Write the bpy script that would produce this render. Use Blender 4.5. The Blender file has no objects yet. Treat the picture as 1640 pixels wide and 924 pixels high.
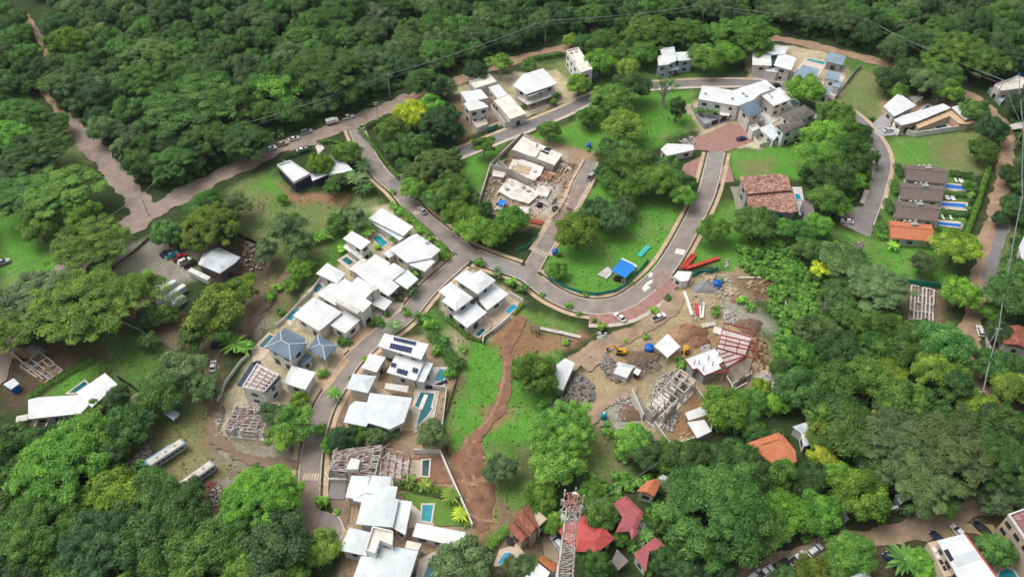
import bpy, math, random
import numpy as np
from mathutils import Vector
random.seed(7); RNG = np.random.default_rng(11)
S = bpy.context.scene
COL = S.collection
# ------------------------------------------------------------------ camera, sky, sun, exposure
CAM_H = 190.0; FPX = 1300.0; PITCH = math.radians(45)
cam = bpy.data.cameras.new('camera'); cam.sensor_width = 36.0; cam.lens = FPX / 1640 * 36.0
cam.clip_start = 1.0; cam.clip_end = 6000
co = bpy.data.objects.new('camera', cam); COL.objects.link(co)
co.location = (0, 0, CAM_H); co.rotation_euler = (math.radians(90) - PITCH, 0, 0)
S.camera = co
SUN_EL, SUN_AZ = math.radians(62), math.radians(-70)      # azimuth measured from +y towards +x
w = bpy.data.worlds.new('World'); S.world = w; w.use_nodes = True
wn = w.node_tree.nodes; wl = w.node_tree.links
sky = wn.new('ShaderNodeTexSky'); sky.sky_type = 'NISHITA'; sky.sun_disc = False
sky.sun_elevation = SUN_EL; sky.sun_rotation = SUN_AZ; sky.dust_density = 6.0; sky.air_density = 1.0; sky.ozone_density = 1.0
hs = wn.new('ShaderNodeHueSaturation'); hs.inputs['Saturation'].default_value = 0.35
wl.new(sky.outputs[0], hs.inputs['Color']); wl.new(hs.outputs[0], wn['Background'].inputs[0])
wn['Background'].inputs[1].default_value = 0.15
sd = bpy.data.lights.new('sun', 'SUN'); sd.energy = 1.05; sd.angle = math.radians(42); sd.color = (1.0, 0.96, 0.89)
so = bpy.data.objects.new('sun', sd); COL.objects.link(so)
_d = Vector((math.sin(SUN_AZ) * math.cos(SUN_EL), math.cos(SUN_AZ) * math.cos(SUN_EL), math.sin(SUN_EL)))
so.rotation_euler = _d.to_track_quat('Z', 'Y').to_euler(); so.location = (0, 150, 250)
S.view_settings.view_transform = 'Standard'; S.view_settings.look = 'None'
S.view_settings.exposure = 0.10; S.view_settings.gamma = 1.0; S.view_settings.use_curve_mapping = False
S.cycles.max_bounces = 6; S.cycles.diffuse_bounces = 3; S.cycles.glossy_bounces = 2
S.cycles.transmission_bounces = 3; S.cycles.transparent_max_bounces = 4
S.cycles.use_adaptive_sampling = True

# ------------------------------------------------------------------ helpers
_c, _s = math.cos(PITCH), math.sin(PITCH)
def P(px, py, z=0.0):
    """where the sight line of a surveyed photo point meets the level z (metres)"""
    u = (px - 820) / FPX; v = (py - 462) / FPX
    t = (CAM_H - z) / (_s + _c * v)
    return Vector((u * t, (_c - _s * v) * t, z))
def PP(pts, z=0.0): return [P(x, y, z) for x, y in pts]
def tag(o, label=None, cat=None, group=None, kind=None):
    if label: o['label'] = label
    if cat: o['category'] = cat
    if group: o['group'] = group
    if kind: o['kind'] = kind
    return o
def empty(name, loc, rz=0, label=None, cat=None, group=None):
    o = bpy.data.objects.new(name, None); COL.objects.link(o); o.location = loc; o.rotation_euler = (0, 0, rz)
    o.empty_display_size = 0.5
    return tag(o, label, cat, group)
def link(name, me, mat=None, parent=None, loc=None):
    o = bpy.data.objects.new(name, me); COL.objects.link(o)
    if mat is not None and not me.materials: me.materials.append(mat)
    if parent is not None: o.parent = parent
    if loc is not None: o.location = loc
    return o
class MB:
    def __init__(s, org=(0, 0, 0)): s.v = []; s.f = []; s.o = Vector(org); s.uv = None
    def add(s, vs, fs):
        n = len(s.v); s.v += [tuple(Vector(p) - s.o) for p in vs]; s.f += [tuple(i + n for i in f) for f in fs]
    def prism(s, poly, z0, z1, cap0=True):
        n = len(poly); poly = ccw(poly)
        vs = [(p[0], p[1], z0) for p in poly] + [(p[0], p[1], z1) for p in poly]
        fs = [(i, (i + 1) % n, n + (i + 1) % n, n + i) for i in range(n)] + [tuple(range(n, 2 * n))]
        if cap0: fs.append(tuple(range(n - 1, -1, -1)))
        s.add(vs, fs)
    def box(s, c, size, rz=0):
        hx, hy = size[0] / 2, size[1] / 2; ca, sa = math.cos(rz), math.sin(rz)
        q = [(c[0] + x * ca - y * sa, c[1] + x * sa + y * ca) for x, y in ((-hx, -hy), (hx, -hy), (hx, hy), (-hx, hy))]
        s.prism(q, c[2] - size[2] / 2, c[2] + size[2] / 2)
    def beam(s, a, b, w=0.2, h=None):
        h = h or w; a = Vector(a); b = Vector(b); d = (b - a)
        if d.length < 1e-4: return
        d.normalize(); up = Vector((0, 0, 1)) if abs(d.z) < 0.95 else Vector((0, 1, 0))
        r = d.cross(up).normalized(); up = r.cross(d)
        vs = []
        for p in (a, b):
            for i, j in ((-1, -1), (1, -1), (1, 1), (-1, 1)): vs.append(p + r * (i * w / 2) + up * (j * h / 2))
        s.add(vs, [(0, 1, 2, 3), (7, 6, 5, 4), (0, 4, 5, 1), (1, 5, 6, 2), (2, 6, 7, 3), (3, 7, 4, 0)])
    def tube(s, a, b, ra, rb, n=6):
        a = Vector(a); b = Vector(b); d = (b - a).normalized(); up = Vector((0, 0, 1)) if abs(d.z) < 0.95 else Vector((0, 1, 0))
        r = d.cross(up).normalized(); up = r.cross(d); vs = []
        for p, rad in ((a, ra), (b, rb)):
            for k in range(n):
                t = 2 * math.pi * k / n; vs.append(p + r * (math.cos(t) * rad) + up * (math.sin(t) * rad))
        fs = [(k, n + k, n + (k + 1) % n, (k + 1) % n) for k in range(n)] + [tuple(range(n)), tuple(range(2 * n - 1, n - 1, -1))]
        s.add(vs, fs)
    def ring(s, outer, inner, z0, z1):
        n = len(outer)
        for i in range(n):
            j = (i + 1) % n
            s.prism([outer[i], outer[j], inner[j], inner[i]], z0, z1)
    def build(s, name, mat=None, parent=None, loc=None, smooth=False, uvdir=None):
        me = bpy.data.meshes.new(name); me.from_pydata(s.v, [], s.f); me.update()
        if uvdir is not None: set_uv(me, uvdir)
        if smooth: me.polygons.foreach_set('use_smooth', [True] * len(me.polygons))
        return link(name, me, mat, parent, loc)
def set_uv(me, d):
    n = len(me.vertices); c = np.empty(n * 3); me.vertices.foreach_get('co', c); c = c.reshape(-1, 3)
    d = np.array([d[0], d[1]]); d = d / np.linalg.norm(d); e = np.array([-d[1], d[0]])
    uvv = np.stack([c[:, :2] @ d, c[:, :2] @ e], 1)
    li = np.empty(len(me.loops), dtype=np.int32); me.loops.foreach_get('vertex_index', li)
    l = me.uv_layers.new(name='UVMap'); l.data.foreach_set('uv', uvv[li].ravel().astype(np.float32))
def area(p): return 0.5 * sum(p[i][0] * p[(i + 1) % len(p)][1] - p[(i + 1) % len(p)][0] * p[i][1] for i in range(len(p)))
def ccw(p): return list(p) if area(p) > 0 else list(reversed(p))
def cent(p): return Vector((sum(q[0] for q in p) / len(p), sum(q[1] for q in p) / len(p), 0))
def offset(poly, d):
    """inward offset of a ccw polygon (negative d = outward)"""
    n = len(poly); out = []
    for i in range(n):
        a, b, c = (Vector((q[0], q[1])) for q in (poly[i - 1], poly[i], poly[(i + 1) % n]))
        e1 = (b - a).normalized(); e2 = (c - b).normalized()
        n1 = Vector((-e1.y, e1.x)); n2 = Vector((-e2.y, e2.x)); k = 1 + n1.dot(n2)
        m = (n1 + n2) / max(k, 0.35)
        out.append(Vector((b.x + m.x * d, b.y + m.y * d, 0)))
    return out
def inpoly(X, Y, poly):
    r = np.zeros(X.shape, bool); n = len(poly); j = n - 1
    for i in range(n):
        xi, yi, xj, yj = poly[i][0], poly[i][1], poly[j][0], poly[j][1]
        if yi != yj:
            r ^= ((yi > Y) != (yj > Y)) & (X < (xj - xi) * (Y - yi) / (yj - yi) + xi)
        j = i
    return r
def segdist(X, Y, poly, closed=True):
    d = np.full(X.shape, 1e9); n = len(poly)
    for i in range(n if closed else n - 1):
        ax, ay = poly[i][0], poly[i][1]; bx, by = poly[(i + 1) % n][0], poly[(i + 1) % n][1]
        dx, dy = bx - ax, by - ay; L = dx * dx + dy * dy + 1e-9
        t = np.clip(((X - ax) * dx + (Y - ay) * dy) / L, 0, 1)
        d = np.minimum(d, np.hypot(X - ax - t * dx, Y - ay - t * dy))
    return d
def vnoise(X, Y, scale, seed=0):
    """smooth value noise in -1..1"""
    g = np.random.default_rng(seed).uniform(-1, 1, (257, 257))
    x = X / scale + 1000.37; y = Y / scale + 1000.71
    xi = np.floor(x).astype(int); yi = np.floor(y).astype(int); fx = x - xi; fy = y - yi
    fx = fx * fx * (3 - 2 * fx); fy = fy * fy * (3 - 2 * fy)
    a = g[xi % 256, yi % 256]; b = g[(xi + 1) % 256, yi % 256]; c = g[xi % 256, (yi + 1) % 256]; d = g[(xi + 1) % 256, (yi + 1) % 256]
    return (a * (1 - fx) + b * fx) * (1 - fy) + (c * (1 - fx) + d * fx) * fy
def smooth_line(pts, step=1.5):
    p = [Vector(q) for q in pts]; p = [p[0] * 2 - p[1]] + p + [p[-1] * 2 - p[-2]]; out = []
    for i in range(1, len(p) - 2):
        n = max(2, int((p[i + 1] - p[i]).length / step))
        for k in range(n):
            t = k / n
            out.append(0.5 * ((2 * p[i]) + (p[i + 1] - p[i - 1]) * t + (2 * p[i - 1] - 5 * p[i] + 4 * p[i + 1] - p[i + 2]) * t * t + (3 * p[i] - p[i - 1] - 3 * p[i + 1] + p[i + 2]) * t ** 3))
    out.append(p[-2]); return out

# ------------------------------------------------------------------ materials
MATS = {}
def mat(name, rgb, rough=0.8, var=0.15, scale=0.6, spec=0.25, metal=0.0, var2=None, bump=0.0, objcol=False):
    if name in MATS: return MATS[name]
    m = bpy.data.materials.new(name); m.use_nodes = True; N = m.node_tree.nodes; L = m.node_tree.links
    b = N['Principled BSDF']; b.inputs['Roughness'].default_value = rough; b.inputs['Metallic'].default_value = metal
    b.inputs['Specular IOR Level'].default_value = spec
    tc = N.new('ShaderNodeNewGeometry'); nz = N.new('ShaderNodeTexNoise'); nz.inputs['Scale'].default_value = scale
    nz.inputs['Detail'].default_value = 6; nz.inputs['Roughness'].default_value = 0.65
    L.new(tc.outputs['Position'], nz.inputs['Vector'])
    mr = N.new('ShaderNodeMapRange'); mr.inputs['From Min'].default_value = 0.3; mr.inputs['From Max'].default_value = 0.7
    L.new(nz.outputs['Fac'], mr.inputs['Value'])
    mx = N.new('ShaderNodeMix'); mx.data_type = 'RGBA'
    lo = var2 or [c * (1 - var) for c in rgb]; hi = [min(1, c * (1 + var * 0.6)) for c in rgb]
    mx.inputs['A'].default_value = (*lo, 1); mx.inputs['B'].default_value = (*hi, 1)
    L.new(mr.outputs[0], mx.inputs['Factor'])
    out = mx.outputs['Result']
    if objcol:
        oi = N.new('ShaderNodeObjectInfo'); mm = N.new('ShaderNodeMix'); mm.data_type = 'RGBA'; mm.blend_type = 'MULTIPLY'
        mm.inputs['Factor'].default_value = 1; L.new(out, mm.inputs['A']); L.new(oi.outputs['Color'], mm.inputs['B']); out = mm.outputs['Result']
    L.new(out, b.inputs['Base Color'])
    if bump:
        bp = N.new('ShaderNodeBump'); bp.inputs['Strength'].default_value = bump; bp.inputs['Distance'].default_value = 0.1
        L.new(nz.outputs['Fac'], bp.inputs['Height']); L.new(bp.outputs[0], b.inputs['Normal'])
    MATS[name] = m; return m
def roof_mat(name, rgb, pitch=1.0, dark=0.12, stain=0.16, rough=0.55):
    """sheet roof: seams along UV.y every `pitch` metres, with uneven weathering"""
    if name in MATS: return MATS[name]
    m = mat(name, rgb, rough, stain, 0.22, 0.3); N = m.node_tree.nodes; L = m.node_tree.links
    b = N['Principled BSDF']; src = b.inputs['Base Color'].links[0].from_socket
    uv = N.new('ShaderNodeUVMap'); sx = N.new('ShaderNodeSeparateXYZ'); L.new(uv.outputs[0], sx.inputs[0])
    a = N.new('ShaderNodeMath'); a.operation = 'DIVIDE'; a.inputs[1].default_value = pitch; L.new(sx.outputs['X'], a.inputs[0])
    f = N.new('ShaderNodeMath'); f.operation = 'FRACT'; L.new(a.outputs[0], f.inputs[0])
    g = N.new('ShaderNodeMath'); g.operation = 'LESS_THAN'; g.inputs[1].default_value = 0.12; L.new(f.outputs[0], g.inputs[0])
    fl = N.new('ShaderNodeMath'); fl.operation = 'FLOOR'; L.new(a.outputs[0], fl.inputs[0])
    wn_ = N.new('ShaderNodeTexWhiteNoise'); wn_.noise_dimensions = '1D'; L.new(fl.outputs[0], wn_.inputs['W'])
    k = N.new('ShaderNodeMath'); k.operation = 'MULTIPLY_ADD'; k.inputs[1].default_value = -dark; k.inputs[2].default_value = 1.0; L.new(g.outputs[0], k.inputs[0])
    k2 = N.new('ShaderNodeMath'); k2.operation = 'MULTIPLY_ADD'; k2.inputs[1].default_value = -dark * 0.5; L.new(wn_.outputs['Value'], k2.inputs[0]); L.new(k.outputs[0], k2.inputs[2])
    vm = N.new('ShaderNodeVectorMath'); vm.operation = 'SCALE'; L.new(src, vm.inputs[0]); L.new(k2.outputs[0], vm.inputs['Scale'])
    L.new(vm.outputs[0], b.inputs['Base Color']); return m
def tile_mat(name, c1, c2, c3, size=0.55, amt=0.5):
    """clay tiles: each tile its own shade, rows along UV"""
    if name in MATS: return MATS[name]
    m = mat(name, c1, 0.85, 0.2, 0.4, 0.1); N = m.node_tree.nodes; L = m.node_tree.links; b = N['Principled BSDF']
    src = b.inputs['Base Color'].links[0].from_socket
    uv = N.new('ShaderNodeUVMap'); br = N.new('ShaderNodeTexBrick'); br.inputs['Scale'].default_value = 1.0
    br.inputs['Brick Width'].default_value = size; br.inputs['Row Height'].default_value = size * 0.9; br.inputs['Mortar Size'].default_value = size * 0.06
    br.inputs['Color1'].default_value = (*c2, 1); br.inputs['Color2'].default_value = (*c3, 1); br.inputs['Mortar'].default_value = (*[c * 0.45 for c in c1], 1)
    br.inputs['Bias'].default_value = 0.0; L.new(uv.outputs[0], br.inputs['Vector'])
    mx = N.new('ShaderNodeMix'); mx.data_type = 'RGBA'; mx.inputs['Factor'].default_value = amt
    L.new(src, mx.inputs['A']); L.new(br.outputs['Color'], mx.inputs['B']); L.new(mx.outputs['Result'], b.inputs['Base Color'])
    bp = N.new('ShaderNodeBump'); bp.inputs['Strength'].default_value = 0.5; bp.inputs['Distance'].default_value = 0.06
    L.new(br.outputs['Fac'], bp.inputs['Height']); bp.invert = True; L.new(bp.outputs[0], b.inputs['Normal']); return m
def water_mat(name, rgb):
    if name in MATS: return MATS[name]
    m = mat(name, rgb, 0.08, 0.18, 0.5, 0.5); return m
def leaf_mat(name, bark=False):
    if name in MATS: return MATS[name]
    m = bpy.data.materials.new(name); m.use_nodes = True; N = m.node_tree.nodes; L = m.node_tree.links
    N.remove(N['Principled BSDF']); out = N['Material Output']
    oi = N.new('ShaderNodeObjectInfo'); at = N.new('ShaderNodeAttribute'); at.attribute_name = 'leaf'
    mr = N.new('ShaderNodeMapRange'); mr.inputs['To Min'].default_value = 0.45; mr.inputs['To Max'].default_value = 2.15; L.new(at.outputs['Fac'], mr.inputs['Value'])
    rr = N.new('ShaderNodeMapRange'); rr.inputs['To Min'].default_value = 0.72; rr.inputs['To Max'].default_value = 1.25; L.new(oi.outputs['Random'], rr.inputs['Value'])
    mu = N.new('ShaderNodeMath'); mu.operation = 'MULTIPLY'; L.new(mr.outputs[0], mu.inputs[0]); L.new(rr.outputs[0], mu.inputs[1])
    hv = N.new('ShaderNodeHueSaturation'); L.new(oi.outputs['Color'], hv.inputs['Color']); L.new(mu.outputs[0], hv.inputs['Value'])
    hr = N.new('ShaderNodeMapRange'); hr.inputs['To Min'].default_value = 0.532; hr.inputs['To Max'].default_value = 0.480; L.new(at.outputs['Fac'], hr.inputs['Value']); L.new(hr.outputs[0], hv.inputs['Hue'])
    df = N.new('ShaderNodeBsdfDiffuse'); tl = N.new('ShaderNodeBsdfTranslucent'); gl = N.new('ShaderNodeBsdfGlossy'); gl.inputs['Roughness'].default_value = 0.45
    L.new(hv.outputs[0], df.inputs['Color']); L.new(hv.outputs[0], tl.inputs['Color']); gl.inputs['Color'].default_value = (0.6, 0.65, 0.6, 1)
    a = N.new('ShaderNodeMixShader'); a.inputs[0].default_value = 0.36; L.new(df.outputs[0], a.inputs[1]); L.new(tl.outputs[0], a.inputs[2])
    g = N.new('ShaderNodeMixShader'); g.inputs[0].default_value = 0.025; L.new(a.outputs[0], g.inputs[1]); L.new(gl.outputs[0], g.inputs[2])
    L.new(g.outputs[0], out.inputs[0]); MATS[name] = m; return m
W_ROOF = roof_mat('white_metal_roof', (0.73, 0.75, 0.75))
PALE_ROOF = roof_mat('pale_blue_white_roof', (0.67, 0.72, 0.73), 0.9, 0.1)
CREAM_ROOF = roof_mat('cream_flat_roof', (0.80, 0.76, 0.66), 3.0, 0.08, 0.28)
GREY_ROOF = roof_mat('galvanised_roof', (0.50, 0.53, 0.55), 0.8, 0.25, 0.35)
SILVER_ROOF = roof_mat('silver_sheet_roof', (0.62, 0.66, 0.68), 0.8, 0.2, 0.35)
SLATE = roof_mat('slate_blue_roof', (0.14, 0.205, 0.265), 0.6, 0.25, 0.2)
PALEBLUE = roof_mat('light_blue_roof', (0.27, 0.36, 0.44), 0.7, 0.2, 0.2)
BROWN_ROOF = tile_mat('brown_shingle_roof', (0.20, 0.155, 0.145), (0.17, 0.13, 0.12), (0.24, 0.19, 0.18), 0.5, 0.5)
ORANGE_ROOF = tile_mat('orange_tile_roof', (0.60, 0.21, 0.105), (0.52, 0.17, 0.085), (0.68, 0.27, 0.15), 0.5, 0.5)
TERRA = tile_mat('mottled_terracotta_roof', (0.33, 0.15, 0.115), (0.20, 0.085, 0.06), (0.62, 0.42, 0.34), 0.8, 0.8)
TERRA2 = tile_mat('red_brown_tile_roof', (0.30, 0.10, 0.07), (0.20, 0.07, 0.05), (0.44, 0.19, 0.13), 0.7, 0.7)
RUST_ROOF = tile_mat('rust_tile_roof', (0.42, 0.14, 0.06), (0.30, 0.09, 0.04), (0.56, 0.24, 0.10), 0.7, 0.7)
GREYTILE = tile_mat('weathered_grey_tile_roof', (0.16, 0.145, 0.14), (0.10, 0.09, 0.09), (0.26, 0.24, 0.23), 0.7, 0.6)
RED_ROOF = roof_mat('red_sheet_roof', (0.55, 0.10, 0.09), 0.9, 0.15, 0.25)
PINKRED = roof_mat('faded_red_sheet_roof', (0.42, 0.11, 0.12), 0.9, 0.15, 0.25)
SHED_BROWN = roof_mat('grey_brown_sheet_roof', (0.24, 0.20, 0.185), 0.5, 0.3, 0.3)
WHITE = mat('white_render', (0.74, 0.735, 0.71), 0.8, 0.16, 0.45)
OFFW = mat('off_white_render', (0.62, 0.60, 0.56), 0.85, 0.2, 0.5)
BEIGE = mat('beige_render', (0.52, 0.42, 0.31), 0.85, 0.2, 0.5)
GREYW = mat('grey_render', (0.36, 0.37, 0.38), 0.85, 0.2, 0.5)
BLUEGREY = mat('blue_grey_render', (0.36, 0.42, 0.49), 0.85, 0.2, 0.5)
NAVY = mat('navy_render', (0.035, 0.04, 0.085), 0.7, 0.2, 0.5)
BLOCK = mat('concrete_block', (0.47, 0.45, 0.42), 0.9, 0.35, 1.2)
CONC = mat('concrete', (0.57, 0.53, 0.47), 0.9, 0.3, 0.7)
CONCW = mat('bright_concrete_slab', (0.76, 0.73, 0.69), 0.9, 0.3, 0.35, var2=(0.56, 0.50, 0.44))
KERB = mat('pale_kerb', (0.58, 0.51, 0.42), 0.9, 0.25, 0.5)
WALK = mat('tan_sidewalk', (0.56, 0.42, 0.28), 0.9, 0.3, 0.3)
DECKTAN = mat('tan_terrace', (0.62, 0.50, 0.38), 0.8, 0.18, 0.5)
DECKORG = mat('orange_terrace', (0.54, 0.38, 0.23), 0.8, 0.2, 0.5)
DECKPINK = mat('pinkish_terrace', (0.66, 0.57, 0.50), 0.8, 0.15, 0.5)
DUSTRD = mat('dusty_brown_road', (0.33, 0.25, 0.20), 0.95, 0.3, 0.35, 0.1)
RUT = mat('pale_rut', (0.36, 0.22, 0.15), 0.95, 0.3, 0.8, 0.1)
ASPH = mat('worn_asphalt', (0.31, 0.265, 0.24), 0.95, 0.3, 0.22, 0.15)
ASPHG = mat('grey_asphalt', (0.235, 0.22, 0.215), 0.95, 0.25, 0.2, 0.15)
GRAVELROAD = mat('gravel_road', (0.33, 0.265, 0.22), 0.95, 0.3, 0.25, 0.1, var2=(0.24, 0.19, 0.155))
ORANGEDIRT = mat('orange_dirt_road', (0.38, 0.26, 0.17), 0.95, 0.3, 0.25, 0.1, var2=(0.25, 0.165, 0.115))
TANDIRT = mat('tan_dirt_road', (0.40, 0.30, 0.205), 0.95, 0.3, 0.2, 0.1, var2=(0.23, 0.16, 0.11))
REDDIRT = mat('red_dirt_track', (0.28, 0.155, 0.10), 0.95, 0.3, 0.4, 0.1, var2=(0.18, 0.095, 0.065), bump=0.5)
BRICKPAV = tile_mat('red_paver', (0.40, 0.225, 0.19), (0.32, 0.16, 0.135), (0.48, 0.30, 0.26), 0.8, 0.6)
POOLBLUE = water_mat('blue_pool_water', (0.012, 0.16, 0.60))
POOLTURQ = water_mat('turquoise_pool_water', (0.018, 0.30, 0.35))
POOLTEAL = water_mat('teal_pool_water', (0.012, 0.15, 0.165))
POOLDARK = water_mat('dark_green_pool_water', (0.035, 0.10, 0.09))
POOLCYAN = water_mat('bright_blue_pool_water', (0.015, 0.36, 0.60))
GLASS = mat('window_glass', (0.03, 0.04, 0.05), 0.1, 0.2, 1.0, 0.5)
DARK = mat('dark_metal', (0.03, 0.03, 0.035), 0.6, 0.2, 1.0)
WOOD = mat('brown_wood', (0.20, 0.10, 0.05), 0.7, 0.3, 1.5)
PLANK = mat('raw_timber', (0.55, 0.42, 0.28), 0.85, 0.3, 1.0)
STEELRED = mat('red_oxide_steel', (0.34, 0.06, 0.05), 0.6, 0.3, 0.8)
REDBEAM = mat('bright_red_beam', (0.52, 0.07, 0.05), 0.55, 0.25, 0.8)
FADERED = mat('faded_red_steel', (0.40, 0.24, 0.22), 0.7, 0.3, 0.8)
STEELW = mat('pale_steel', (0.60, 0.55, 0.53), 0.7, 0.2, 0.8)
SOLAR = mat('solar_cell', (0.012, 0.02, 0.09), 0.12, 0.2, 2.0, 0.6)
BARK = mat('bark', (0.16, 0.125, 0.10), 0.95, 0.35, 1.5)
PALEBARK = mat('pale_bark', (0.40, 0.37, 0.33), 0.95, 0.25, 1.5)
ROCK = mat('broken_rock', (0.26, 0.235, 0.21), 0.95, 0.45, 0.9)
TARPBLUE = mat('blue_tarpaulin', (0.02, 0.22, 0.66), 0.45, 0.15, 0.6)
TEALNET = mat('green_shade_net', (0.02, 0.27, 0.20), 0.8, 0.25, 0.8)
PLASTICBLUE = mat('blue_plastic', (0.01, 0.13, 0.50), 0.4, 0.15, 1.0)
BLACKPL = mat('black_plastic', (0.02, 0.02, 0.025), 0.5, 0.2, 1.0)
YELLOW = mat('machine_yellow', (0.62, 0.34, 0.04), 0.5, 0.2, 1.0)
CARPAINT = mat('car_paint', (1, 1, 1), 0.25, 0.03, 1.0, 0.5, objcol=True)
RUBBER = mat('tyre_rubber', (0.02, 0.02, 0.02), 0.9, 0.2, 1.0)
RIM = mat('wheel_rim', (0.5, 0.5, 0.5), 0.35, 0.1, 1.0, metal=0.7)
LAMPW = mat('lamp_lens', (0.8, 0.8, 0.78), 0.2, 0.05, 1.0, 0.5)
LAMPR = mat('tail_lens', (0.5, 0.02, 0.02), 0.2, 0.05, 1.0, 0.5)
PAINTW = mat('white_paint', (0.75, 0.73, 0.68), 0.8, 0.25, 0.8)
PAINTCREAM = mat('worn_cream_paint', (0.60, 0.50, 0.37), 0.85, 0.3, 0.8)
REDPAINT = mat('red_white_tower_red', (0.52, 0.24, 0.21), 0.6, 0.25, 0.5)
LEAF = leaf_mat('foliage')
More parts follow.
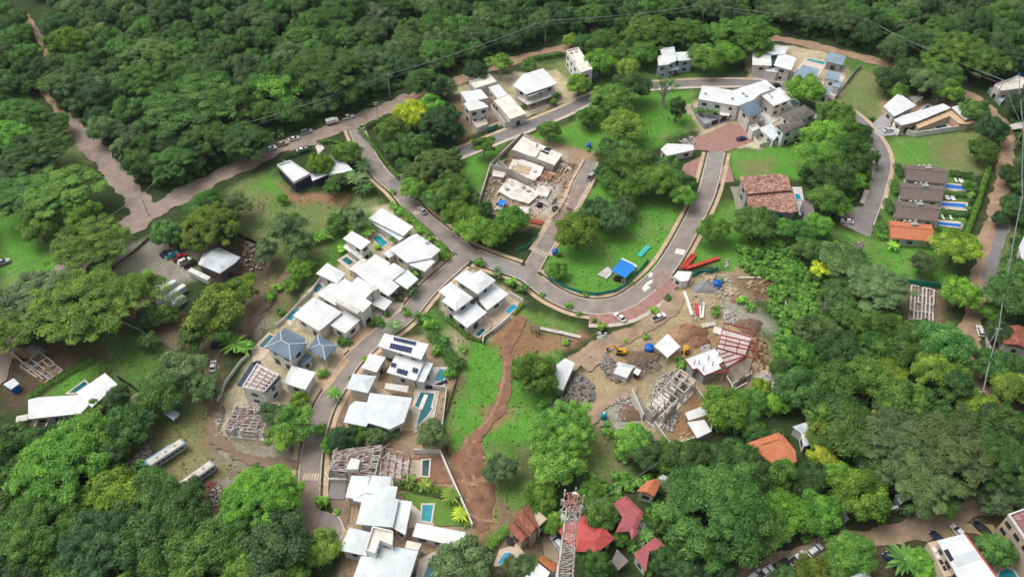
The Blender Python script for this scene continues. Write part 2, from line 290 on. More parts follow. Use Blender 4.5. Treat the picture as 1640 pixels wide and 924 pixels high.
# ------------------------------------------------------------------ ground
C_LAWN = (0.108, 0.285, 0.040); C_DULL = (0.171, 0.218, 0.075); C_DRY = (0.231, 0.218, 0.100); C_FLOOR = (0.046, 0.071, 0.024)
C_RED = (0.303, 0.178, 0.100); C_TAN = (0.391, 0.305, 0.180); C_BROWN = (0.209, 0.149, 0.095); C_GREY = (0.319, 0.305, 0.245); C_PINK = (0.374, 0.270, 0.180)
C_PALE = (0.506, 0.437, 0.290); C_SCRUB = (0.094, 0.196, 0.040); C_DARKSOIL = (0.110, 0.083, 0.052)
ZONES = [
 (C_LAWN, 2, [(0,40),(45,60),(60,110),(40,170),(0,160)]), (C_DULL, 3, [(70,215),(140,215),(145,280),(90,300)]),
 (C_LAWN, 2, [(0,330),(100,370),(110,420),(60,450),(0,460)]), (C_DULL, 3, [(60,350),(130,350),(120,400),(70,390)]),
 (C_DULL, 2, [(365,300),(430,270),(470,320),(560,330),(590,300),(625,345),(560,400),(480,450),(430,410),(385,390)]),
 (C_LAWN, 4, [(395,300),(440,275),(460,320),(420,345)]), (C_BROWN, 4, [(400,320),(430,320),(425,345),(400,345)]),
 (C_DULL, 3, [(395,430),(480,440),(445,530),(385,530)]), (C_DULL, 4, [(150,530),(260,530),(340,600),(320,720),(200,650)]),
 (C_SCRUB, 3, [(160,540),(260,540),(280,600),(200,640)]), (C_DRY, 5, [(230,690),(420,690),(480,760),(340,840),(260,800)]),
 (C_LAWN, 1, [(848,217),(965,178),(985,215),(935,262),(870,235)]), (C_LAWN, 3, [(960,235),(1000,150),(1115,145),(1112,200),(1060,230),(1000,260)]),
 (C_LAWN, 1, [(900,345),(960,290),(1110,300),(1092,350),(1062,410),(1022,455),(960,472),(900,457),(870,430)]),
 (C_LAWN, 2, [(1100,425),(1150,330),(1190,320),(1200,400),(1185,440),(1140,420)]), (C_LAWN, 1, [(1168,243),(1295,230),(1300,290),(1180,287)]),
 (C_DRY, 3, [(1190,258),(1235,255),(1240,275),(1200,278)]), (C_DULL, 2, [(1340,115),(1430,105),(1445,160),(1412,197),(1338,165)]), (C_DRY, 5, [(1385,115),(1425,120),(1410,150)]),
 (C_DULL, 1, [(1420,225),(1575,203),(1590,280),(1430,268)]), (C_LAWN, 6, [(1425,228),(1500,222),(1490,260),(1432,262)]), (C_DRY, 5, [(1510,235),(1545,232),(1540,255),(1515,258)]),
 (C_LAWN, 3, [(1345,372),(1525,400),(1515,455),(1400,440)]), (C_SCRUB, 4, [(1180,400),(1340,370),(1400,450),(1340,640),(1240,640),(1235,440)]),
 (C_LAWN, 2, [(750,545),(905,555),(880,660),(855,740),(850,830),(790,860),(740,700),(695,690),(735,600)]),
 (C_DULL, 3, [(840,105),(910,95),(935,125),(915,170),(885,110)]), (C_LAWN, 3, [(745,245),(810,222),(790,270),(765,330),(730,330)]),
 (C_DULL, 2, [(930,680),(1000,700),(1010,770),(930,780)]), (C_DRY, 3, [(960,720),(1000,730),(990,760)]),
 (C_RED, 1.5, [(768,505),(845,497),(930,522),(942,545),(880,572),(815,570),(775,545)]), (C_LAWN, 2, [(825,498),(850,495),(925,517),(915,532),(860,515)]), (C_DULL, 2, [(850,515),(925,525),(905,535),(855,530)]),
 (C_BROWN, 2, [(712,600),(740,560),(750,570),(735,620),(715,700),(695,690)]), (C_RED, 1.5, [(724,690),(750,700),(780,742),(790,790),(798,850),(770,872),(748,795),(730,745)]),
 (C_LAWN, 1.2, [(722,700),(745,690),(752,708),(735,728)]), (C_DULL, 1.5, [(785,735),(800,720),(812,800),(800,830)]), (C_DARKSOIL, 3, [(822,720),(845,715),(850,760),(825,790)]), (C_RED, 2, [(775,660),(825,655),(820,675),(780,690)]),
 (C_TAN, 1.5, [(920,600),(990,545),(1075,470),(1110,440),(1200,430),(1250,450),(1245,480),(1190,475),(1248,590),(1250,640),(1150,650),(1140,700),(1072,722),(1040,695),(960,700),(915,640)]),
 (C_RED, 2, [(1075,525),(1130,520),(1150,545),(1140,570),(1085,560)]), (C_GREY, 2, [(955,660),(1000,625),(1030,640),(1035,690),(985,700)]), (C_GREY, 2, [(1120,450),(1160,450),(1160,500),(1250,540),(1240,520),(1180,460)]),
 (C_BROWN, 3, [(1010,565),(1060,560),(1060,600),(1025,600)]), (C_GREY, 2, [(1060,590),(1095,590),(1070,640),(1040,640)]), (C_BROWN, 2, [(1170,440),(1250,440),(1250,475),(1200,480)]),
 (C_BROWN, 2, [(1150,610),(1175,600),(1200,600),(1200,640),(1160,640)]), (C_PALE, 2, [(1190,610),(1225,590),(1250,610),(1235,640),(1205,660)]),
 (C_RED, 1, [(1100,640),(1118,628),(1140,660),(1100,670)]), (C_RED, 1, [(1070,665),(1100,665),(1120,695),(1072,712)]),
 (C_PINK, 1, [(763,340),(838,215),(955,243),(945,290),(905,350),(872,368),(800,357)]), ((.52, .47, .42), 2, [(825,285),(870,290),(900,300),(880,345),(850,340),(840,320)]), ((.50, .44, .38), 2, [(860,235),(905,245),(925,262),(900,275)]), ((.44, .36, .30), 2, [(780,300),(800,290),(815,320),(790,335)]), (C_RED, 2, [(880,262),(925,258),(905,285),(875,290)]), (C_BROWN, 2, [(768,335),(788,272),(815,285),(795,320)]),
 (C_GREY, 2, [(183,405),(245,378),(305,408),(335,440),(250,460),(178,440)]), (C_DARKSOIL, 3, [(300,395),(400,380),(440,420),(430,470),(340,450)]), (C_BROWN, 3, [(190,480),(250,480),(340,540),(300,570),(200,520)]),
 (C_BROWN, 2.5, [(385,475),(440,452),(475,420),(485,435),(450,495),(405,545)]), (C_GREY, 2, [(395,520),(425,500),(440,515),(410,545)]),
 (C_BROWN, 2.5, [(325,555),(352,560),(355,700),(480,715),(482,800),(385,765),(320,720)]), (C_GREY, 3, [(345,700),(480,722),(475,760),(360,740)]), (C_PINK, 3, [(400,735),(480,745),(478,790),(410,765)]), (C_BROWN, 2, [(330,770),(385,755),(395,830),(320,850)]), (C_GREY, 2, [(345,775),(385,765),(390,810),(360,800)]),
 (C_DARKSOIL, 2, [(5,565),(100,540),(125,600),(60,650),(0,655)]), (C_BROWN, 2, [(0,680),(55,685),(40,722),(0,722)]), (C_DARKSOIL, 3, [(120,555),(165,545),(170,590),(130,590)]),
 (C_LAWN, 2, [(75,635),(110,600),(150,580),(165,590),(110,630)]), (C_RED, 1.5, [(438,290),(472,308),(560,312),(550,328),(470,325)]), (C_BROWN, 2, [(1448,455),(1515,462),(1515,545),(1450,535)]),
 (C_DARKSOIL, 4, [(1180,930),(1260,880),(1420,840),(1600,790),(1640,860),(1450,870),(1390,930)]), (C_BROWN, 3, [(1580,380),(1640,370),(1640,700),(1590,640)]), (C_SCRUB, 4, [(1610,260),(1650,250),(1650,520),(1600,500)]),
 (C_PALE, 1, [(345,650),(450,520),(590,330),(625,325),(735,400),(650,480),(520,640),(500,700),(360,702)]), (C_SCRUB, 1.5, [(480,440),(545,365),(590,335),(605,350),(560,410),(500,470)]),
 (C_PINK, 1, [(560,565),(690,535),(725,600),(700,700),(765,845),(755,905),(545,935),(530,700)]), (C_SCRUB, 1.5, [(655,500),(700,490),(745,535),(730,600),(700,570),(690,545)]), (C_PALE, 3, [(715,530),(745,545),(735,565),(715,560)]),
 (C_PALE, 1, [(700,465),(755,430),(842,482),(782,546),(745,540)]), (C_SCRUB, 1, [(1410,262),(1562,280),(1530,400),(1405,385)]), (C_PALE, 1, [(1100,170),(1220,128),(1310,180),(1250,235),(1130,240)]),
 (C_PALE, 1, [(730,140),(790,120),(890,110),(930,160),(750,215)]), (C_BROWN, 1.5, [(725,150),(745,150),(760,205),(735,235),(725,200)]), (C_SCRUB, 2, [(895,70),(1120,60),(1230,70),(1150,125),(960,140)]),
 (C_PALE, 1, [(1200,70),(1280,75),(1360,90),(1350,150),(1310,160),(1200,125)]), (C_SCRUB, 2, [(1310,75),(1400,90),(1440,120),(1360,110)]), (C_PINK, 1, [(1412,165),(1440,150),(1570,170),(1572,200),(1450,217),(1405,212)]),
 (C_BROWN, 1, [(800,800),(900,830),(900,930),(790,930)]), (C_PALE, 2, [(1010,840),(1040,850),(1050,870),(1015,880)]),
]
gx = np.concatenate([[-3000, -1500, -700, -400, -320], np.arange(-292, 292.1, 1.0), [320, 400, 700, 1500, 3000]])
gy = np.concatenate([[-2500, -1000, -300, -50, 20], np.arange(58, 432.1, 1.0), [460, 520, 700, 1300, 3500]])
GX, GY = np.meshgrid(gx, gy, indexing='ij')
wx = GX + 1.6 * vnoise(GX, GY, 5, 1) + 0.9 * vnoise(GX, GY, 2, 2); wy = GY + 1.6 * vnoise(GX, GY, 5, 3) + 0.9 * vnoise(GX, GY, 2, 4)
colr = np.zeros(GX.shape + (3,)); colr[:] = C_FLOOR
for c, fe, poly in ZONES:
    wp = [P(x, y) for x, y in poly]; ins = inpoly(wx, wy, wp); d = segdist(wx, wy, wp); sd_ = np.where(ins, d, -d)
    a = np.clip(sd_ / (2 * fe) + 0.5, 0, 1)[..., None]
    colr = colr * (1 - a) + np.array(c) * a
patch = vnoise(GX, GY, 9, 5) * 0.5 + vnoise(GX, GY, 3.3, 6) * 0.35 + vnoise(GX, GY, 1.6, 8) * 0.25
colr *= (1 + 0.2 * patch)[..., None]
soilmix = np.clip((vnoise(GX, GY, 6, 9) + vnoise(GX, GY, 2.2, 10) * 0.6 - 0.7) * 1.4, 0, 0.32)[..., None]
colr = colr * (1 - soilmix) + np.array((0.17, 0.135, 0.085)) * soilmix
dryb = np.clip((vnoise(GX, GY, 5, 21) + .7 * vnoise(GX, GY, 1.8, 22)) * .55 - .1, 0, .45)[..., None] * np.clip(colr[..., 1:2] * 8 - .6, 0, 1)
colr = colr * (1 - dryb) + np.array((0.24, 0.25, 0.11)) * dryb
GZ = -0.12 + 0.1 * vnoise(GX, GY, 7, 7) * 0.9
GZ = np.minimum(GZ, -0.015)
nx, ny = GX.shape
gv = np.stack([GX.ravel(), GY.ravel(), GZ.ravel()], 1)
ii, jj = np.meshgrid(np.arange(nx - 1), np.arange(ny - 1), indexing='ij'); b0 = (ii * ny + jj).ravel()
gf = np.stack([b0, b0 + ny, b0 + ny + 1, b0 + 1], 1)
def np_mesh(name, v, f, attr=None, cattr=None):
    me = bpy.data.meshes.new(name); k = f.shape[1]
    me.vertices.add(len(v)); me.vertices.foreach_set('co', v.astype(np.float32).ravel())
    me.loops.add(f.size); me.loops.foreach_set('vertex_index', f.astype(np.int32).ravel())
    me.polygons.add(len(f)); me.polygons.foreach_set('loop_start', np.arange(0, f.size, k, dtype=np.int32))
    if attr is not None:
        a = me.attributes.new(attr[0], 'FLOAT', 'POINT'); a.data.foreach_set('value', attr[1].astype(np.float32))
    if cattr is not None:
        a = me.attributes.new(cattr[0], 'FLOAT_COLOR', 'POINT'); a.data.foreach_set('color', np.concatenate([cattr[1], np.ones((len(v), 1))], 1).astype(np.float32).ravel())
    me.update(calc_edges=True); me.validate(); return me
gm = bpy.data.materials.new('ground_surface'); gm.use_nodes = True; N = gm.node_tree.nodes; L = gm.node_tree.links
b = N['Principled BSDF']; b.inputs['Roughness'].default_value = 0.95; b.inputs['Specular IOR Level'].default_value = 0.1
at = N.new('ShaderNodeAttribute'); at.attribute_name = 'soil'; geo = N.new('ShaderNodeNewGeometry')
n1 = N.new('ShaderNodeTexNoise'); n1.inputs['Scale'].default_value = 1.3; n1.inputs['Detail'].default_value = 8; n1.inputs['Roughness'].default_value = 0.75; L.new(geo.outputs['Position'], n1.inputs['Vector'])
mr = N.new('ShaderNodeMapRange'); mr.inputs['From Min'].default_value = 0.3; mr.inputs['From Max'].default_value = 0.7; mr.inputs['To Min'].default_value = 0.55; mr.inputs['To Max'].default_value = 1.4; L.new(n1.outputs['Fac'], mr.inputs['Value'])
vm = N.new('ShaderNodeVectorMath'); vm.operation = 'SCALE'; L.new(at.outputs['Color'], vm.inputs[0]); L.new(mr.outputs[0], vm.inputs['Scale']); L.new(vm.outputs[0], b.inputs['Base Color'])
bp = N.new('ShaderNodeBump'); bp.inputs['Strength'].default_value = 0.7; bp.inputs['Distance'].default_value = 0.3; L.new(n1.outputs['Fac'], bp.inputs['Height']); L.new(bp.outputs[0], b.inputs['Normal'])
go = link('ground', np_mesh('ground', gv, gf, cattr=('soil', colr.reshape(-1, 3))), gm); tag(go, kind='structure')

# ------------------------------------------------------------------ roads
ROADS = {}
MASK = []        # (centreline, half width) of everything driven on, for keeping plants off
ROADZ = [0.02]
def ribbon(pts, hw, z, jag=0.0, h=None):
    n = len(pts); L_, R_ = [], []
    for i in range(n):
        d = (pts[min(i + 1, n - 1)] - pts[max(i - 1, 0)]); d = Vector((d.x, d.y, 0)).normalized(); r = Vector((d.y, -d.x, 0))
        hl = (hw[i] if isinstance(hw, list) else hw)
        L_.append(pts[i] - r * (hl + random.uniform(-jag, jag))); R_.append(pts[i] + r * (hl + random.uniform(-jag, jag)))
    return L_, R_
def road(name, px, width, m, jag=0.0, world=None):
    pts = world or smooth_line([P(x, y) for x, y in px], 1.2 if jag else 2.0)
    for p in pts: p.z = 0
    z = ROADZ[0]; ROADZ[0] += 0.006
    hw = width / 2
    if jag:
        hw = [width / 2 * (1 + 0.16 * math.sin(i * 0.31) + 0.12 * math.sin(i * 0.83 + 2)) for i in range(len(pts))]
    l, r = ribbon(pts, hw, z, jag)
    mb = MB(); n = len(pts)
    mb.add([(p.x, p.y, z) for p in l] + [(p.x, p.y, z) for p in r], [(n + i, n + i + 1, i + 1, i) for i in range(n - 1)])
    o = mb.build(name, m); tag(o, kind='structure'); ROADS[name + str(len(ROADS))] = (pts, width / 2); MASK.append((pts, width / 2)); return pts
main = road('main_street', [(571,206),(590,250),(612,281),(636,302),(657,327),(678,350),(710,376),(744,401),(792,421),(843,440),(884,470),(934,490),(988,488),(1028,465),(1062,434),(1088,395),(1112,350),(1132,307),(1142,268),(1149,238)], 6.0, ASPH)
lower = road('lower_street', [(752,404),(722,431),(685,465),(648,508),(601,543),(562,580),(540,617),(519,653),(505,698),(498,740),(494,796),(491,845),(490,885)], 5.4, ASPH)
loop = road('loop_street', [(628,296),(660,280),(700,258),(736,245),(780,228),(833,207),(900,180),(946,158),(1000,143),(1050,137),(1102,134),(1150,133),(1190,133),(1240,137),(1290,150),(1344,172),(1387,205),(1414,252),(1405,302),(1396,330),(1386,357)], 5.4, ASPHG)
site_rd = road('site_street', [(846,440),(862,411),(881,380),(905,340),(930,297),(947,258)], 5.2, ASPH)
def sheet(name, px, m, z=None, uv=(1, 0.2), kind='structure', mask=True):
    if z is None: z = ROADZ[0]; ROADZ[0] += 0.006
    poly = ccw(PP(px)); mb = MB(); mb.add([(p.x, p.y, z) for p in poly], [tuple(range(len(poly)))])
    o = mb.build(name, m, uvdir=uv); tag(o, kind=kind)
    if mask: SHEETS.append(poly)
    return o
SHEETS = []
circ = [(515 + 33 * math.cos(t), 848 + 30 * math.sin(t)) for t in [k * math.pi / 10 for k in range(20)]]
sheet('turning_circle', circ, ASPH)
sheet('turning_bay', [(1346,334),(1392,330),(1398,368),(1393,381),(1345,358)], ASPHG)
sheet('paver_plaza', [(1104,222),(1128,216),(1166,198),(1186,200),(1208,226),(1176,238),(1164,243),(1136,242),(1112,240)], BRICKPAV)
sheet('paver_verge', [(1131,247),(1118,292),(1087,284),(1095,264)], BRICKPAV); sheet('paver_verge', [(1161,246),(1150,294),(1176,291),(1168,262)], BRICKPAV)
CONCRD = mat('pale_concrete_road', (0.30, 0.285, 0.26), 0.9, 0.2, 0.3)
sheet('concrete_road_patch', [(1133,249),(1160,247),(1146,294),(1120,293)], CONCRD)
sheet('concrete_road_patch', [(752,410),(800,414),(846,436),(842,452),(800,434),(766,424)], CONCRD)
for q in ([(1083,398),(1098,401),(1095,409),(1080,406)], [(1040,437),(1046,437),(1044,444),(1038,444)], [(1028,462),(1036,452),(1048,446),(1052,455),(1040,462),(1032,468)]): sheet('cement_patch', q, PAINTW)
dr1 = road('gravel_road', [(-40,640),(10,560),(60,480),(130,415),(200,368),(262,330),(350,283),(440,240),(500,220),(570,194),(625,172),(660,158)], 9.0, GRAVELROAD, 0.35)
dr1b = road('dirt_road', [(650,161),(720,135),(800,105),(850,90),(905,78),(960,68),(1060,52),(1160,52),(1255,64),(1330,80),(1400,98),(1470,120),(1540,147),(1588,180),(1612,215),(1610,270),(1598,330),(1580,400),(1565,480),(1553,540),(1558,600),(1580,640),(1620,690)], 6.0, ORANGEDIRT, 0.4)
road('asphalt_strip', [(1612,345),(1600,385),(1588,430),(1580,465)], 4.2, ASPHG, 0.2)
road('dirt_track', [(40,25),(72,75),(75,105),(68,140),(100,185)], 3.2, ORANGEDIRT, 0.4)
road('dirt_track', [(100,185),(120,208),(150,237),(180,272),(212,310),(236,345)], 8.5, GRAVELROAD, 0.5)
road('lower_dirt_road', [(1150,945),(1210,920),(1275,893),(1340,876),(1400,862),(1470,846),(1530,826),(1590,800),(1650,775)], 6.0, TANDIRT, 0.4)
road('red_soil_track', [(838,508),(822,535),(812,570),(812,605),(800,650),(775,685),(752,715),(742,760),(755,800),(775,850)], 3.4, REDDIRT, 0.5)
road('dusty_road_surface', [(497,776),(495,800),(492,845),(491,880)], 4.8, DUSTRD, 0.5); road('dusty_road_surface', [(884,376),(902,345),(928,298)], 3.8, DUSTRD, 0.7); road('dusty_road_surface', [(1046,462),(1062,446),(1075,440)], 4.0, DUSTRD, 0.8)
for q in ([(748,700),(738,740),(748,780),(768,830)], [(760,705),(752,740),(764,775),(785,825)], [(735,745),(750,752),(770,756)], [(738,770),(758,776),(782,782)], [(745,800),(765,806),(788,808)], [(750,825),(770,832),(790,836)], [(808,580),(806,610),(792,655),(768,688)], [(740,725),(760,728),(778,735)]): road('erosion_rut', q, 0.9, RUT, 0.25)
road('site_track', [(1088,468),(1070,498),(1035,523),(985,545),(940,565),(905,592)], 5.2, TANDIRT, 0.4)
road('site_track', [(935,590),(965,575),(1000,600),(1010,625),(970,640),(930,690)], 4.0, TANDIRT, 0.5)
road('dirt_path', [(345,560),(340,610),(350,660),(345,700),(400,735),(480,745)], 3.2, mat('brown_path', (0.24, 0.17, 0.12), 0.95, 0.3, 0.4), 0.6)
road('dirt_path', [(470,425),(440,470),(410,510),(380,550)], 3.0, MATS['brown_path'], 0.5)
road('paver_path', [(1176,300),(1183,320),(1186,338)], 3.4, mat('olive_paver', (0.30, 0.28, 0.20), 0.9, 0.25, 0.8))
# kerbs and sidewalks follow the paved streets; broken wherever another carriageway passes
CARR = [(main, 3.0), (lower, 2.7), (loop, 2.7), (site_rd, 2.6)]
def blocked(p, own):
    for pts, hw in CARR:
        if pts is own: continue
        if min((p.x - q.x) ** 2 + (p.y - q.y) ** 2 for q in pts) < (hw + 0.15) ** 2: return True
    return False
def strip(name, pts, own, side, o0, o1, h, m, t0=0.0, t1=1.0, extra=None, dash=None):
    n = len(pts); runs = [[]]
    for i in range(n):
        t = i / (n - 1)
        d = (pts[min(i + 1, n - 1)] - pts[max(i - 1, 0)]); d.z = 0; d.normalize(); r = Vector((d.y, -d.x, 0)) * side
        a = pts[i] + r * o0; c = pts[i] + r * o1
        ok = t0 <= t <= t1 and not blocked(a, own) and not blocked(c, own) and not (extra and any(bool(inpoly(np.array([x.x]), np.array([x.y]), e)[0]) for e in extra for x in (a, c)))
        if dash and (i // dash) % 4 == 3: ok = False
        if ok: runs[-1].append((a, c))
        elif runs[-1]: runs.append([])
    mb = MB()
    for run in runs:
        k = len(run)
        if k < 2: continue
        vs = [(a.x, a.y, z) for a, c in run for z in (-0.1, h)] + [(c.x, c.y, z) for a, c in run for z in (-0.1, h)]
        fs = []
        for i in range(k - 1):
            A0, A1, B0, B1 = 2 * i, 2 * i + 1, 2 * i + 2, 2 * i + 3; o = 2 * k
            fs += [(A1, B1, o + B1, o + A1), (A0, B0, B1, A1), (o + A0, o + A1, o + B1, o + B0)]
        fs += [(0, 1, 2 * k + 1, 2 * k), (2 * k - 2, 4 * k - 2, 4 * k - 1, 2 * k - 1)]
        mb.add(vs, fs)
    if mb.v: tag(mb.build(name, m, uvdir=(1, .3)), kind='structure')
XT = [ccw(PP(p)) for p in ([(1104,222),(1128,216),(1166,198),(1186,200),(1208,226),(1176,238),(1164,243),(1136,242),(1112,240)], circ, [(1346,334),(1392,330),(1398,368),(1393,381),(1345,358)])]
SOIL = mat('planting_soil', (0.11, 0.085, 0.055), 0.95, 0.35, 1.5)
for pts, hw in CARR:
    for side in (-1, 1):
        strip('kerb', pts, pts, side, hw, hw + 0.35, 0.14, KERB, extra=XT)
def tnear(pts, x, y): q = P(x, y); return min(range(len(pts)), key=lambda i: (pts[i] - q).length) / (len(pts) - 1)
PT0, PT1 = tnear(main, 945, 492), tnear(main, 1056, 440)
strip('paver_parking', main, main, 1, 3.36, 7.6, 0.09, BRICKPAV, PT0, PT1, XT); strip('sidewalk', main, main, 1, 7.65, 9.0, 0.12, KERB, PT0, PT1 - .02, XT)
for side, t0, t1 in ((1, 0.0, PT0), (1, PT1 + .02, 1.0), (-1, 0.12, 1.0)):
    strip('planting_strip', main, main, side, 3.35, 4.1, 0.08, SOIL, t0, t1, XT, 7); strip('sidewalk', main, main, side, 4.15, 5.5, 0.12, WALK, t0, t1, XT)
for side in (-1, 1):
    strip('planting_strip', lower, lower, side, 3.05, 3.7, 0.08, SOIL, 0.05, 0.93, XT, 6); strip('sidewalk', lower, lower, side, 3.75, 5.1, 0.12, WALK, 0.05, 0.93, XT)
    strip('sidewalk', loop, loop, side, 3.1, 4.3, 0.12, WALK if side < 0 else KERB, 0.08, 0.97, XT)
strip('sidewalk', site_rd, site_rd, -1, 3.0, 4.4, 0.12, WALK, 0.15, 0.8, XT); strip('sidewalk', site_rd, site_rd, 1, 3.0, 4.3, 0.12, WALK, 0.15, 0.9, XT)
cc = [P(515 + 36 * math.cos(t), 848 + 33 * math.sin(t)) for t in [(-0.33 + 0.75 * k / 14) * math.pi for k in range(15)]]
ci = [P(515 + 33.2 * math.cos(t), 848 + 30.2 * math.sin(t)) for t in [(-0.33 + 0.75 * k / 14) * math.pi for k in range(15)]]
co_ = [P(515 + 44 * math.cos(t), 848 + 41 * math.sin(t)) for t in [(-0.33 + 0.75 * k / 14) * math.pi for k in range(15)]]
mb = MB(); mb2 = MB()
for i in range(14):
    mb.prism([ci[i], ci[i + 1], cc[i + 1], cc[i]], -0.1, 0.14); mb2.prism([cc[i], cc[i + 1], co_[i + 1], co_[i]], -0.1, 0.12)
tag(mb.build('kerb', KERB), kind='structure'); tag(mb2.build('sidewalk', WALK), kind='structure')
# painted crossings: each a thing of bars
def crossing(label, a, b, n, w, ln):
    A, B = P(*a), P(*b); r = empty('zebra_crossing', (A + B) / 2, 0, label, 'crossing', 'painted crossings'); d = (B - A); ang = math.atan2(d.y, d.x)
    for i in range(n):
        c = A + d * ((i + 0.5) / n); m_ = MB(r.location); m_.box((c.x, c.y, 0.06), (w, ln, 0.02), ang); m_.build('stripe', PAINTCREAM, r)
crossing('cream zebra crossing on the lower street by the turning circle', (485,763), (511,764), 6, 0.5, 2.2)
crossing('cream zebra crossing on the main street under the silver car', (662,343), (676,337), 5, 0.5, 2.2)
crossing('cream zebra crossing at the mouth of the building site street', (855,399), (878,411), 6, 0.5, 2.4)
# ------------------------------------------------------------------ buildings
FOOT = []      # footprints that plants keep off
def win_frame(L_, H_):
    key = (round(L_, 1), round(H_, 1))
    if key not in WM:
        L_, H_ = key; mb = MB(); t = 0.09
        for x0, x1, z0, z1 in ((-L_/2, L_/2, -H_/2, -H_/2 + t), (-L_/2, L_/2, H_/2 - t, H_/2), (-L_/2, -L_/2 + t, -H_/2 + t, H_/2 - t), (L_/2 - t, L_/2, -H_/2 + t, H_/2 - t)):
            mb.prism([(x0, -0.09), (x1, -0.09), (x1, 0.02), (x0, 0.02)], z0, z1)
        me = bpy.data.meshes.new('window'); me.from_pydata(mb.v, [], mb.f); me.materials.append(DARK)
        mb = MB(); mb.prism([(-L_/2 + t, -0.05), (L_/2 - t, -0.05), (L_/2 - t, 0.02), (-L_/2 + t, 0.02)], -H_/2 + t, H_/2 - t)
        pe = bpy.data.meshes.new('pane'); pe.from_pydata(mb.v, [], mb.f); pe.materials.append(GLASS)
        WM[key] = (me, pe)
    return WM[key]
WM = {}
def add_window(root, a, b, t, zc, L_, H_, name='window'):
    """a window on the wall from a to b (ccw, outside on the right) at fraction t"""
    d = Vector((b[0] - a[0], b[1] - a[1], 0)); c = Vector((a[0], a[1], 0)) + d * t
    me, pe = win_frame(L_, H_); o = link(name, me, None, root); o.location = Vector((c.x, c.y, zc)) - root.location
    o.rotation_euler = (0, 0, math.atan2(d.y, d.x)); link('pane', pe, None, o)
def walls_windows(root, poly, z0, z1, every=4.2, wmat=None, sides='front'):
    n = len(poly); st = max(1, round((z1 - z0) / 3.3)); fh = (z1 - z0) / st
    for i in range(n):
        a, b = poly[i], poly[(i + 1) % n]; d = Vector((b[0] - a[0], b[1] - a[1], 0)); ln = d.length
        if ln < 2.6 or (-d.x / ln) > 0.45 and True and sides == 'front': continue      # wall turned away to the north
        k = max(1, int(ln / every))
        for s_ in range(st):
            for j in range(k):
                t = (j + 0.5) / k; r = random.random()
                if r < 0.12: continue
                if s_ == 0 and r < 0.35: add_window(root, a, b, t, z0 + 1.15, 1.9, 2.1, 'glass_door')
                else: add_window(root, a, b, t, z0 + s_ * fh + fh * 0.5, 1.9 if r < 0.75 else 1.3, 1.3)
def long_dir(poly):
    best = max(range(len(poly)), key=lambda i: (Vector(poly[(i + 1) % len(poly)][:2]) - Vector(poly[i][:2])).length)
    d = Vector(poly[(best + 1) % len(poly)][:2]) - Vector(poly[best][:2]); return (d.x, d.y)
def caps(roof, segs, m, org):
    for a, b in segs:
        mb = MB(org); mb.beam(Vector(a) + Vector((0, 0, .04)), Vector(b) + Vector((0, 0, .04)), 0.34, 0.12); mb.build('ridge_cap', m, roof)
def make_roof(root, poly, z, kind, m, t=0.28, rise=None, capm=None, tilt=None):
    """poly at eave level z (top of the fascia)"""
    org = root.location; mb = MB(org); poly = ccw(poly); n = len(poly); d = long_dir(poly)
    if kind in ('gable', 'hip') and n == 4:
        p = [Vector((q[0], q[1], z)) for q in poly]
        if (p[1] - p[0]).length < (p[2] - p[1]).length: p = p[1:] + p[:1]
        L_ = (p[1] - p[0]).length; W_ = (p[2] - p[1]).length; r = rise if rise is not None else W_ * 0.16
        m0 = (p[0] + p[3]) / 2; m1 = (p[1] + p[2]) / 2; ax = (m1 - m0).normalized()
        if kind == 'hip': ins = min(W_ / 2, L_ / 2 - 0.05); m0 = m0 + ax * ins; m1 = m1 - ax * ins
        m0.z = m1.z = z + r; lo = [q - Vector((0, 0, t)) for q in p]
        vs = p + [m0, m1] + lo
        fs = [(0, 1, 5, 4), (2, 3, 4, 5), (1, 2, 5), (3, 0, 4), (6, 7, 1, 0), (7, 8, 2, 1), (8, 9, 3, 2), (9, 6, 0, 3), (9, 8, 7, 6)]
        mb.add(vs, fs); o = mb.build('roof', m, root, uvdir=(-d[1], d[0]) if kind == 'none' else d)
        if capm is not None:
            sg = [(m0, m1)]
            if kind == 'hip': sg += [(p[0], m0), (p[3], m0), (p[1], m1), (p[2], m1)]
            caps(o, sg, capm, org)
        return o
    if kind == 'hip':
        ins_d = 2.4; q = offset(poly, ins_d); r = rise or 0.32
        if area(q) < 0.1 * area(poly): q = offset(poly, 1.0); r = 0.4
        top = [Vector((a.x, a.y, z + r)) for a in q]; lo = [Vector((a[0], a[1], z - t)) for a in poly]; mid = [Vector((a[0], a[1], z)) for a in poly]
        vs = lo + mid + top
        fs = [tuple(range(n - 1, -1, -1)), tuple(range(2 * n, 3 * n))]
        for i in range(n):
            j = (i + 1) % n; fs += [(i, j, n + j, n + i), (n + i, n + j, 2 * n + j, 2 * n + i)]
        mb.add(vs, fs); o = mb.build('roof', m, root, uvdir=d)
        if capm is not None: caps(o, [(mid[i], top[i]) for i in range(n)], capm, org)
        return o
    if kind == 'tilt':      # one plane falling towards the long side that faces south
        c = cent(poly); g = tilt or 0.06
        def zz(q): return z + (q[1] - c.y) * g
        vs = [(q[0], q[1], zz(q) - t) for q in poly] + [(q[0], q[1], zz(q)) for q in poly]
        fs = [(i, (i + 1) % n, n + (i + 1) % n, n + i) for i in range(n)] + [tuple(range(n, 2 * n)), tuple(range(n - 1, -1, -1))]
        mb.add(vs, fs); return mb.build('roof', m, root, uvdir=d)
    mb.prism(poly, z - t, z); o = mb.build('roof', m, root, uvdir=d)
    if kind == 'parapet':
        mp = MB(org); mp.ring(poly, offset(poly, 0.3), z + 0.003, z + 0.75); mp.build('parapet', WHITE, root)
    return o
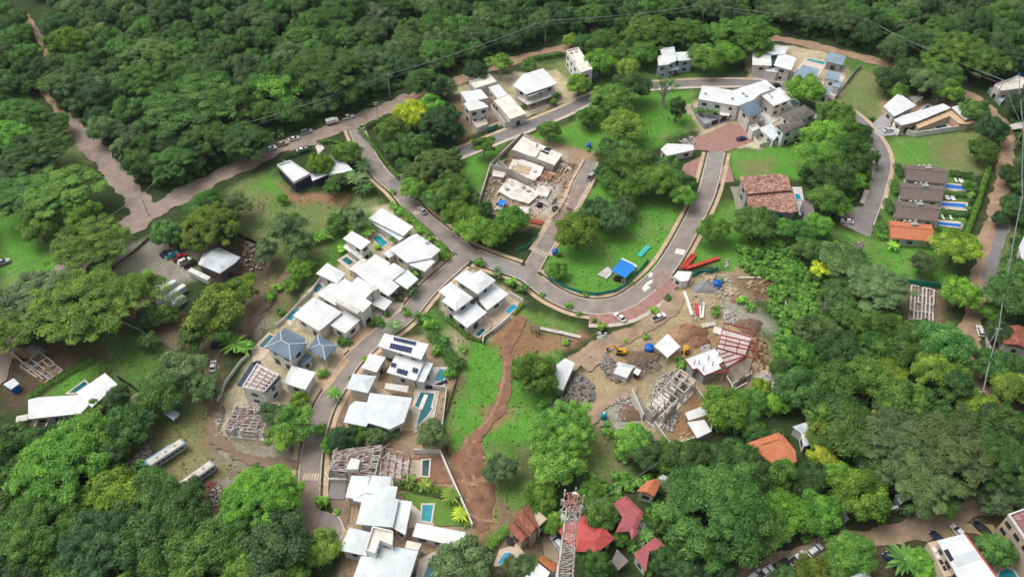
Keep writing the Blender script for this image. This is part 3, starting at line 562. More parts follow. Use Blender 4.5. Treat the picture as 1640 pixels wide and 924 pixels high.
def volume(root, px, z, kind='flat', rm=None, wm=None, ov=0.8, zb=-0.2, t=0.28, win=True, rise=None, capm=None, every=4.2, tilt=None, poly=None, posts=False):
    rm = rm or W_ROOF; wm = wm or WHITE
    poly = ccw([Vector((p.x, p.y, 0)) for p in PP(px, z)]) if poly is None else ccw(poly)
    roof = make_roof(root, poly, z, kind, rm, t, rise, capm, tilt); FOOT.append(poly)
    ip = offset(poly, ov)
    if area(ip) < 0.25 * area(poly): ip = offset(poly, ov * 0.3)
    zt = z - t - 0.004 - (0.5 if kind == 'tilt' else 0)
    if posts:
        for q in ip:
            mb = MB(root.location); mb.box((q.x, q.y, (zb + zt) / 2), (0.3, 0.3, zt - zb)); mb.build('post', wm, root)
    else:
        mb = MB(root.location); mb.prism(ip, zb, zt); mb.build('wall', wm, root)
        if win: walls_windows(root, ip, max(zb, 0), zt, every)
    return roof, poly
def house(name, label, cat, vols, group=None):
    z0 = vols[0].get('z', 4); c = cent(PP(vols[0]['px'], z0)); root = empty(name, (c.x, c.y, 0), 0, label, cat, group); rs = []
    for v in vols: rs.append(volume(root, **v))
    return root, rs
def V(px, z, kind='flat', rm=None, wm=None, **k): return dict(px=px, z=z, kind=kind, rm=rm, wm=wm, **k)
def slab(root, name, px, z0, z1, m, parent=None):
    mb = MB(root.location); poly = PP(px, z1); mb.prism(poly, z0, z1); return mb.build(name, m, parent or root)
def boxpart(root, name, p, size, m, parent=None, rz=0):
    mb = MB(root.location); mb.box(p, size, rz); return mb.build(name, m, parent or root)
def vents(root, roof, pts, z, size=(0.7, 0.7, 0.5), m=None):
    for x, y in pts:
        p = P(x, y, z); boxpart(root, 'roof_vent', (p.x, p.y, z + size[2] / 2 + 0.05), size, m or GREYW, roof)
def pool(label, px, wmat, coping=0.6, cm=None, group='swimming pools'):
    poly = ccw(PP(px)); c = cent(poly); r = empty('swimming_pool', (c.x, c.y, 0), 0, label, 'pool', group)
    mb = MB(r.location); mb.ring(offset(poly, -coping), poly, -0.1, 0.34); mb.build('coping', cm or DECKPINK, r)
    mb = MB(r.location); mb.prism(offset(poly, -0.01), -0.1, 0.25); mb.build('water', wmat, r); FOOT.append(offset(poly, -coping)); return r
TZ = [0.10]
def terrace(px, m, name='terrace'):
    TZ[0] += 0.0015; mb = MB(); poly = ccw(PP(px)); mb.prism(poly, -0.1, TZ[0]); o = mb.build(name, m); tag(o, kind='structure'); SHEETS.append(poly); return o
def wall_run(name, label, pts, h, m, w=0.22, cat='wall', posts=None, pm=None, group=None, world=False, cap=None):
    p = pts if world else PP(pts); r = empty(name, p[0], 0, label, cat, group)
    for a, b_ in zip(p[:-1], p[1:]):
        mb = MB(r.location); mb.beam((a.x, a.y, h / 2 - 0.05), (b_.x, b_.y, h / 2 - 0.05), w, h); mb.build('panel' if posts else 'wall', m, r)
        if cap: mb = MB(r.location); mb.beam((a.x, a.y, h + 0.01), (b_.x, b_.y, h + 0.01), w + 0.12, 0.1); mb.build('coping', cap, r)
        if posts:
            k = max(1, int((b_ - a).length / posts))
            for i in range(k + 1):
                q = a + (b_ - a) * (i / k); mb = MB(r.location); mb.box((q.x, q.y, h / 2), (0.14, 0.14, h + 0.25)); mb.build('post', pm or STEELW, r)
    return r
H1 = 'houses along the streets'
# --- terraces and paved yards
for px, m in (
 ([(600,372),(622,372),(640,392),(618,404),(594,386)], DECKTAN), ([(540,417),(556,407),(574,420),(560,434)], DECKPINK), ([(492,466),(512,448),(526,462),(508,478)], DECKPINK),
 ([(452,512),(478,488),(486,498),(466,522)], DECKPINK), ([(402,560),(430,532),(445,540),(424,575),(405,580)], DECKTAN), ([(548,540),(600,505),(612,520),(560,562)], DECKORG), ([(595,500),(640,480),(650,494),(610,520)], DECKPINK),
 ([(505,600),(550,568),(560,578),(520,630)], DECKORG), ([(690,588),(722,588),(712,620),(680,616)], WHITE), ([(652,650),(668,650),(664,690),(645,690)], DECKORG), ([(664,622),(704,626),(696,668),(664,694),(660,660)], CONC),
 ([(590,630),(612,622),(628,632),(620,640),(595,638)], DECKTAN), ([(540,650),(556,640),(560,660),(545,690)], MATS['brown_path']), ([(652,733),(712,730),(735,775),(650,772)], REDDIRT), ([(655,737),(678,737),(674,765),(652,768)], DECKTAN),
 ([(636,800),(700,804),(694,842),(645,846)], DECKPINK), ([(640,790),(665,786),(700,800),(730,800),(752,842),(700,842)], mat('clipped_lawn', (0.13, 0.24, 0.045), 0.95, 0.2, 1.2)), ([(535,756),(556,758),(552,800),(524,798)], ASPHG), ([(527,800),(562,804),(556,850),(540,830)], MATS['brown_path']),
 ([(672,895),(702,880),(712,905),(704,930),(664,930)], DECKPINK), ([(778,502),(808,482),(832,484),(812,512),(792,522)], DECKTAN), ([(750,532),(775,512),(790,518),(780,535),(766,545)], DECKTAN),
 ([(1290,94),(1326,100),(1308,128),(1320,132),(1354,122),(1336,160),(1310,152),(1270,116)], DECKPINK), ([(1106,172),(1150,180),(1176,190),(1135,204),(1128,206)], GREYW), ([(1205,186),(1225,176),(1250,170),(1262,163),(1285,168),(1250,190),(1228,204)], OFFW),
 ([(1398,212),(1418,204),(1450,207),(1446,216),(1406,219)], GREYW), ([(1396,200),(1410,186),(1430,192),(1432,200),(1408,208)], GREYW), ([(1463,182),(1486,166),(1494,172),(1478,184)], CONC), ([(1475,205),(1520,190),(1540,200),(1500,210)], CONC),
 ([(1508,293),(1556,297),(1556,310),(1508,306)], DECKPINK), ([(1502,322),(1550,325),(1550,338),(1502,335)], DECKPINK), ([(1496,352),(1542,356),(1542,368),(1496,365)], DECKPINK), ([(1488,378),(1534,380),(1534,394),(1488,390)], DECKPINK),
 ([(1268,300),(1284,300),(1292,345),(1280,345)], OFFW), ([(1205,118),(1232,112),(1270,118),(1262,134),(1206,128)], DECKPINK), ([(833,165),(884,152),(892,165),(852,180)], DECKTAN), ([(940,88),(950,100),(960,112),(948,118),(930,90)], DECKPINK),
 ([(790,905),(800,880),(830,870),(845,895),(815,910)], DECKTAN), ([(868,862),(884,852),(905,880),(895,905),(872,890)], mat('tan_driveway', (0.36, 0.29, 0.20), 0.9, 0.3, 0.4)), ([(1500,856),(1548,838),(1590,840),(1600,860),(1545,852),(1505,866)], mat('yellowed_parking', (0.36, 0.27, 0.15), 0.9, 0.3, 0.5)),
 ([(164,648),(172,638),(205,650),(200,660),(172,666)], DECKPINK), ([(205,640),(222,628),(232,640),(215,650)], DECKPINK), ([(60,672),(120,665),(145,655),(150,664),(90,685),(60,684)], DECKPINK), ([(1585,895),(1620,888),(1635,924),(1592,930)], DECKTAN),
 ([(1008,852),(1030,832),(1045,858),(1020,880)], CONC), ([(742,168),(790,150),(812,188),(770,205)], MATS['brown_path']), ([(505,235),(512,228),(520,238),(510,248)], DECKPINK)):
    terrace(px, m)
# --- houses, north to south
house('house', 'navy walled house with white flat roof under trees beside the parked cars', 'house', [
 V([(444,266),(465,259),(497,280),(471,294)], 4.2, 'parapet', W_ROOF, NAVY, ov=0.05), V([(523,251),(540,247),(565,272),(528,283)], 4.2, 'flat', W_ROOF, NAVY), V([(495,272),(526,258),(536,275),(500,290)], 3.6, 'flat', W_ROOF, NAVY), V([(452,256),(466,258),(480,268),(472,272)], 3.4, 'flat', SLATE, NAVY, ov=.1)])
r, _ = house('house', 'white stepped modern house with walled front terrace beside the loop street', 'house', [
 V([(751,133),(784,121),(796,133),(762,144)], 4.0, 'parapet', CREAM_ROOF, OFFW, ov=.05), V([(782,140),(799,135),(813,152),(797,158)], 4.6, 'flat', W_ROOF, OFFW, ov=.3),
 V([(737,148),(770,143),(782,157),(748,164)], 4.8, 'flat', W_ROOF, OFFW, ov=.2), V([(742,166),(761,159),(775,165),(783,171),(767,175),(752,178)], 6.8, 'flat', W_ROOF, OFFW, ov=.2), V([(791,161),(815,152),(843,182),(817,191)], 4.5, 'flat', CREAM_ROOF, OFFW, ov=.2)])
mb = MB(r.location); q = ccw(PP([(754,190),(772,184),(782,198),(764,205)], 2.6)); mb.ring(q, offset(q, .25), 0, 2.6); mb.build('terrace_wall', OFFW, r); slab(r, 'terrace_floor', [(755,191),(772,185),(781,198),(764,204)], -.1, 1.4, DECKPINK)
mb = MB(r.location); q = ccw(PP([(786,168),(792,164),(816,194),(808,196)], 3.0)); mb.ring(q, offset(q, .22), 0, 3.0); mb.build('planter_wall', OFFW, r)
r, rs = house('house', 'two-storey white house with pointed five-sided white roof by the loop street', 'house', [
 V([(821,137),(837,120),(870,111),(893,134),(843,150)], 7.4, 'tilt', W_ROOF, OFFW, ov=1.2, tilt=.04)])
slab(r, 'balcony_slab', [(828,157),(845,168),(882,155),(890,144),(840,150)], 2.9, 3.25, OFFW); slab(r, 'awning', [(843,152),(875,141),(878,143),(848,155)], 5.9, 6.1, W_ROOF)
for x, y in ((846,166),(860,162),(880,154)):
    p = P(x, y, 3); boxpart(r, 'post', (p.x, p.y, 1.4), (.35, .35, 3.0), OFFW)
r, rs = house('house', 'tall white wedge-shaped house with cream roof deck near the forest road', 'house', [
 V([(907,83),(926,78),(949,113),(930,119)], 7.0, 'parapet', CREAM_ROOF, WHITE, ov=.05), V([(946,105),(954,104),(960,113),(949,117)], 3.0, 'flat', SHED_BROWN, GREYW, ov=.3)])
vents(r, rs[0][0], [(915,86),(923,84),(919,100)], 7.0, (1.2, .9, .8), OFFW)
r, rs = house('house', 'blue-grey two-storey house with stepped white roofs among bright trees', 'house', [
 V([(1052,90),(1060,89),(1057,77),(1080,75),(1084,97),(1069,104),(1055,105)], 6.8, 'flat', W_ROOF, BLUEGREY, ov=.25, every=3.4), V([(1081,84),(1107,83),(1110,96),(1086,98)], 6.2, 'flat', W_ROOF, BLUEGREY, ov=.4, every=3.4)])
slab(r, 'balcony_slab', [(1066,108),(1086,106),(1087,111),(1067,113)], 3.0, 3.3, WHITE)
r, rs = house('house', 'white house with three wing-like roofs and wooden front door', 'house', [
 V([(1205,83),(1234,83),(1236,105),(1205,104)], 6.6, 'tilt', W_ROOF, OFFW, tilt=.03), V([(1225,71),(1263,75),(1257,87),(1237,88),(1226,84)], 7.3, 'flat', W_ROOF, OFFW), V([(1246,89),(1258,87),(1276,93),(1267,113),(1239,105)], 7.0, 'flat', W_ROOF, OFFW), V([(1227,107),(1246,111),(1245,116),(1227,114)], 4.6, 'flat', W_ROOF, WHITE, ov=.2, win=False)])
p = P(1236, 124, 1.4); boxpart(r, 'front_door', (p.x, p.y, 1.5), (2.2, .3, 3.0), WOOD); slab(r, 'skylight', [(1236,90),(1246,90),(1240,104),(1236,104)], 5.8, 6.0, GLASS)
house('house', 'low villa of slate-blue roofed blocks round a terrace with turquoise pool', 'house', [
 V([(1286,104),(1313,111),(1307,126),(1281,111)], 4.2, 'flat', PALEBLUE, WHITE, ov=.5), V([(1276,110),(1300,115),(1296,128),(1286,128),(1271,121)], 4.6, 'flat', PALEBLUE, WHITE, ov=.5)])
house('pavilion', 'blue-roofed garden pavilion alone beside the forest road', 'pavilion', [V([(1328,84),(1355,91),(1350,104),(1321,98)], 4.0, 'tilt', PALEBLUE, GREYW, tilt=.05)])
house('pavilion', 'pair of small blue-roofed blocks at the lawn edge of the blue villa', 'pavilion', [V([(1327,113),(1347,117),(1343,130),(1320,126)], 4.2, 'flat', PALEBLUE, WHITE, ov=.4), V([(1337,130),(1348,133),(1345,141),(1333,139)], 3.5, 'flat', PALEBLUE, WHITE, ov=.3)])
house('pavilion', 'street-side blue-roofed block of the blue villa behind a round tree', 'pavilion', [V([(1316,138),(1334,142),(1328,153),(1311,150)], 3.6, 'flat', PALEBLUE, WHITE, ov=.4)])
r, rs = house('house', 'large white Y-shaped house with blue tower roof above the paver plaza', 'house', [
 V([(1125,137),(1174,145),(1226,128),(1242,141),(1217,151),(1207,160),(1182,170),(1118,159)], 7.2, 'flat', W_ROOF, WHITE, ov=.2, every=5), V([(1217,151),(1249,140),(1268,159),(1239,170)], 6.2, 'flat', W_ROOF, OFFW, ov=.9), V([(1183,170),(1208,160),(1223,178),(1200,188)], 7.6, 'hip', SLATE, OFFW, ov=.6, rise=.8)])
vents(r, rs[0][0], [(1130,151),(1173,159),(1190,151),(1195,155),(1234,142)], 7.2, (1.0, .8, .5)); vents(r, rs[1][0], [(1232,152),(1236,156)], 6.2, (.5, 1.2, .5))
slab(r, 'porch_roof', [(1152,178),(1170,180),(1168,186),(1153,184)], 2.9, 3.1, WHITE); slab(r, 'balcony_slab', [(1182,183),(1200,196),(1225,188),(1222,180),(1200,190)], 3.3, 3.6, OFFW)
for x, y in ((1186,188),(1199,197),(1224,190)):
    p = P(x, y, 3.3); boxpart(r, 'post', (p.x, p.y, 1.6), (.5, .5, 3.2), OFFW)
r, rs = house('house', 'white house with weathered grey tile roofs and pergola beside bright trees', 'house', [
 V([(1250,184),(1289,168),(1307,182),(1282,193),(1265,195)], 6.2, 'hip', GREYTILE, WHITE, ov=.4, rise=.9), V([(1242,201),(1282,193),(1289,200),(1255,213)], 6.8, 'gable', GREYTILE, WHITE, ov=.3, rise=.8), V([(1215,206),(1236,197),(1246,217),(1239,225)], 3.4, 'flat', PALE_ROOF, WHITE, ov=.2)])
for k in range(7):
    t = k / 6; a = P(1298 + 14 * t, 183 + 5 * t, 3.2); b_ = P(1304 + 18 * t, 188 + 6 * t, 3.2)
    mb = MB(r.location); mb.beam(a + Vector((0, 2.2, 0)), a - Vector((0, 3.0, 0)), .2); mb.build('pergola_slat', WHITE, r)
for x, y in ((1298,183),(1312,188)):
    p = P(x, y, 3.2); boxpart(r, 'pergola_post', (p.x, p.y - 2.5, 1.5), (.25, .25, 3.2), WHITE)
house('gatehouse', 'small white gatehouse with grey roof terrace beside the paver plaza', 'gatehouse', [V([(1199,205),(1210,200),(1217,207),(1205,213)], 3.4, 'parapet', W_ROOF, WHITE, ov=.05)])
wall_run('boundary_wall', 'curved grey wall around the yard left of the paver plaza', [(1107,172),(1117,192),(1128,206),(1136,203)], 2.2, GREYW, .3)
for a, b_, l in (((1138,202),(1150,198),'dark slatted gate nearest the curved grey wall'), ((1152,197),(1163,193),'dark slatted gate second from the curved grey wall'), ((1166,192),(1176,188),'grey gate against the blue tower house')):
    r = empty('gate', P(*a), 0, l, 'gate'); A, B = P(*a), P(*b_)
    for k in range(6):
        mb = MB(r.location); mb.beam((A.x, A.y, .3 + k * .36), (B.x, B.y, .3 + k * .36), .08, .3); mb.build('slat', DARK if 'dark' in l else GREYW, r)
    for q in (A, B): boxpart(r, 'post', (q.x, q.y, 1.2), (.4, .4, 2.5), GREYW)
wall_run('boundary_wall', 'white railing wall below the gatehouse at the plaza corner', [(1200,216),(1216,236),(1222,233),(1250,229)], 1.6, WHITE, .25)
r, rs = house('house', 'white square-roofed house beside the driveway with two concrete aprons', 'house', [V([(1415,170),(1439,150),(1468,169),(1432,186)], 5.4, 'tilt', W_ROOF, OFFW, ov=1.0, tilt=.03)])
r, rs = house('house', 'long white roofed house with beige patio roof behind a white wall', 'house', [
 V([(1431,192),(1446,185),(1511,166),(1523,173),(1469,195),(1444,201)], 4.7, 'flat', W_ROOF, BEIGE), V([(1524,172),(1544,166),(1567,186),(1546,192)], 4.9, 'flat', W_ROOF, BEIGE),
 V([(1466,199),(1523,177),(1546,194),(1565,190),(1563,195),(1550,199),(1536,198),(1521,186),(1471,206)], 3.5, 'flat', mat('beige_patio_roof', (0.60, 0.43, 0.27), .8, .12, .5), BEIGE, ov=.15, win=False)])
slab(r, 'sloped_end_wall', [(1431,193),(1444,201),(1440,212),(1430,202)], -.1, 1.8, WHITE); slab(r, 'orange_canopy', [(1524,197),(1535,196),(1537,201),(1526,202)], 1.9, 2.1, ORANGE_ROOF)
wr = wall_run('boundary_wall', 'long white panelled wall along the grass lot', [(1450,216),(1465,219),(1500,214),(1535,209),(1572,203)], 2.4, WHITE, .3, posts=3.2, pm=OFFW)
r = empty('pergola', P(1465,160), 0, 'white lattice pergola behind the square-roofed house', 'pergola')
for k in range(6):
    a = P(1455 + k * 3.2, 156 - k * .4, 2.8); mb = MB(r.location); mb.beam(a, P(1466 + k * 2.6, 165 - k * 1.6, 2.8), .3, .15); mb.build('slat', WHITE, r)
for x, y in ((1456,157),(1478,155),(1467,166)):
    p = P(x, y, 2.8); boxpart(r, 'post', (p.x, p.y, 1.4), (.2, .2, 2.8), WHITE)
r, rs = house('house', 'two-level house with mottled terracotta tile roof on the green slope', 'house', [
 V([(1184,284),(1247,280),(1262,283),(1268,303),(1196,309)], 7.4, 'tilt', TERRA, GREYW, ov=.6, tilt=.10), V([(1196,309),(1269,306),(1278,337),(1268,339),(1214,336),(1197,327)], 5.4, 'tilt', TERRA, GREYW, ov=.6, tilt=.11), V([(1284,322),(1300,321),(1306,345),(1292,346)], 4.2, 'flat', SHED_BROWN, GREYW, ov=.2)])
pool('tiny bright blue pool beside the mottled terracotta roof', [(1273,312),(1280,312),(1283,320),(1275,321)], POOLCYAN)
BR = [((1448,264),(1512,269),(1516,295),(1450,288)), ((1440,292),(1510,298),(1509,323),(1442,319)), ((1432,321),(1501,328),(1502,355),(1434,349)), ((1423,353),(1492,360),(1494,387),(1426,381))]
for k, (q, lab) in enumerate(zip(BR, ('brown shingle gabled villa furthest back in the row of four', 'brown shingle gabled villa second from the back of the row', 'brown shingle gabled villa next to the orange roofed one', 'orange tiled gabled villa at the front of the row of four'))):
    zr = 3.5; p = [P(x, y, zr) for x, y in q]
    # the four villas share one plan: 15.6 x 8 m
    root = empty('villa', cent(p), 0, lab, 'house', 'row of gabled villas')
    volume(root, None, zr, 'gable', ORANGE_ROOF if k == 3 else BROWN_ROOF, OFFW, ov=.7, poly=p, rise=1.5, capm=ORANGE_ROOF if k == 3 else SHED_BROWN)
    c = P((q[0][0] + q[1][0]) / 2 + 6, (q[0][1] + q[1][1]) / 2 + 4, 4.6); boxpart(root, 'roof_hatch', (c.x, c.y, 4.9), (2.4, 1.4, .9), GREYW)
    for e in range(3): boxpart(root, 'air_conditioner', (c.x - 2 + e * 1.9, c.y + 2.9, 3.9), (.9, .5, .7), OFFW)
for px, l in (([(1514,296),(1553,300),(1552,306),(1513,302)], 'deep blue pool beside the rearmost brown villa'), ([(1507,325),(1547,328),(1547,334),(1507,331)], 'deep blue pool beside the second brown villa with four loungers'), ([(1501,356),(1538,360),(1537,365),(1500,361)], 'deep blue pool beside the third brown villa'), ([(1494,381),(1530,383),(1530,389),(1494,387)], 'deep blue pool beside the orange roofed villa')):
    pool(l, px, POOLBLUE)
for px, l, wm_ in (([(937,92),(941,91),(948,104),(944,105)], 'narrow turquoise pool beside the wedge-shaped house', POOLTURQ), ([(1293,95),(1321,101),(1320,105),(1292,98)], 'long turquoise pool at the back of the blue villa', POOLTURQ), ([(1264,163),(1273,160),(1282,168),(1271,172)], 'pale green-blue pool behind the grey tiled house', POOLTEAL),
 ([(1470,181),(1486,169),(1490,173),(1474,181)], 'teal pool behind the long white roofed house', POOLTEAL), ([(1497,204),(1514,200),(1517,204),(1500,208)], 'dark small pool inside the long white wall', POOLDARK), ([(597,381),(609,378),(614,384),(621,390),(613,397),(603,390)], 'bright turquoise stepped pool on a tan terrace', POOLTURQ), ([(547,417),(555,412),(567,421),(559,426)], 'teal pool in front of the little white tower', POOLTEAL),
 ([(499,465),(508,457),(513,456),(518,460),(508,470)], 'teal stepped pool below the square white roof on the left', POOLTEAL), ([(458,511),(479,493),(481,497),(467,515)], 'L-shaped turquoise pool at the left edge of the white roofs', POOLTURQ), ([(415,555),(432,537),(439,539),(422,558)], 'teal pool beside the larger blue hipped roof', POOLTEAL),
 ([(704,592),(716,594),(709,612),(696,610)], 'turquoise pool beside the house with solar panels', POOLTURQ), ([(674,629),(696,631),(690,654),(693,654),(685,666),(667,685),(675,655),(664,651)], 'large dark teal lap pool with white island bar', POOLTEAL), ([(677,738),(688,737),(686,763),(676,762)], 'dark green pool in the red soil yard', POOLDARK), ([(677,809),(694,809),(690,836),(675,834)], 'turquoise pool beside the curved clipped lawn', POOLTURQ),
 ([(688,900),(699,902),(697,930),(677,926)], 'teal pool cut off by the bottom edge', POOLTEAL), ([(810,499),(822,488),(829,492),(815,504)], 'bright cyan pool on the terrace of the four-roofed house', POOLCYAN), ([(761,537),(773,526),(778,530),(767,540)], 'small teal-blue pool at the corner of the four-roofed house', POOLTEAL), ([(110,630),(136,611),(141,616),(121,630)], 'dark teal pool behind the bent white roof on the left', POOLTEAL),
 ([(797,904),(803,893),(809,886),(817,885),(822,889),(820,896),(810,901)], 'kidney-shaped bright blue pool below the tiled villa', POOLCYAN), ([(1598,924),(1602,914),(1612,911),(1622,914),(1628,924),(1620,935),(1604,935)], 'round turquoise pool at the bottom right corner', POOLTURQ)):
    pool(l, px, wm_, .45)
# --- left bank of white houses
r, rs = house('house', 'long white roofed house above the bright turquoise stepped pool', 'house', [V([(590,350),(611,333),(662,363),(646,378)], 4.6, 'flat', W_ROOF, OFFW, ov=.8), V([(590,353),(594,352),(647,380),(640,385)], 3.6, 'flat', W_ROOF, OFFW, ov=.3, win=False)])
r, rs = house('house', 'white hip-roofed house at the street bend beside leafy hedge', 'house', [V([(623,399),(649,384),(654,380),(667,374),(706,400),(691,413),(652,421)], 4.8, 'hip', W_ROOF, OFFW), V([(651,422),(673,404),(697,419),(680,435)], 4.2, 'flat', W_ROOF, OFFW), V([(613,406),(623,400),(632,408),(623,413)], 3.3, 'flat', W_ROOF, OFFW, ov=.3)])
vents(r, rs[0][0], [(684,389)], 5.2, (1.0, 1.0, .8), OFFW)
r, rs = house('house', 'little two-storey white tower house with balcony and big windows', 'house', [V([(549,382),(564,370),(594,387),(578,400)], 7.4, 'flat', W_ROOF, WHITE, ov=.7, every=3)])
slab(r, 'balcony_slab', [(550,396),(577,415),(594,402),(590,396),(577,406),(553,391)], 3.2, 3.5, WHITE)
r, rs = house('house', 'largest white hip-roofed house in the middle of the left bank', 'house', [V([(567,434),(601,407),(625,421),(621,426),(631,421),(649,433),(628,449),(640,458),(622,474),(601,462),(578,444)], 4.8, 'hip', W_ROOF, OFFW), V([(630,449),(653,432),(670,447),(652,463)], 4.3, 'flat', W_ROOF, OFFW), V([(558,431),(581,413),(588,416),(568,436)], 3.4, 'flat', CREAM_ROOF, OFFW, ov=.2)])
r, rs = house('house', 'white house with square front roof beside the teal stepped pool', 'house', [V([(506,438),(524,421),(554,438),(540,454)], 4.6, 'hip', W_ROOF, OFFW, rise=.7), V([(507,471),(529,454),(539,454),(552,446),(563,452),(539,478),(537,489)], 4.3, 'flat', W_ROOF, OFFW, ov=.5)])
r, rs = house('house', 'two-storey white house with long roof parapet above the carport', 'house', [V([(537,478),(573,443),(602,461),(585,478),(596,485),(578,503),(574,497)], 7.2, 'flat', W_ROOF, WHITE, ov=.4, every=5), V([(595,487),(608,472),(628,483),(616,497)], 3.6, 'flat', W_ROOF, OFFW, ov=.3, posts=True)])
mb = MB(r.location); a, b_ = P(540, 484, 7.2), P(576, 503, 7.2); mb.beam(a + Vector((0, 0, .5)), b_ + Vector((0, 0, .5)), 1.6, 1.0); mb.build('parapet', OFFW, r)
boxpart(r, 'stair_tower', tuple(P(601, 470, 5) ), (2.2, 2.2, 5.2), OFFW, rz=.6)
r, rs = house('house', 'white roofed house with L-shaped pool next to the blue hipped roofs', 'house', [V([(469,505),(503,475),(548,500),(511,530)], 5.2, 'hip', W_ROOF, WHITE, rise=.9), V([(528,520),(552,497),(577,512),(553,534)], 4.3, 'flat', W_ROOF, WHITE, ov=.4)])
CAPB = mat('pale_blue_ridge', (0.42, 0.50, 0.56), .6, .1, 1)
r, rs = house('house', 'white house with larger slate-blue hipped roof and teal pool', 'house', [V([(424,556),(449,529),(493,549),(466,577)], 6.8, 'hip', SLATE, WHITE, ov=.8, capm=CAPB), V([(455,524),(489,541),(486,546),(452,530)], 6.2, 'flat', SLATE, WHITE, ov=.3), V([(477,580),(494,563),(500,576),(484,586)], 3.0, 'flat', SLATE, OFFW, ov=.3)])
r, rs = house('carport', 'open white-posted carport with smaller slate-blue hipped roof', 'carport', [V([(492,560),(508,536),(540,553),(521,576)], 4.6, 'hip', SLATE, WHITE, ov=.7, capm=CAPB, posts=True)])
r, rs = house('house_shell', 'unfinished white two-storey house with open roof beams and navy sheeting', 'house', [V([(388,622),(412,584),(448,602),(424,630)], 6.4, 'parapet', CONCW, WHITE, ov=.05)])
TARPN = mat('navy_sheeting', (0.03, 0.045, 0.09), .5, .3, 1.0)
for a, b_ in (((384,618),(408,581)), ((408,581),(416,583)), ((420,629),(447,603))):
    mb = MB(r.location); mb.beam(P(*a, 6.3), P(*b_, 6.3), 1.6, .5); mb.build('sheeting', TARPN, r)
for k in range(6):
    t = k / 5; mb = MB(r.location); mb.beam(P(392 + 22 * t, 618 - 32 * t, 7.2), P(423 + 21 * t, 626 - 24 * t, 7.2), .45, .3); mb.build('roof_beam', STEELW if k % 2 else OFFW, r)
for t in (.2, .55, .85):
    mb = MB(r.location); mb.beam(P(392 + 31 * t, 618 + 8 * t, 7.35), P(414 + 31 * t, 586 + 16 * t, 7.35), .4, .25); mb.build('roof_beam', FADERED, r)
house('carport', 'plain white flat-roofed garage in front of the unfinished white house', 'garage', [V([(454,613),(467,585),(506,596),(489,624)], 4.2, 'flat', W_ROOF, WHITE, ov=.6)])
def frame_site(name, label, px, z, nx_, ny_, m1, m2, wallm=None, cat='building shell', drop=0.12, bw=.3, fl=None):
    """bare post-and-beam shell over a quad traced at level z"""
    q = [P(x, y, z) for x, y in px]; root = empty(name, (cent(q).x, cent(q).y, 0), 0, label, cat)
    def pt(u, v): return (q[0] * (1 - u) + q[1] * u) * (1 - v) + (q[3] * (1 - u) + q[2] * u) * v
    for i in range(nx_ + 1):
        for j in range(ny_ + 1):
            p = pt(i / nx_, j / ny_); hh = z - random.uniform(0, .5); boxpart(root, 'column', (p.x, p.y, hh / 2 - .1), (.32, .32, hh), m1)
            for (i2, j2) in ((i + 1, j), (i, j + 1)):
                if i2 > nx_ or j2 > ny_ or random.random() < drop: continue
                e = pt(i2 / nx_, j2 / ny_); dz = Vector((0, 0, random.uniform(-.25, .15))); mb = MB(root.location); mb.beam(p + dz, e + dz, bw, bw * 1.05); mb.build('beam', random.choice((m1, m1, m2)), root)
                if bw < .3 and random.random() < .4: mb = MB(root.location); mb.beam(p + dz, pt((i + 1) / nx_, min(1, (j + random.choice((.5, 1))) / ny_)) + Vector((0, 0, random.uniform(0, .9))), bw * .8); mb.build('rafter', random.choice((m1, m2)), root)
    if wallm is not None:
        for i in range(nx_):
            for j in range(ny_ + 1):
                if random.random() < .55:
                    a, b_ = pt(i / nx_, j / ny_), pt((i + 1) / nx_, j / ny_); hh = random.uniform(.5, .85) * z; mb = MB(root.location); mb.beam((a.x, a.y, hh / 2), (b_.x, b_.y, hh / 2), .2, hh); mb.build('block_wall', wallm, root)
        for j in range(ny_):
            for i in range(nx_ + 1):
                if random.random() < .5:
                    a, b_ = pt(i / nx_, j / ny_), pt(i / nx_, (j + 1) / ny_); hh = random.uniform(.5, .85) * z; mb = MB(root.location); mb.beam((a.x, a.y, hh / 2), (b_.x, b_.y, hh / 2), .2, hh); mb.build('block_wall', wallm, root)
    FOOT.append(ccw(q)); mb = MB(root.location); mb.prism(offset(ccw(q), -.3), -.1, .22); mb.build('floor_slab', fl or CONCW, root); return root
frame_site('house_shell', 'pale roof-frame shell half hidden by trees at the brown path', [(360,686),(378,648),(446,644),(432,694)], 3.6, 9, 6, STEELW, FADERED, OFFW, bw=.2)
frame_site('house_shell', 'pale shell wing behind the street tree next to roof-frame shell', [(436,692),(448,646),(486,660),(466,696)], 3.6, 5, 5, STEELW, FADERED, OFFW, bw=.2)
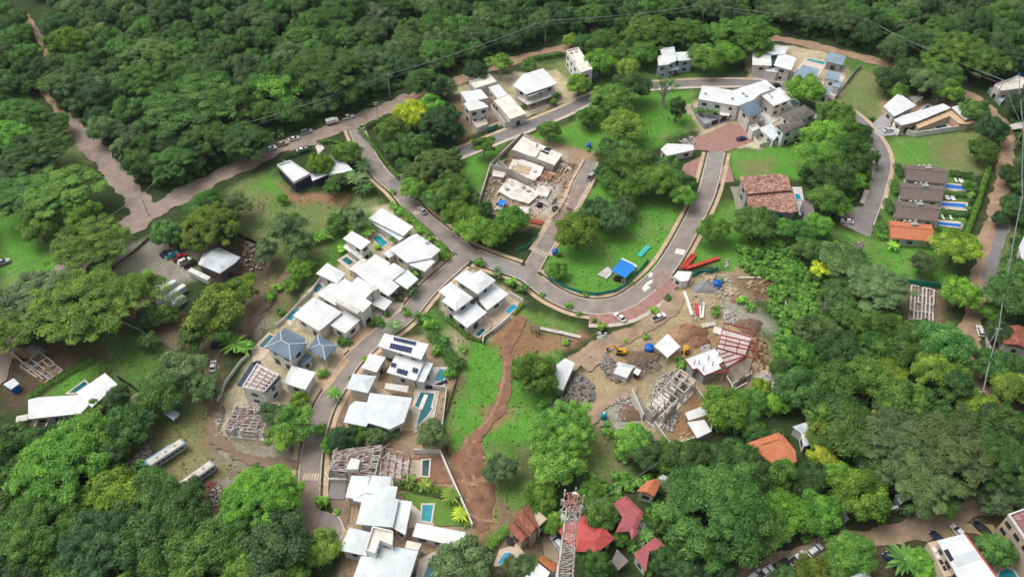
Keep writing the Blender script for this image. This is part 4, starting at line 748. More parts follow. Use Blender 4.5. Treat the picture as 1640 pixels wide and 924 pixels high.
# --- right bank
r, rs = house('house', 'white house with many dark solar panels on its two roofs', 'house', [V([(604,554),(616,534),(687,551),(675,575)], 7.4, 'tilt', W_ROOF, OFFW, tilt=.02), V([(619,596),(634,568),(680,578),(666,609)], 5.0, 'tilt', W_ROOF, OFFW, tilt=.02), V([(664,609),(680,578),(694,582),(679,612)], 4.2, 'flat', W_ROOF, OFFW, ov=.3), V([(579,589),(592,566),(618,572),(603,596)], 4.6, 'flat', W_ROOF, OFFW, ov=.4)])
def panels(root, roof, q, nx_, ny_, z):
    a, b_, c, d = (P(530 + x / 5.133, 520 + y / 5.133, z) for x, y in q)
    for i in range(nx_):
        for j in range(ny_):
            def pt(u, v): return (a * (1 - u) + b_ * u) * (1 - v) + (d * (1 - u) + c * u) * v
            e = .07; quad = [pt((i + e) / nx_, (j + e) / ny_), pt((i + 1 - e) / nx_, (j + e) / ny_), pt((i + 1 - e) / nx_, (j + 1 - e) / ny_), pt((i + e) / nx_, (j + 1 - e) / ny_)]
            mb = MB(root.location); mb.prism(quad, z - .04, z + .06); mb.build('solar_panel', SOLAR, roof)
panels(r, rs[0][0], [(520,98),(702,140),(692,168),(510,126)], 9, 1, 7.75); panels(r, rs[0][0], [(492,148),(672,188),(655,232),(478,190)], 8, 2, 7.6)
panels(r, rs[1][0], [(500,308),(542,318),(528,350),(487,340)], 2, 2, 5.4); panels(r, rs[1][0], [(548,355),(635,378),(622,417),(535,392)], 4, 2, 5.25); panels(r, rs[1][0], [(677,348),(720,362),(706,398),(664,385)], 2, 2, 5.4)
r, rs = house('house', 'pale hip-roofed house beside the large lap pool', 'house', [V([(555,622),(565,598),(603,602),(589,629)], 5.2, 'hip', PALE_ROOF, OFFW, rise=1.0), V([(550,676),(559,650),(569,642),(588,644),(592,629),(660,637),(647,676),(624,687),(590,677),(586,683)], 4.6, 'hip', PALE_ROOF, OFFW)])
boxpart(r, 'island_bar', tuple(P(678, 644, .3)), (1.2, 5.5, .5), WHITE, rz=-.25)
slab(r, 'pergola', [(618,613),(655,618),(652,628),(615,622)], 3.0, 3.3, OFFW)
frame_site('house_shell', 'unfinished house shell of red and white roof beams above red soil yard', [(528,751),(534,721),(612,713),(600,762)], 4.0, 12, 6, STEELW, FADERED, OFFW, bw=.2)
frame_site('house_shell', 'red beam pergola frame at the end of the unfinished roof-beam house', [(608,760),(614,716),(656,728),(652,769)], 3.6, 5, 4, FADERED, STEELW, None, bw=.18)
house('service_tower', 'plain white block rising from the unfinished roof-beam house', 'tower', [V([(554,751),(562,733),(577,736),(573,751)], 5.4, 'flat', W_ROOF, WHITE, ov=.05, win=False)])
wall_run('boundary_wall', 'white yard wall running down beside the eroded red slope', [(664,726),(705,726),(722,765),(740,806),(757,845)], 2.2, WHITE, .3); wall_run('boundary_wall', 'white wall along the dry strip beside lap pool', [(693,622),(716,625),(708,690)], 1.8, OFFW, .25)
r, rs = house('house', 'white multi-hipped house beside the curved clipped lawn', 'house', [V([(565,801),(570,780),(589,779),(595,761),(627,763),(625,777),(637,779),(633,798),(639,799),(629,844),(570,839),(579,804)], 5.4, 'hip', PALE_ROOF, OFFW), V([(553,796),(563,761),(593,762),(589,778),(571,799)], 3.8, 'flat', W_ROOF, OFFW, ov=.4), V([(638,800),(660,803),(649,856),(629,845)], 4.4, 'flat', W_ROOF, OFFW, ov=.4)])
r, rs = house('house', 'white hip-roofed house with raised flat block at the bottom edge', 'house', [V([(542,880),(560,844),(597,853),(587,890)], 5.2, 'hip', PALE_ROOF, OFFW, rise=.9), V([(563,932),(578,890),(601,891),(609,870),(634,875),(670,882),(652,938)], 5.2, 'hip', PALE_ROOF, OFFW), V([(585,882),(597,844),(630,852),(629,875),(609,867),(601,888)], 7.2, 'parapet', CREAM_ROOF, WHITE, ov=.05), V([(648,877),(652,865),(675,870),(670,881)], 4.0, 'flat', CREAM_ROOF, OFFW, ov=.2)])
house('pavilion', 'long narrow white-roofed bar pavilion below the clipped lawn', 'pavilion', [V([(660,858),(667,837),(746,852),(738,876)], 3.6, 'flat', W_ROOF, OFFW, ov=.5, every=3)])
r, rs = house('house', 'four-roofed white duplex beside the main street with two pools', 'house', [V([(727,446),(747,432),(758,438),(770,432),(794,449),(765,471)], 7.2, 'hip', W_ROOF, OFFW, rise=.7), V([(702,466),(722,451),(758,477),(730,498),(708,482),(714,475)], 7.2, 'hip', W_ROOF, OFFW, rise=.7), V([(763,476),(789,453),(815,471),(780,497)], 4.5, 'flat', W_ROOF, OFFW), V([(725,507),(757,482),(780,500),(748,525)], 4.5, 'flat', W_ROOF, OFFW)])
vents(r, rs[2][0], [(763,480),(757,484)], 4.5, (1.4, 1.4, .6), DARK)
wall_run('boundary_wall', 'white garden wall below the four-roofed duplex', [(773,551),(775,543),(800,524),(817,510)], 1.6, WHITE, .25); wall_run('boundary_wall', 'white garden wall between the duplex and main street', [(815,472),(838,485)], 1.6, WHITE, .25)
# --- left edge
r, rs = house('house', 'bent white flat-roofed modern house at the left edge', 'house', [V([(45,640),(61,636),(125,632),(145,645),(129,662),(45,671)], 4.6, 'flat', W_ROOF, OFFW), V([(122,629),(168,597),(188,615),(147,652)], 5.1, 'flat', W_ROOF, OFFW)])
mb = MB(r.location); mb.beam(P(26, 672, 1.2), P(45, 668, 1.2), 2.2, .4); mb.build('porch_slab', OFFW, r)
for x in (60, 78, 95):
    p = P(x, 680, 1.5); boxpart(r, 'porch_wall', (p.x, p.y, 1.2), (.3, 2.6, 2.6), OFFW)
wall_run('boundary_wall', 'dark garden wall right of the bent white house', [(190,606),(212,620),(233,636)], 1.6, DARK, .25)
house('workshop', 'grey barrel-roofed workshop shed beside the row of parked cars', 'workshop', [V([(317,423),(326,404),(350,396),(385,412),(378,420),(352,438)], 4.6, 'hip', SILVER_ROOF, SHED_BROWN, rise=.9, ov=.4)])
house('shed', 'small silver-roofed shed in the thicket above the stored buses', 'shed', [V([(261,661),(270,651),(288,662),(277,672)], 2.8, 'tilt', SILVER_ROOF, SHED_BROWN, ov=.3, tilt=.1, win=False)])
house('shed', 'small silver-roofed blue shed on the dark soil building plot', 'shed', [V([(5,615),(22,606),(31,614),(17,623)], 2.8, 'tilt', SILVER_ROOF, PLASTICBLUE, ov=.2, tilt=.08, win=False)])
frame_site('house_shell', 'low foundation walls with timber frames on the dark soil plot', [(32,586),(62,562),(100,592),(72,612)], 1.2, 4, 3, BLOCK, PLANK, BLOCK, drop=.35, fl=MATS['brown_path'])
wall_run('boundary_wall', 'grey block wall edging the dark soil building plot', [(22,568),(45,590),(72,612)], 1.8, BLOCK, .25)
# --- sites in the middle
r = empty('house_shell', P(850, 290), 0, 'sprawling pale concrete ground floor slabs on the brown building plot', 'building shell')
def raised(root, px, z, m=CONCW, skirt=BLOCK):
    q = ccw(PP(px, z)); mb = MB(root.location); mb.prism(q, z - .25, z); s_ = mb.build('slab', m, root); mb = MB(root.location); mb.prism(offset(q, .25), -.1, z - .253); mb.build('block_wall', skirt, root); FOOT.append(q); return s_
raised(r, [(838,218),(901,248),(886,267),(818,241)], 2.6); raised(r, [(821,256),(838,256),(871,268),(866,280),(855,289),(838,283),(813,274)], 1.6, CONCW); raised(r, [(815,285),(826,289),(836,294),(850,300),(863,312),(856,318),(847,326),(832,322),(818,318),(798,306)], 1.1); raised(r, [(872,272),(890,276),(880,290),(862,288)], .7, REDDIRT)
raised(r, [(846,232),(866,238),(858,252),(836,246)], 3.3); raised(r, [(862,296),(884,300),(876,316),(856,310)], .8); raised(r, [(790,272),(812,276),(806,284),(788,282)], 1.8, CONCW); raised(r, [(826,330),(850,332),(846,342),(822,338)], .6)
slab(r, 'timber_formwork', [(828,262),(852,268),(846,280),(824,273)], 1.6, 1.72, PLANK)
for k, (a, b_, h) in enumerate((((818,242),(872,262),1.1), ((838,218),(856,228),1.2), ((813,273),(800,262),1.4), ((786,268),(822,277),1.5), ((822,277),(846,290),1.2), ((872,262),(886,267),1.0), ((860,230),(858,240),1.0))):
    A, B = P(*a, 2.6), P(*b_, 2.6); mb = MB(r.location); mb.beam(A + Vector((0, 0, h / 2 - 1.2)), B + Vector((0, 0, h / 2 - 1.2)), .25, h + 2.2); mb.build('block_wall', BLOCK, r)
for px in ([(874,236),(884,238),(880,243),(870,240)], [(868,240),(880,245),(878,248),(866,243)]): slab(r, 'stair_opening_shade', px, 2.58, 2.66, DARK)  # dark sheets on the slab, standing in for shade inside stair openings
for x, y in ((838,300),(812,303),(822,268),(857,276),(846,306)):
    p = P(x, y, 1.4); boxpart(r, 'cement_heap', (p.x, p.y, 1.7), (1.6, 1.1, .5), BLOCK, rz=random.random())
for k in range(70):
    x, y = random.uniform(785, 905), random.uniform(252, 345); p = P(x, y, 1.6); mb = MB(r.location); a = random.uniform(0, 3.1); d = Vector((math.cos(a), math.sin(a), 0)) * random.uniform(.8, 2); mb.beam(p - d, p + d, .18, .12)
    mb.v = [(u, v_, w_ + .25) for u, v_, w_ in mb.v]; mb.build('plank', PLANK, r)
wall_run('boundary_wall', 'grey block wall round the left of the sprawling building plot', [(838,217),(786,268),(764,338),(804,355)], 1.9, BLOCK, .25, cap=KERB)
r = empty('low_walls', P(880, 300), 0, 'maze of low unfinished walls and footings between the pale slabs', 'footings')
for k in range(64):
    x, y = random.uniform(786, 912), random.uniform(262, 345); a = random.choice((.45, -1.05)) + random.uniform(-.15, .15); l_ = random.uniform(5, 14); hh = random.uniform(.4, 1.5)
    A, B = P(x, y), P(x + math.cos(a) * l_, y + math.sin(a) * l_ * .9); mb = MB(r.location); mb.beam((A.x, A.y, hh / 2 - .1), (B.x, B.y, hh / 2 - .1), .3, hh); mb.build('footing', random.choice((CONCW, CONC, CONCW, OFFW, BLOCK, TANDIRT)), r)
r = empty('blue_tarp_cover', P(804, 325), 0, 'blue tarp cover and grey sheet at the lower left of the slabs plot', 'tarp'); slab(r, 'tarp', [(797,322),(810,320),(812,328),(799,329)], 1.2, 1.35, TARPBLUE); slab(r, 'sheet', [(796,330),(806,329),(804,336),(795,335)], .4, .5, SILVER_ROOF)
wall_run('site_kerb', 'long timber-edged kerb bank between the plot and the silver pickup', [(935,257),(916,290),(905,318),(893,340),(880,352)], .6, WALK, 1.0)
house('shed', 'white corrugated site shed left of the paver plaza', 'shed', [V([(1058,239),(1068,230),(1110,232),(1112,240),(1068,250)], 3.4, 'flat', W_ROOF, OFFW, ov=.3)])
house('canopy', 'bright blue tarpaulin canopy over a work bench on the green island', 'canopy', [V([(979,433),(995,416),(1020,427),(1002,444)], 3.0, 'tilt', TARPBLUE, STEELW, ov=.2, posts=True, tilt=.08, t=.1), V([(994,415),(997,413),(1021,425),(1019,428)], 3.1, 'flat', W_ROOF, STEELW, ov=.1, posts=True)])
house('guard_hut', 'small white guard hut with dark window at the site entrance', 'hut', [V([(1078,443),(1086,434),(1108,435),(1103,449),(1092,451)], 3.2, 'flat', W_ROOF, WHITE, ov=.2, every=2.5)])
house('canopy', 'white tarpaulin canopy over materials in the middle of the dirt site', 'canopy', [V([(1048,554),(1069,535),(1090,555),(1069,572)], 3.0, 'tilt', W_ROOF, STEELW, ov=.2, posts=True, tilt=.06, t=.1)])
house('shed', 'white roofed store shed below the round tree at the dirt track', 'shed', [V([(889,586),(905,574),(921,582),(902,624),(891,620)], 3.6, 'tilt', W_ROOF, GREYW, ov=.3, tilt=.04, win=False)])
house('shed', 'white corrugated shed standing in the ring of rubble', 'shed', [V([(982,597),(990,585),(1013,590),(1004,605)], 2.8, 'tilt', W_ROOF, OFFW, ov=.2, tilt=.05, win=False), V([(986,584),(990,579),(1018,586),(1014,590)], 2.4, 'flat', SILVER_ROOF, OFFW, ov=.2, win=False)])
house('shed', 'tiny white roofed hut right beside the rubble ring shed', 'shed', [V([(1014,596),(1019,589),(1027,593),(1022,601)], 2.4, 'flat', W_ROOF, DARK, ov=.2, win=False)])
r = empty('house_shell', P(1165, 575), 0, 'fan-shaped building shell with red steel roof frame and white deck', 'building shell')
raised(r, [(1155,526),(1204,538),(1193,569),(1164,588),(1148,560)], 1.6, mat('pink_white_deck', (0.70, 0.60, 0.56), .85, .2, .3)); raised(r, [(1144,522),(1162,528),(1155,536),(1142,532)], .8, CONCW)
raised(r, [(1166,590),(1192,576),(1204,580),(1200,596),(1190,606),(1178,610)], 3.0, mat('wet_brown_slab', (0.25, 0.20, 0.14), .7, .3, .4))
q = ccw(PP([(1098,575),(1145,558),(1159,578),(1151,583),(1155,590),(1128,601),(1117,589),(1110,591)], 5.0)); mb = MB(r.location); mb.prism(q, 4.7, 5.0); mb.build('roof', W_ROOF, r, uvdir=(1, .2)); mb = MB(r.location); mb.prism(offset(q, .6), -.1, 4.69); mb.build('wall', GREYW, r); FOOT.append(q)
mb = MB(r.location); mb.ring(offset(q, -.1), q, 4.4, 4.95); mb.build('fascia_beam', STEELRED, r)
for x, y in ((1112,583),(1119,583),(1134,576),(1141,585),(1126,593),(1151,570)):
    p = P(x, y, 5); boxpart(r, 'stub_column', (p.x, p.y, 5.9), (.18, .18, 1.8), DARK)
def zl(x, y): return P(1060 + x / 5.774, 500 + y / 5.774, 4.6)
for a, b_ in (((580,100),(835,160)), ((560,150),(820,230)), ((545,210),(885,290)), ((530,245),(870,330)), ((520,290),(862,355)), ((510,330),(850,425)), ((885,290),(845,430)), ((835,160),(820,230)), ((580,100),(510,330)), ((510,330),(770,405)), ((570,470),(770,405)), ((545,430),(670,390)), ((600,540),(765,405)), ((540,390),(610,365)), ((700,285),(690,390)), ((600,225),(575,340)), ((720,260),(705,335)), ((525,480),(620,545)), ((400,580),(620,540))):
    mb = MB(r.location); mb.beam(zl(*a), zl(*b_), .26, .36); mb.build('steel_beam', STEELRED, r)
for x, y in ((545,210),(885,290),(510,330),(850,425),(770,405),(835,160),(580,100),(600,540)):
    p = zl(x, y); boxpart(r, 'steel_column', (p.x, p.y, 2.3), (.28, .28, 4.6), STEELRED)
for x, y in ((655,740),(700,690),(755,660),(800,640),(830,600),(840,540)):
    p = P(1060 + x / 5.774, 500 + (y - 60) / 5.774, 3.0); boxpart(r, 'concrete_column', (p.x, p.y, 1.4), (.4, .4, 3.0), CONC)
for a, b_ in (((655,660),(760,600)), ((760,600),(835,560)), ((600,590),(655,680)), ((655,720),(790,650))):
    mb = MB(r.location); mb.beam(P(1060 + a[0] / 5.774, 500 + a[1] / 5.774, 2.8), P(1060 + b_[0] / 5.774, 500 + b_[1] / 5.774, 2.8), .3, .4); mb.build('concrete_beam', CONC, r)
frame_site('house_shell', 'grey concrete house shell with open rooms stepping down to a dirt yard', [(1035,651),(1090,592),(1115,609),(1056,668)], 5.6, 6, 2, CONC, BLOCK, BLOCK, drop=.1)
r = empty('floor_slabs', P(1075, 640), 0, 'pale floor slabs inside the grey concrete house shell', 'floor slab')
slab(r, 'slab', [(1040,648),(1058,630),(1072,640),(1056,660)], 2.9, 3.1, CONCW); slab(r, 'slab', [(1092,598),(1113,609),(1105,620),(1085,610)], 2.9, 3.1, DECKTAN); slab(r, 'slab', [(1060,664),(1070,655),(1076,659),(1064,671)], 2.2, 2.4, DECKTAN)
wall_run('boundary_wall', 'low block wall around the dirt yard of the grey shell', [(1047,682),(1074,720),(1136,698),(1142,668),(1113,626)], 2.2, BLOCK, .3, cap=KERB); wall_run('site_wall', 'white free-standing wall left of the grey concrete shell', [(1011,632),(1029,673)], 3.0, OFFW, .3)
house('shed', 'white sheet roof higher up in the dirt yard corner', 'shed', [V([(1097,661),(1129,649),(1141,661),(1103,673)], 3.0, 'tilt', W_ROOF, CONC, ov=.4, posts=True, tilt=.03)]); house('shed', 'white sheet roof nearest the corner of the dirt yard wall', 'shed', [V([(1101,676),(1128,672),(1140,690),(1117,701)], 3.0, 'tilt', W_ROOF, CONC, ov=.4, posts=True, tilt=.03)])
frame_site('house_shell', 'white foundation beam grid beside the green site fence', [(1457,510),(1460,457),(1496,464),(1494,514)], .9, 4, 6, STEELW, OFFW, BLOCK, drop=.2, bw=.4, fl=MATS['brown_path'])
# --- bottom right houses
r, rs = house('villa', 'brown tiled villa with beige balcony block above the kidney pool', 'house', [V([(823,828),(847,807),(863,844),(850,857)], 7.2, 'gable', TERRA2, BEIGE, ov=.5, rise=1.2), V([(847,824),(861,817),(876,830),(863,842)], 6.4, 'flat', mat('beige_flat_roof', (0.58, 0.46, 0.33), .8, .2, .5), OFFW, ov=.1), V([(813,845),(827,832),(850,858),(834,869)], 4.6, 'gable', TERRA2, BEIGE, ov=.5, rise=.7)])
house('house', 'bright red sheet-roofed house directly behind the lattice mast', 'house', [V([(893,848),(912,836),(937,824),(957,843),(968,845),(985,862),(958,883),(921,883)], 4.6, 'hip', RED_ROOF, OFFW, capm=RED_ROOF, rise=1.1)])
house('house', 'white roofed house with rust tile strip at the bottom edge', 'house', [V([(836,930),(859,898),(881,916),(868,940)], 5.0, 'flat', W_ROOF, OFFW, ov=.3), V([(860,896),(870,889),(897,907),(886,916)], 4.6, 'gable', RUST_ROOF, OFFW, ov=.3, rise=.5)])
house('house', 'faded red house with stepped eaves beside the big round tree', 'house', [V([(981,806),(1003,793),(1031,821),(1020,846),(1022,852),(1012,864),(1008,850),(986,852),(996,828)], 4.6, 'hip', PINKRED, OFFW, capm=PINKRED, rise=.5)])
house('house', 'faded red house half hidden at the foot of the big round tree', 'house', [V([(1015,887),(1049,860),(1069,877),(1040,882),(1035,914)], 4.2, 'tilt', PINKRED, OFFW, ov=.4)])
house('house', 'small orange tiled house above the faded red roofs', 'house', [V([(1020,786),(1036,770),(1061,769),(1048,795)], 4.2, 'gable', ORANGE_ROOF, OFFW, ov=.4, rise=.9)])
house('shed', 'grey-brown sheet-roofed shed below the bright red roof', 'shed', [V([(979,899),(988,879),(1007,898),(991,912)], 3.0, 'tilt', SHED_BROWN, OFFW, tilt=.05, win=False)])
house('shed', 'small pale grey roof behind the small orange tiled house', 'shed', [V([(1054,765),(1062,759),(1073,766),(1065,771)], 3.2, 'flat', SILVER_ROOF, OFFW, ov=.2, win=False)])
house('house', 'orange-red tiled house with stepped eaves in the right-hand woods', 'house', [V([(1197,709),(1247,692),(1256,699),(1265,710),(1274,721),(1276,739),(1237,752),(1236,742),(1210,721)], 4.4, 'hip', ORANGE_ROOF, OFFW, rise=.6)])
house('shed', 'white corrugated roof under the yellow-green tree in the woods', 'shed', [V([(1269,683),(1324,664),(1332,672),(1307,708),(1287,715),(1283,693)], 3.6, 'flat', SILVER_ROOF, OFFW, ov=.3)])
r, rs = house('apartment_block', 'beige apartment block with white and pale green roof at bottom right', 'apartment block', [V([(1501,865),(1544,854),(1628,968),(1566,980)], 9.5, 'flat', W_ROOF, BEIGE, ov=.4, every=3.2)])
slab(r, 'pale_green_roof_band', [(1523,891),(1562,880),(1572,893),(1533,907)], 9.505, 9.56, PALE_ROOF, rs[0][0]); slab(r, 'roof_well_shade', [(1511,881),(1518,878),(1528,896),(1522,899)], 9.505, 9.57, DARK, rs[0][0])  # the well is a flat dark sheet whose colour stands in for shade
mb = MB(r.location); mb.beam(P(1545, 855, 9.3), P(1628, 968, 9.3), .5, .5); mb.build('red_gutter', RED_ROOF, r)
slab(r, 'stair_annex', [(1486,868),(1501,865),(1530,920),(1512,924)], -.1, 7.0, BEIGE)
for k in range(4): slab(r, 'stair_window', [(1492 + k * 5.5, 876 + k * 10), (1497 + k * 5.5, 875 + k * 10), (1501 + k * 5.5, 882 + k * 10), (1496 + k * 5.5, 884 + k * 10)], 7.01, 7.06, WHITE if k < 2 else DARK)
r, rs = house('apartment_block', 'apartment block with red-tiled terrace roof cut by the right edge', 'apartment block', [V([(1613,825),(1641,815),(1700,880),(1668,905)], 9.5, 'parapet', tile_mat('dusty_red_terrace', (0.34, 0.17, 0.16), (0.26, 0.12, 0.12), (0.44, 0.27, 0.26), 2.0, .7), BEIGE, ov=.05, every=3.0)])
for k in range(5):
    p = P(1620 + k * 9, 846 + k * 13, 5.5); boxpart(r, 'balcony_slab', (p.x, p.y, 5.0 - (k % 2) * 0), (2.6, 2.2, .25), OFFW, rz=-.9); boxpart(r, 'balcony_slab', (p.x + .6, p.y, 2.2), (2.6, 2.2, .25), OFFW, rz=-.9)
house('shed', 'grey sheet roof among leaves left of the lower dirt road trees', 'shed', [V([(1333,795),(1352,792),(1351,808),(1341,811)], 3.2, 'flat', GREY_ROOF, GREYW, ov=.2)]); house('shed', 'grey roof strip running to the lower dirt road', 'shed', [V([(1341,813),(1350,809),(1360,831),(1354,834)], 3.0, 'flat', GREY_ROOF, GREYW, ov=.2)])
house('shed', 'dark grey hut with white tank beside lower dirt road gateway', 'shed', [V([(1433,792),(1449,788),(1454,798),(1442,807)], 3.6, 'tilt', GREY_ROOF, GREYW, ov=.3)]); house('awning', 'white awning strip along the lower dirt road frontage', 'awning', [V([(1400,820),(1437,808),(1440,812),(1402,824)], 2.6, 'flat', W_ROOF, STEELW, ov=.1, posts=True)])
house('tent_house', 'grey-white pyramid roof at the bottom edge beside green trees', 'house', [V([(1357,926),(1380,906),(1398,926),(1376,948)], 4.2, 'hip', SILVER_ROOF, OFFW, rise=2.2)]); house('shed', 'small white roofs at the bottom edge left of the pyramid roof', 'shed', [V([(1325,924),(1341,915),(1350,924),(1335,936)], 3.2, 'flat', W_ROOF, OFFW, ov=.2)])
house('house', 'red-brown tiled house cut by the right edge', 'house', [V([(1607,522),(1650,527),(1650,560),(1607,551)], 4.4, 'gable', TERRA2, WHITE, ov=.5, rise=1.2)]); house('house', 'pale roofed house at the right edge beside the asphalt strip', 'house', [V([(1632,395),(1643,372),(1660,380),(1655,425),(1638,420)], 4.0, 'flat', PALE_ROOF, OFFW, ov=.4)])
r, rs = house('house', 'white building with cream roof and blue tank at the top right edge', 'house', [V([(1592,138),(1628,124),(1650,130),(1650,142),(1602,148)], 4.6, 'parapet', CREAM_ROOF, OFFW, ov=.05), V([(1624,143),(1634,141),(1642,146),(1632,151)], 3.0, 'flat', W_ROOF, OFFW, ov=.2)])
slab(r, 'yard_wall', [(1584,142),(1590,139),(1610,158),(1604,164)], -.1, 1.8, BLUEGREY)
house('gateway', 'grey concrete gateway slab across the right-hand dirt road', 'gateway', [V([(1618,199),(1642,195),(1642,205),(1619,208)], 2.4, 'flat', CONC, CONC, ov=.2, win=False, posts=True)])
# ------------------------------------------------------------------ vegetation
def leaf_mesh(name, C, Nn, size, shade, asp=0.62):
    """one diamond-shaped leaf spray per point"""
    n = len(C); Nn = Nn / (np.linalg.norm(Nn, axis=1, keepdims=True) + 1e-9)
    r = RNG.normal(size=(n, 3)); T = np.cross(Nn, r); T /= np.linalg.norm(T, axis=1, keepdims=True) + 1e-9; B = np.cross(Nn, T)
    s = size[:, None] if np.ndim(size) else size
    v = np.stack([C - T * s, C - B * s * asp + Nn * s * .12, C + T * s, C + B * s * asp + Nn * s * .12], 1).reshape(-1, 3)
    f = np.arange(4 * n).reshape(-1, 4)
    me = np_mesh(name, v, f, attr=('leaf', np.repeat(shade, 4))); me.materials.append(LEAF); return me
def sphere_pts(n):
    v = RNG.normal(size=(n, 3)); return v / np.linalg.norm(v, axis=1, keepdims=True)
def clump_leaves(cs, rs, per, flat, size, up=0.5):
    C, Nn, Sh = [], [], []
    for c, r in zip(cs, rs):
        k = max(6, int(per * r * r)); d = sphere_pts(k); st_ = RNG.uniform(.7, 1.35, 3); d = d * st_; d[:, 2] = np.where(d[:, 2] < -.35, -d[:, 2], d[:, 2])
        q = c + d * r * np.array([1, 1, flat]) * np.clip(RNG.normal(.92, .2, (k, 1)), .45, 1.5); C.append(q); Nn.append(d + np.array([0, 0, up]) + RNG.normal(size=(k, 3)) * .38)
        sh0 = RNG.uniform(0, .55); Sh.append(np.clip(sh0 + RNG.uniform(0, .5, k), 0, 1))
        k2 = k // 4; d2 = sphere_pts(k2); C.append(c + d2 * r * RNG.uniform(.1, .75, (k2, 1)) * np.array([1.25, 1.25, flat]) - np.array([0, 0, r * .15])); Nn.append(d2 * .5 + np.array([0, 0, 1.0])); Sh.append(np.clip(sh0 + RNG.uniform(0, .5, k2), 0, 1))
    C = np.concatenate(C); return C, np.concatenate(Nn), RNG.choice([.6, .85, 1.0, 1.25, 1.6], len(C)) * size, np.concatenate(Sh)
def crown_proto(kind, seed, big=False):
    """a crown of radius 6 m with its centre at the origin, plus the trunk that carries it; base at -hc"""
    global RNG; RNG = np.random.default_rng(seed); random.seed(seed); R = 6.0; cs, rs = [], []
    if kind == 'dome':
        n, flat, per, up, hc = 74, .8, 62, .5, 6.0
        for d in sphere_pts(n * 3):
            if d[2] > -.3 and len(cs) < n:
                rr = RNG.uniform(.45, .9); cs.append(d * R * rr * np.array([1, 1, .72])); rs.append(RNG.choice([.6, .8, 1.1, 1.5, 1.8]) * RNG.uniform(.9, 1.1))
        k = 3
        for _ in range(k):      # lobes that break the outline
            a = RNG.uniform(0, 6.28); cs.append(np.array([math.cos(a), math.sin(a), .1]) * R * .9); rs.append(RNG.uniform(1.2, 1.8))
    elif kind == 'tall':
        n, flat, per, up, hc = 44, .85, 62, .5, 8.0
        for d in sphere_pts(n * 2):
            if len(cs) < n and d[2] > -.55:
                cs.append(d * np.array([.68, .68, 1.0]) * R * RNG.uniform(.5, .9)); rs.append(RNG.uniform(.9, 1.7))
    elif kind == 'umbrella':
        n, flat, per, up, hc = 70, .45, 52, 1.0, 6.5
        for _ in range(n):
            a = RNG.uniform(0, 6.28); rr = math.sqrt(RNG.uniform(0.02, 1)) * R * .95 * (1 + .13 * math.sin(3 * a + seed)); cs.append(np.array([math.cos(a) * rr, math.sin(a) * rr, 1.6 * (1 - (rr / R) ** 2) + RNG.uniform(-.6, .6)])); rs.append(RNG.uniform(.9, 1.6))
    elif kind == 'loose':
        n, flat, per, up, hc = 34, .6, 46, .7, 6.5
        for _ in range(n):
            d = sphere_pts(1)[0]; d[2] = abs(d[2]) * .8 - .15; cs.append(d * R * RNG.uniform(.35, .95)); rs.append(RNG.uniform(.9, 1.7))
    else:                      # 'bare': grey limbs with a few leaves
        n, flat, per, up, hc = 14, .5, 16, .7, 5.5
        for _ in range(n):
            d = sphere_pts(1)[0]; d[2] = abs(d[2]) * .9; cs.append(d * R * RNG.uniform(.4, .9)); rs.append(RNG.uniform(.7, 1.2))
    if big:      # wide crowns carry many more, smaller clumps
        if kind == 'dome': cs = [d * R * RNG.uniform(.76, .92) * np.array([1, 1, .72]) for d in sphere_pts(150) if d[2] > -.25]; rs = [RNG.uniform(1.0, 1.5) for _ in cs]
        k = len(cs); cs = [c + RNG.normal(size=3) * np.array([.7, .7, .35]) for c in cs for _ in range(3)]; rs = [r * RNG.uniform(.45, .75) for r in rs for _ in range(3)]
    C, Nn, sz, sh = clump_leaves(cs, rs, per * (3.0 if not big else 7), flat, (.205 if kind != 'umbrella' else .19) * (.62 if big else 1), up)
    crown = leaf_mesh('crown', C, Nn, sz, sh)
    mb = MB(); fork = Vector((random.uniform(-.4, .4), random.uniform(-.4, .4), -R * .42)); base = Vector((0, 0, -hc - .2))
    mb.tube(base, fork, .5, .34, 8); mb.tube(base, base + Vector((0, 0, .5)), .75, .5, 8)
    lim = random.sample(range(len(cs)), min(len(cs), 26 if kind == 'bare' else 13))
    for i in lim:
        e = Vector(cs[i]); mid = fork.lerp(e, .5) + Vector((random.uniform(-.5, .5), random.uniform(-.5, .5), .5)); mb.tube(fork, mid, .2, .13, 5); mb.tube(mid, e, .13, .05, 5)
        if kind in ('bare', 'loose'):
            for _ in range(4):
                t = e + Vector((random.uniform(-1.6, 1.6), random.uniform(-1.6, 1.6), random.uniform(.1, 1.5))); mb.tube(mid.lerp(e, random.uniform(.2, .9)), t, .08, .025, 4)
    me = bpy.data.meshes.new('trunk'); me.from_pydata(mb.v, [], mb.f); me.update(); me.materials.append(PALEBARK if kind in ('bare', 'loose') else BARK)
    return crown, me, hc
PROTO = {k: [crown_proto(k, 100 * i + s) for s in range(n)] for i, (k, n) in enumerate((('dome', 5), ('tall', 3), ('umbrella', 4), ('loose', 3), ('bare', 2)))}
BIG = {k: [crown_proto(k, 900 + 10 * i + s, True) for s in range(2)] for i, k in enumerate(('dome', 'umbrella'))}
RNG = np.random.default_rng(5); random.seed(5)
TC = dict(d=((0.065, 0.142, 0.041), 'dark green'), m=((0.091, 0.204, 0.043), 'mid green'), b=((0.137, 0.295, 0.045), 'bright green'), y=((0.176, 0.275, 0.039), 'yellow-green'), g=((0.128, 0.219, 0.080), 'grey-green'), l=((0.195, 0.387, 0.048), 'lime green'), o=((0.360, 0.458, 0.036), 'vivid yellow'), n=((0.119, 0.191, 0.068), 'dull olive'))
KW = dict(dome='round-crowned tree', tall='tall narrow tree', umbrella='flat spreading tree', loose='open-crowned tree', bare='half-bare pale-limbed tree')
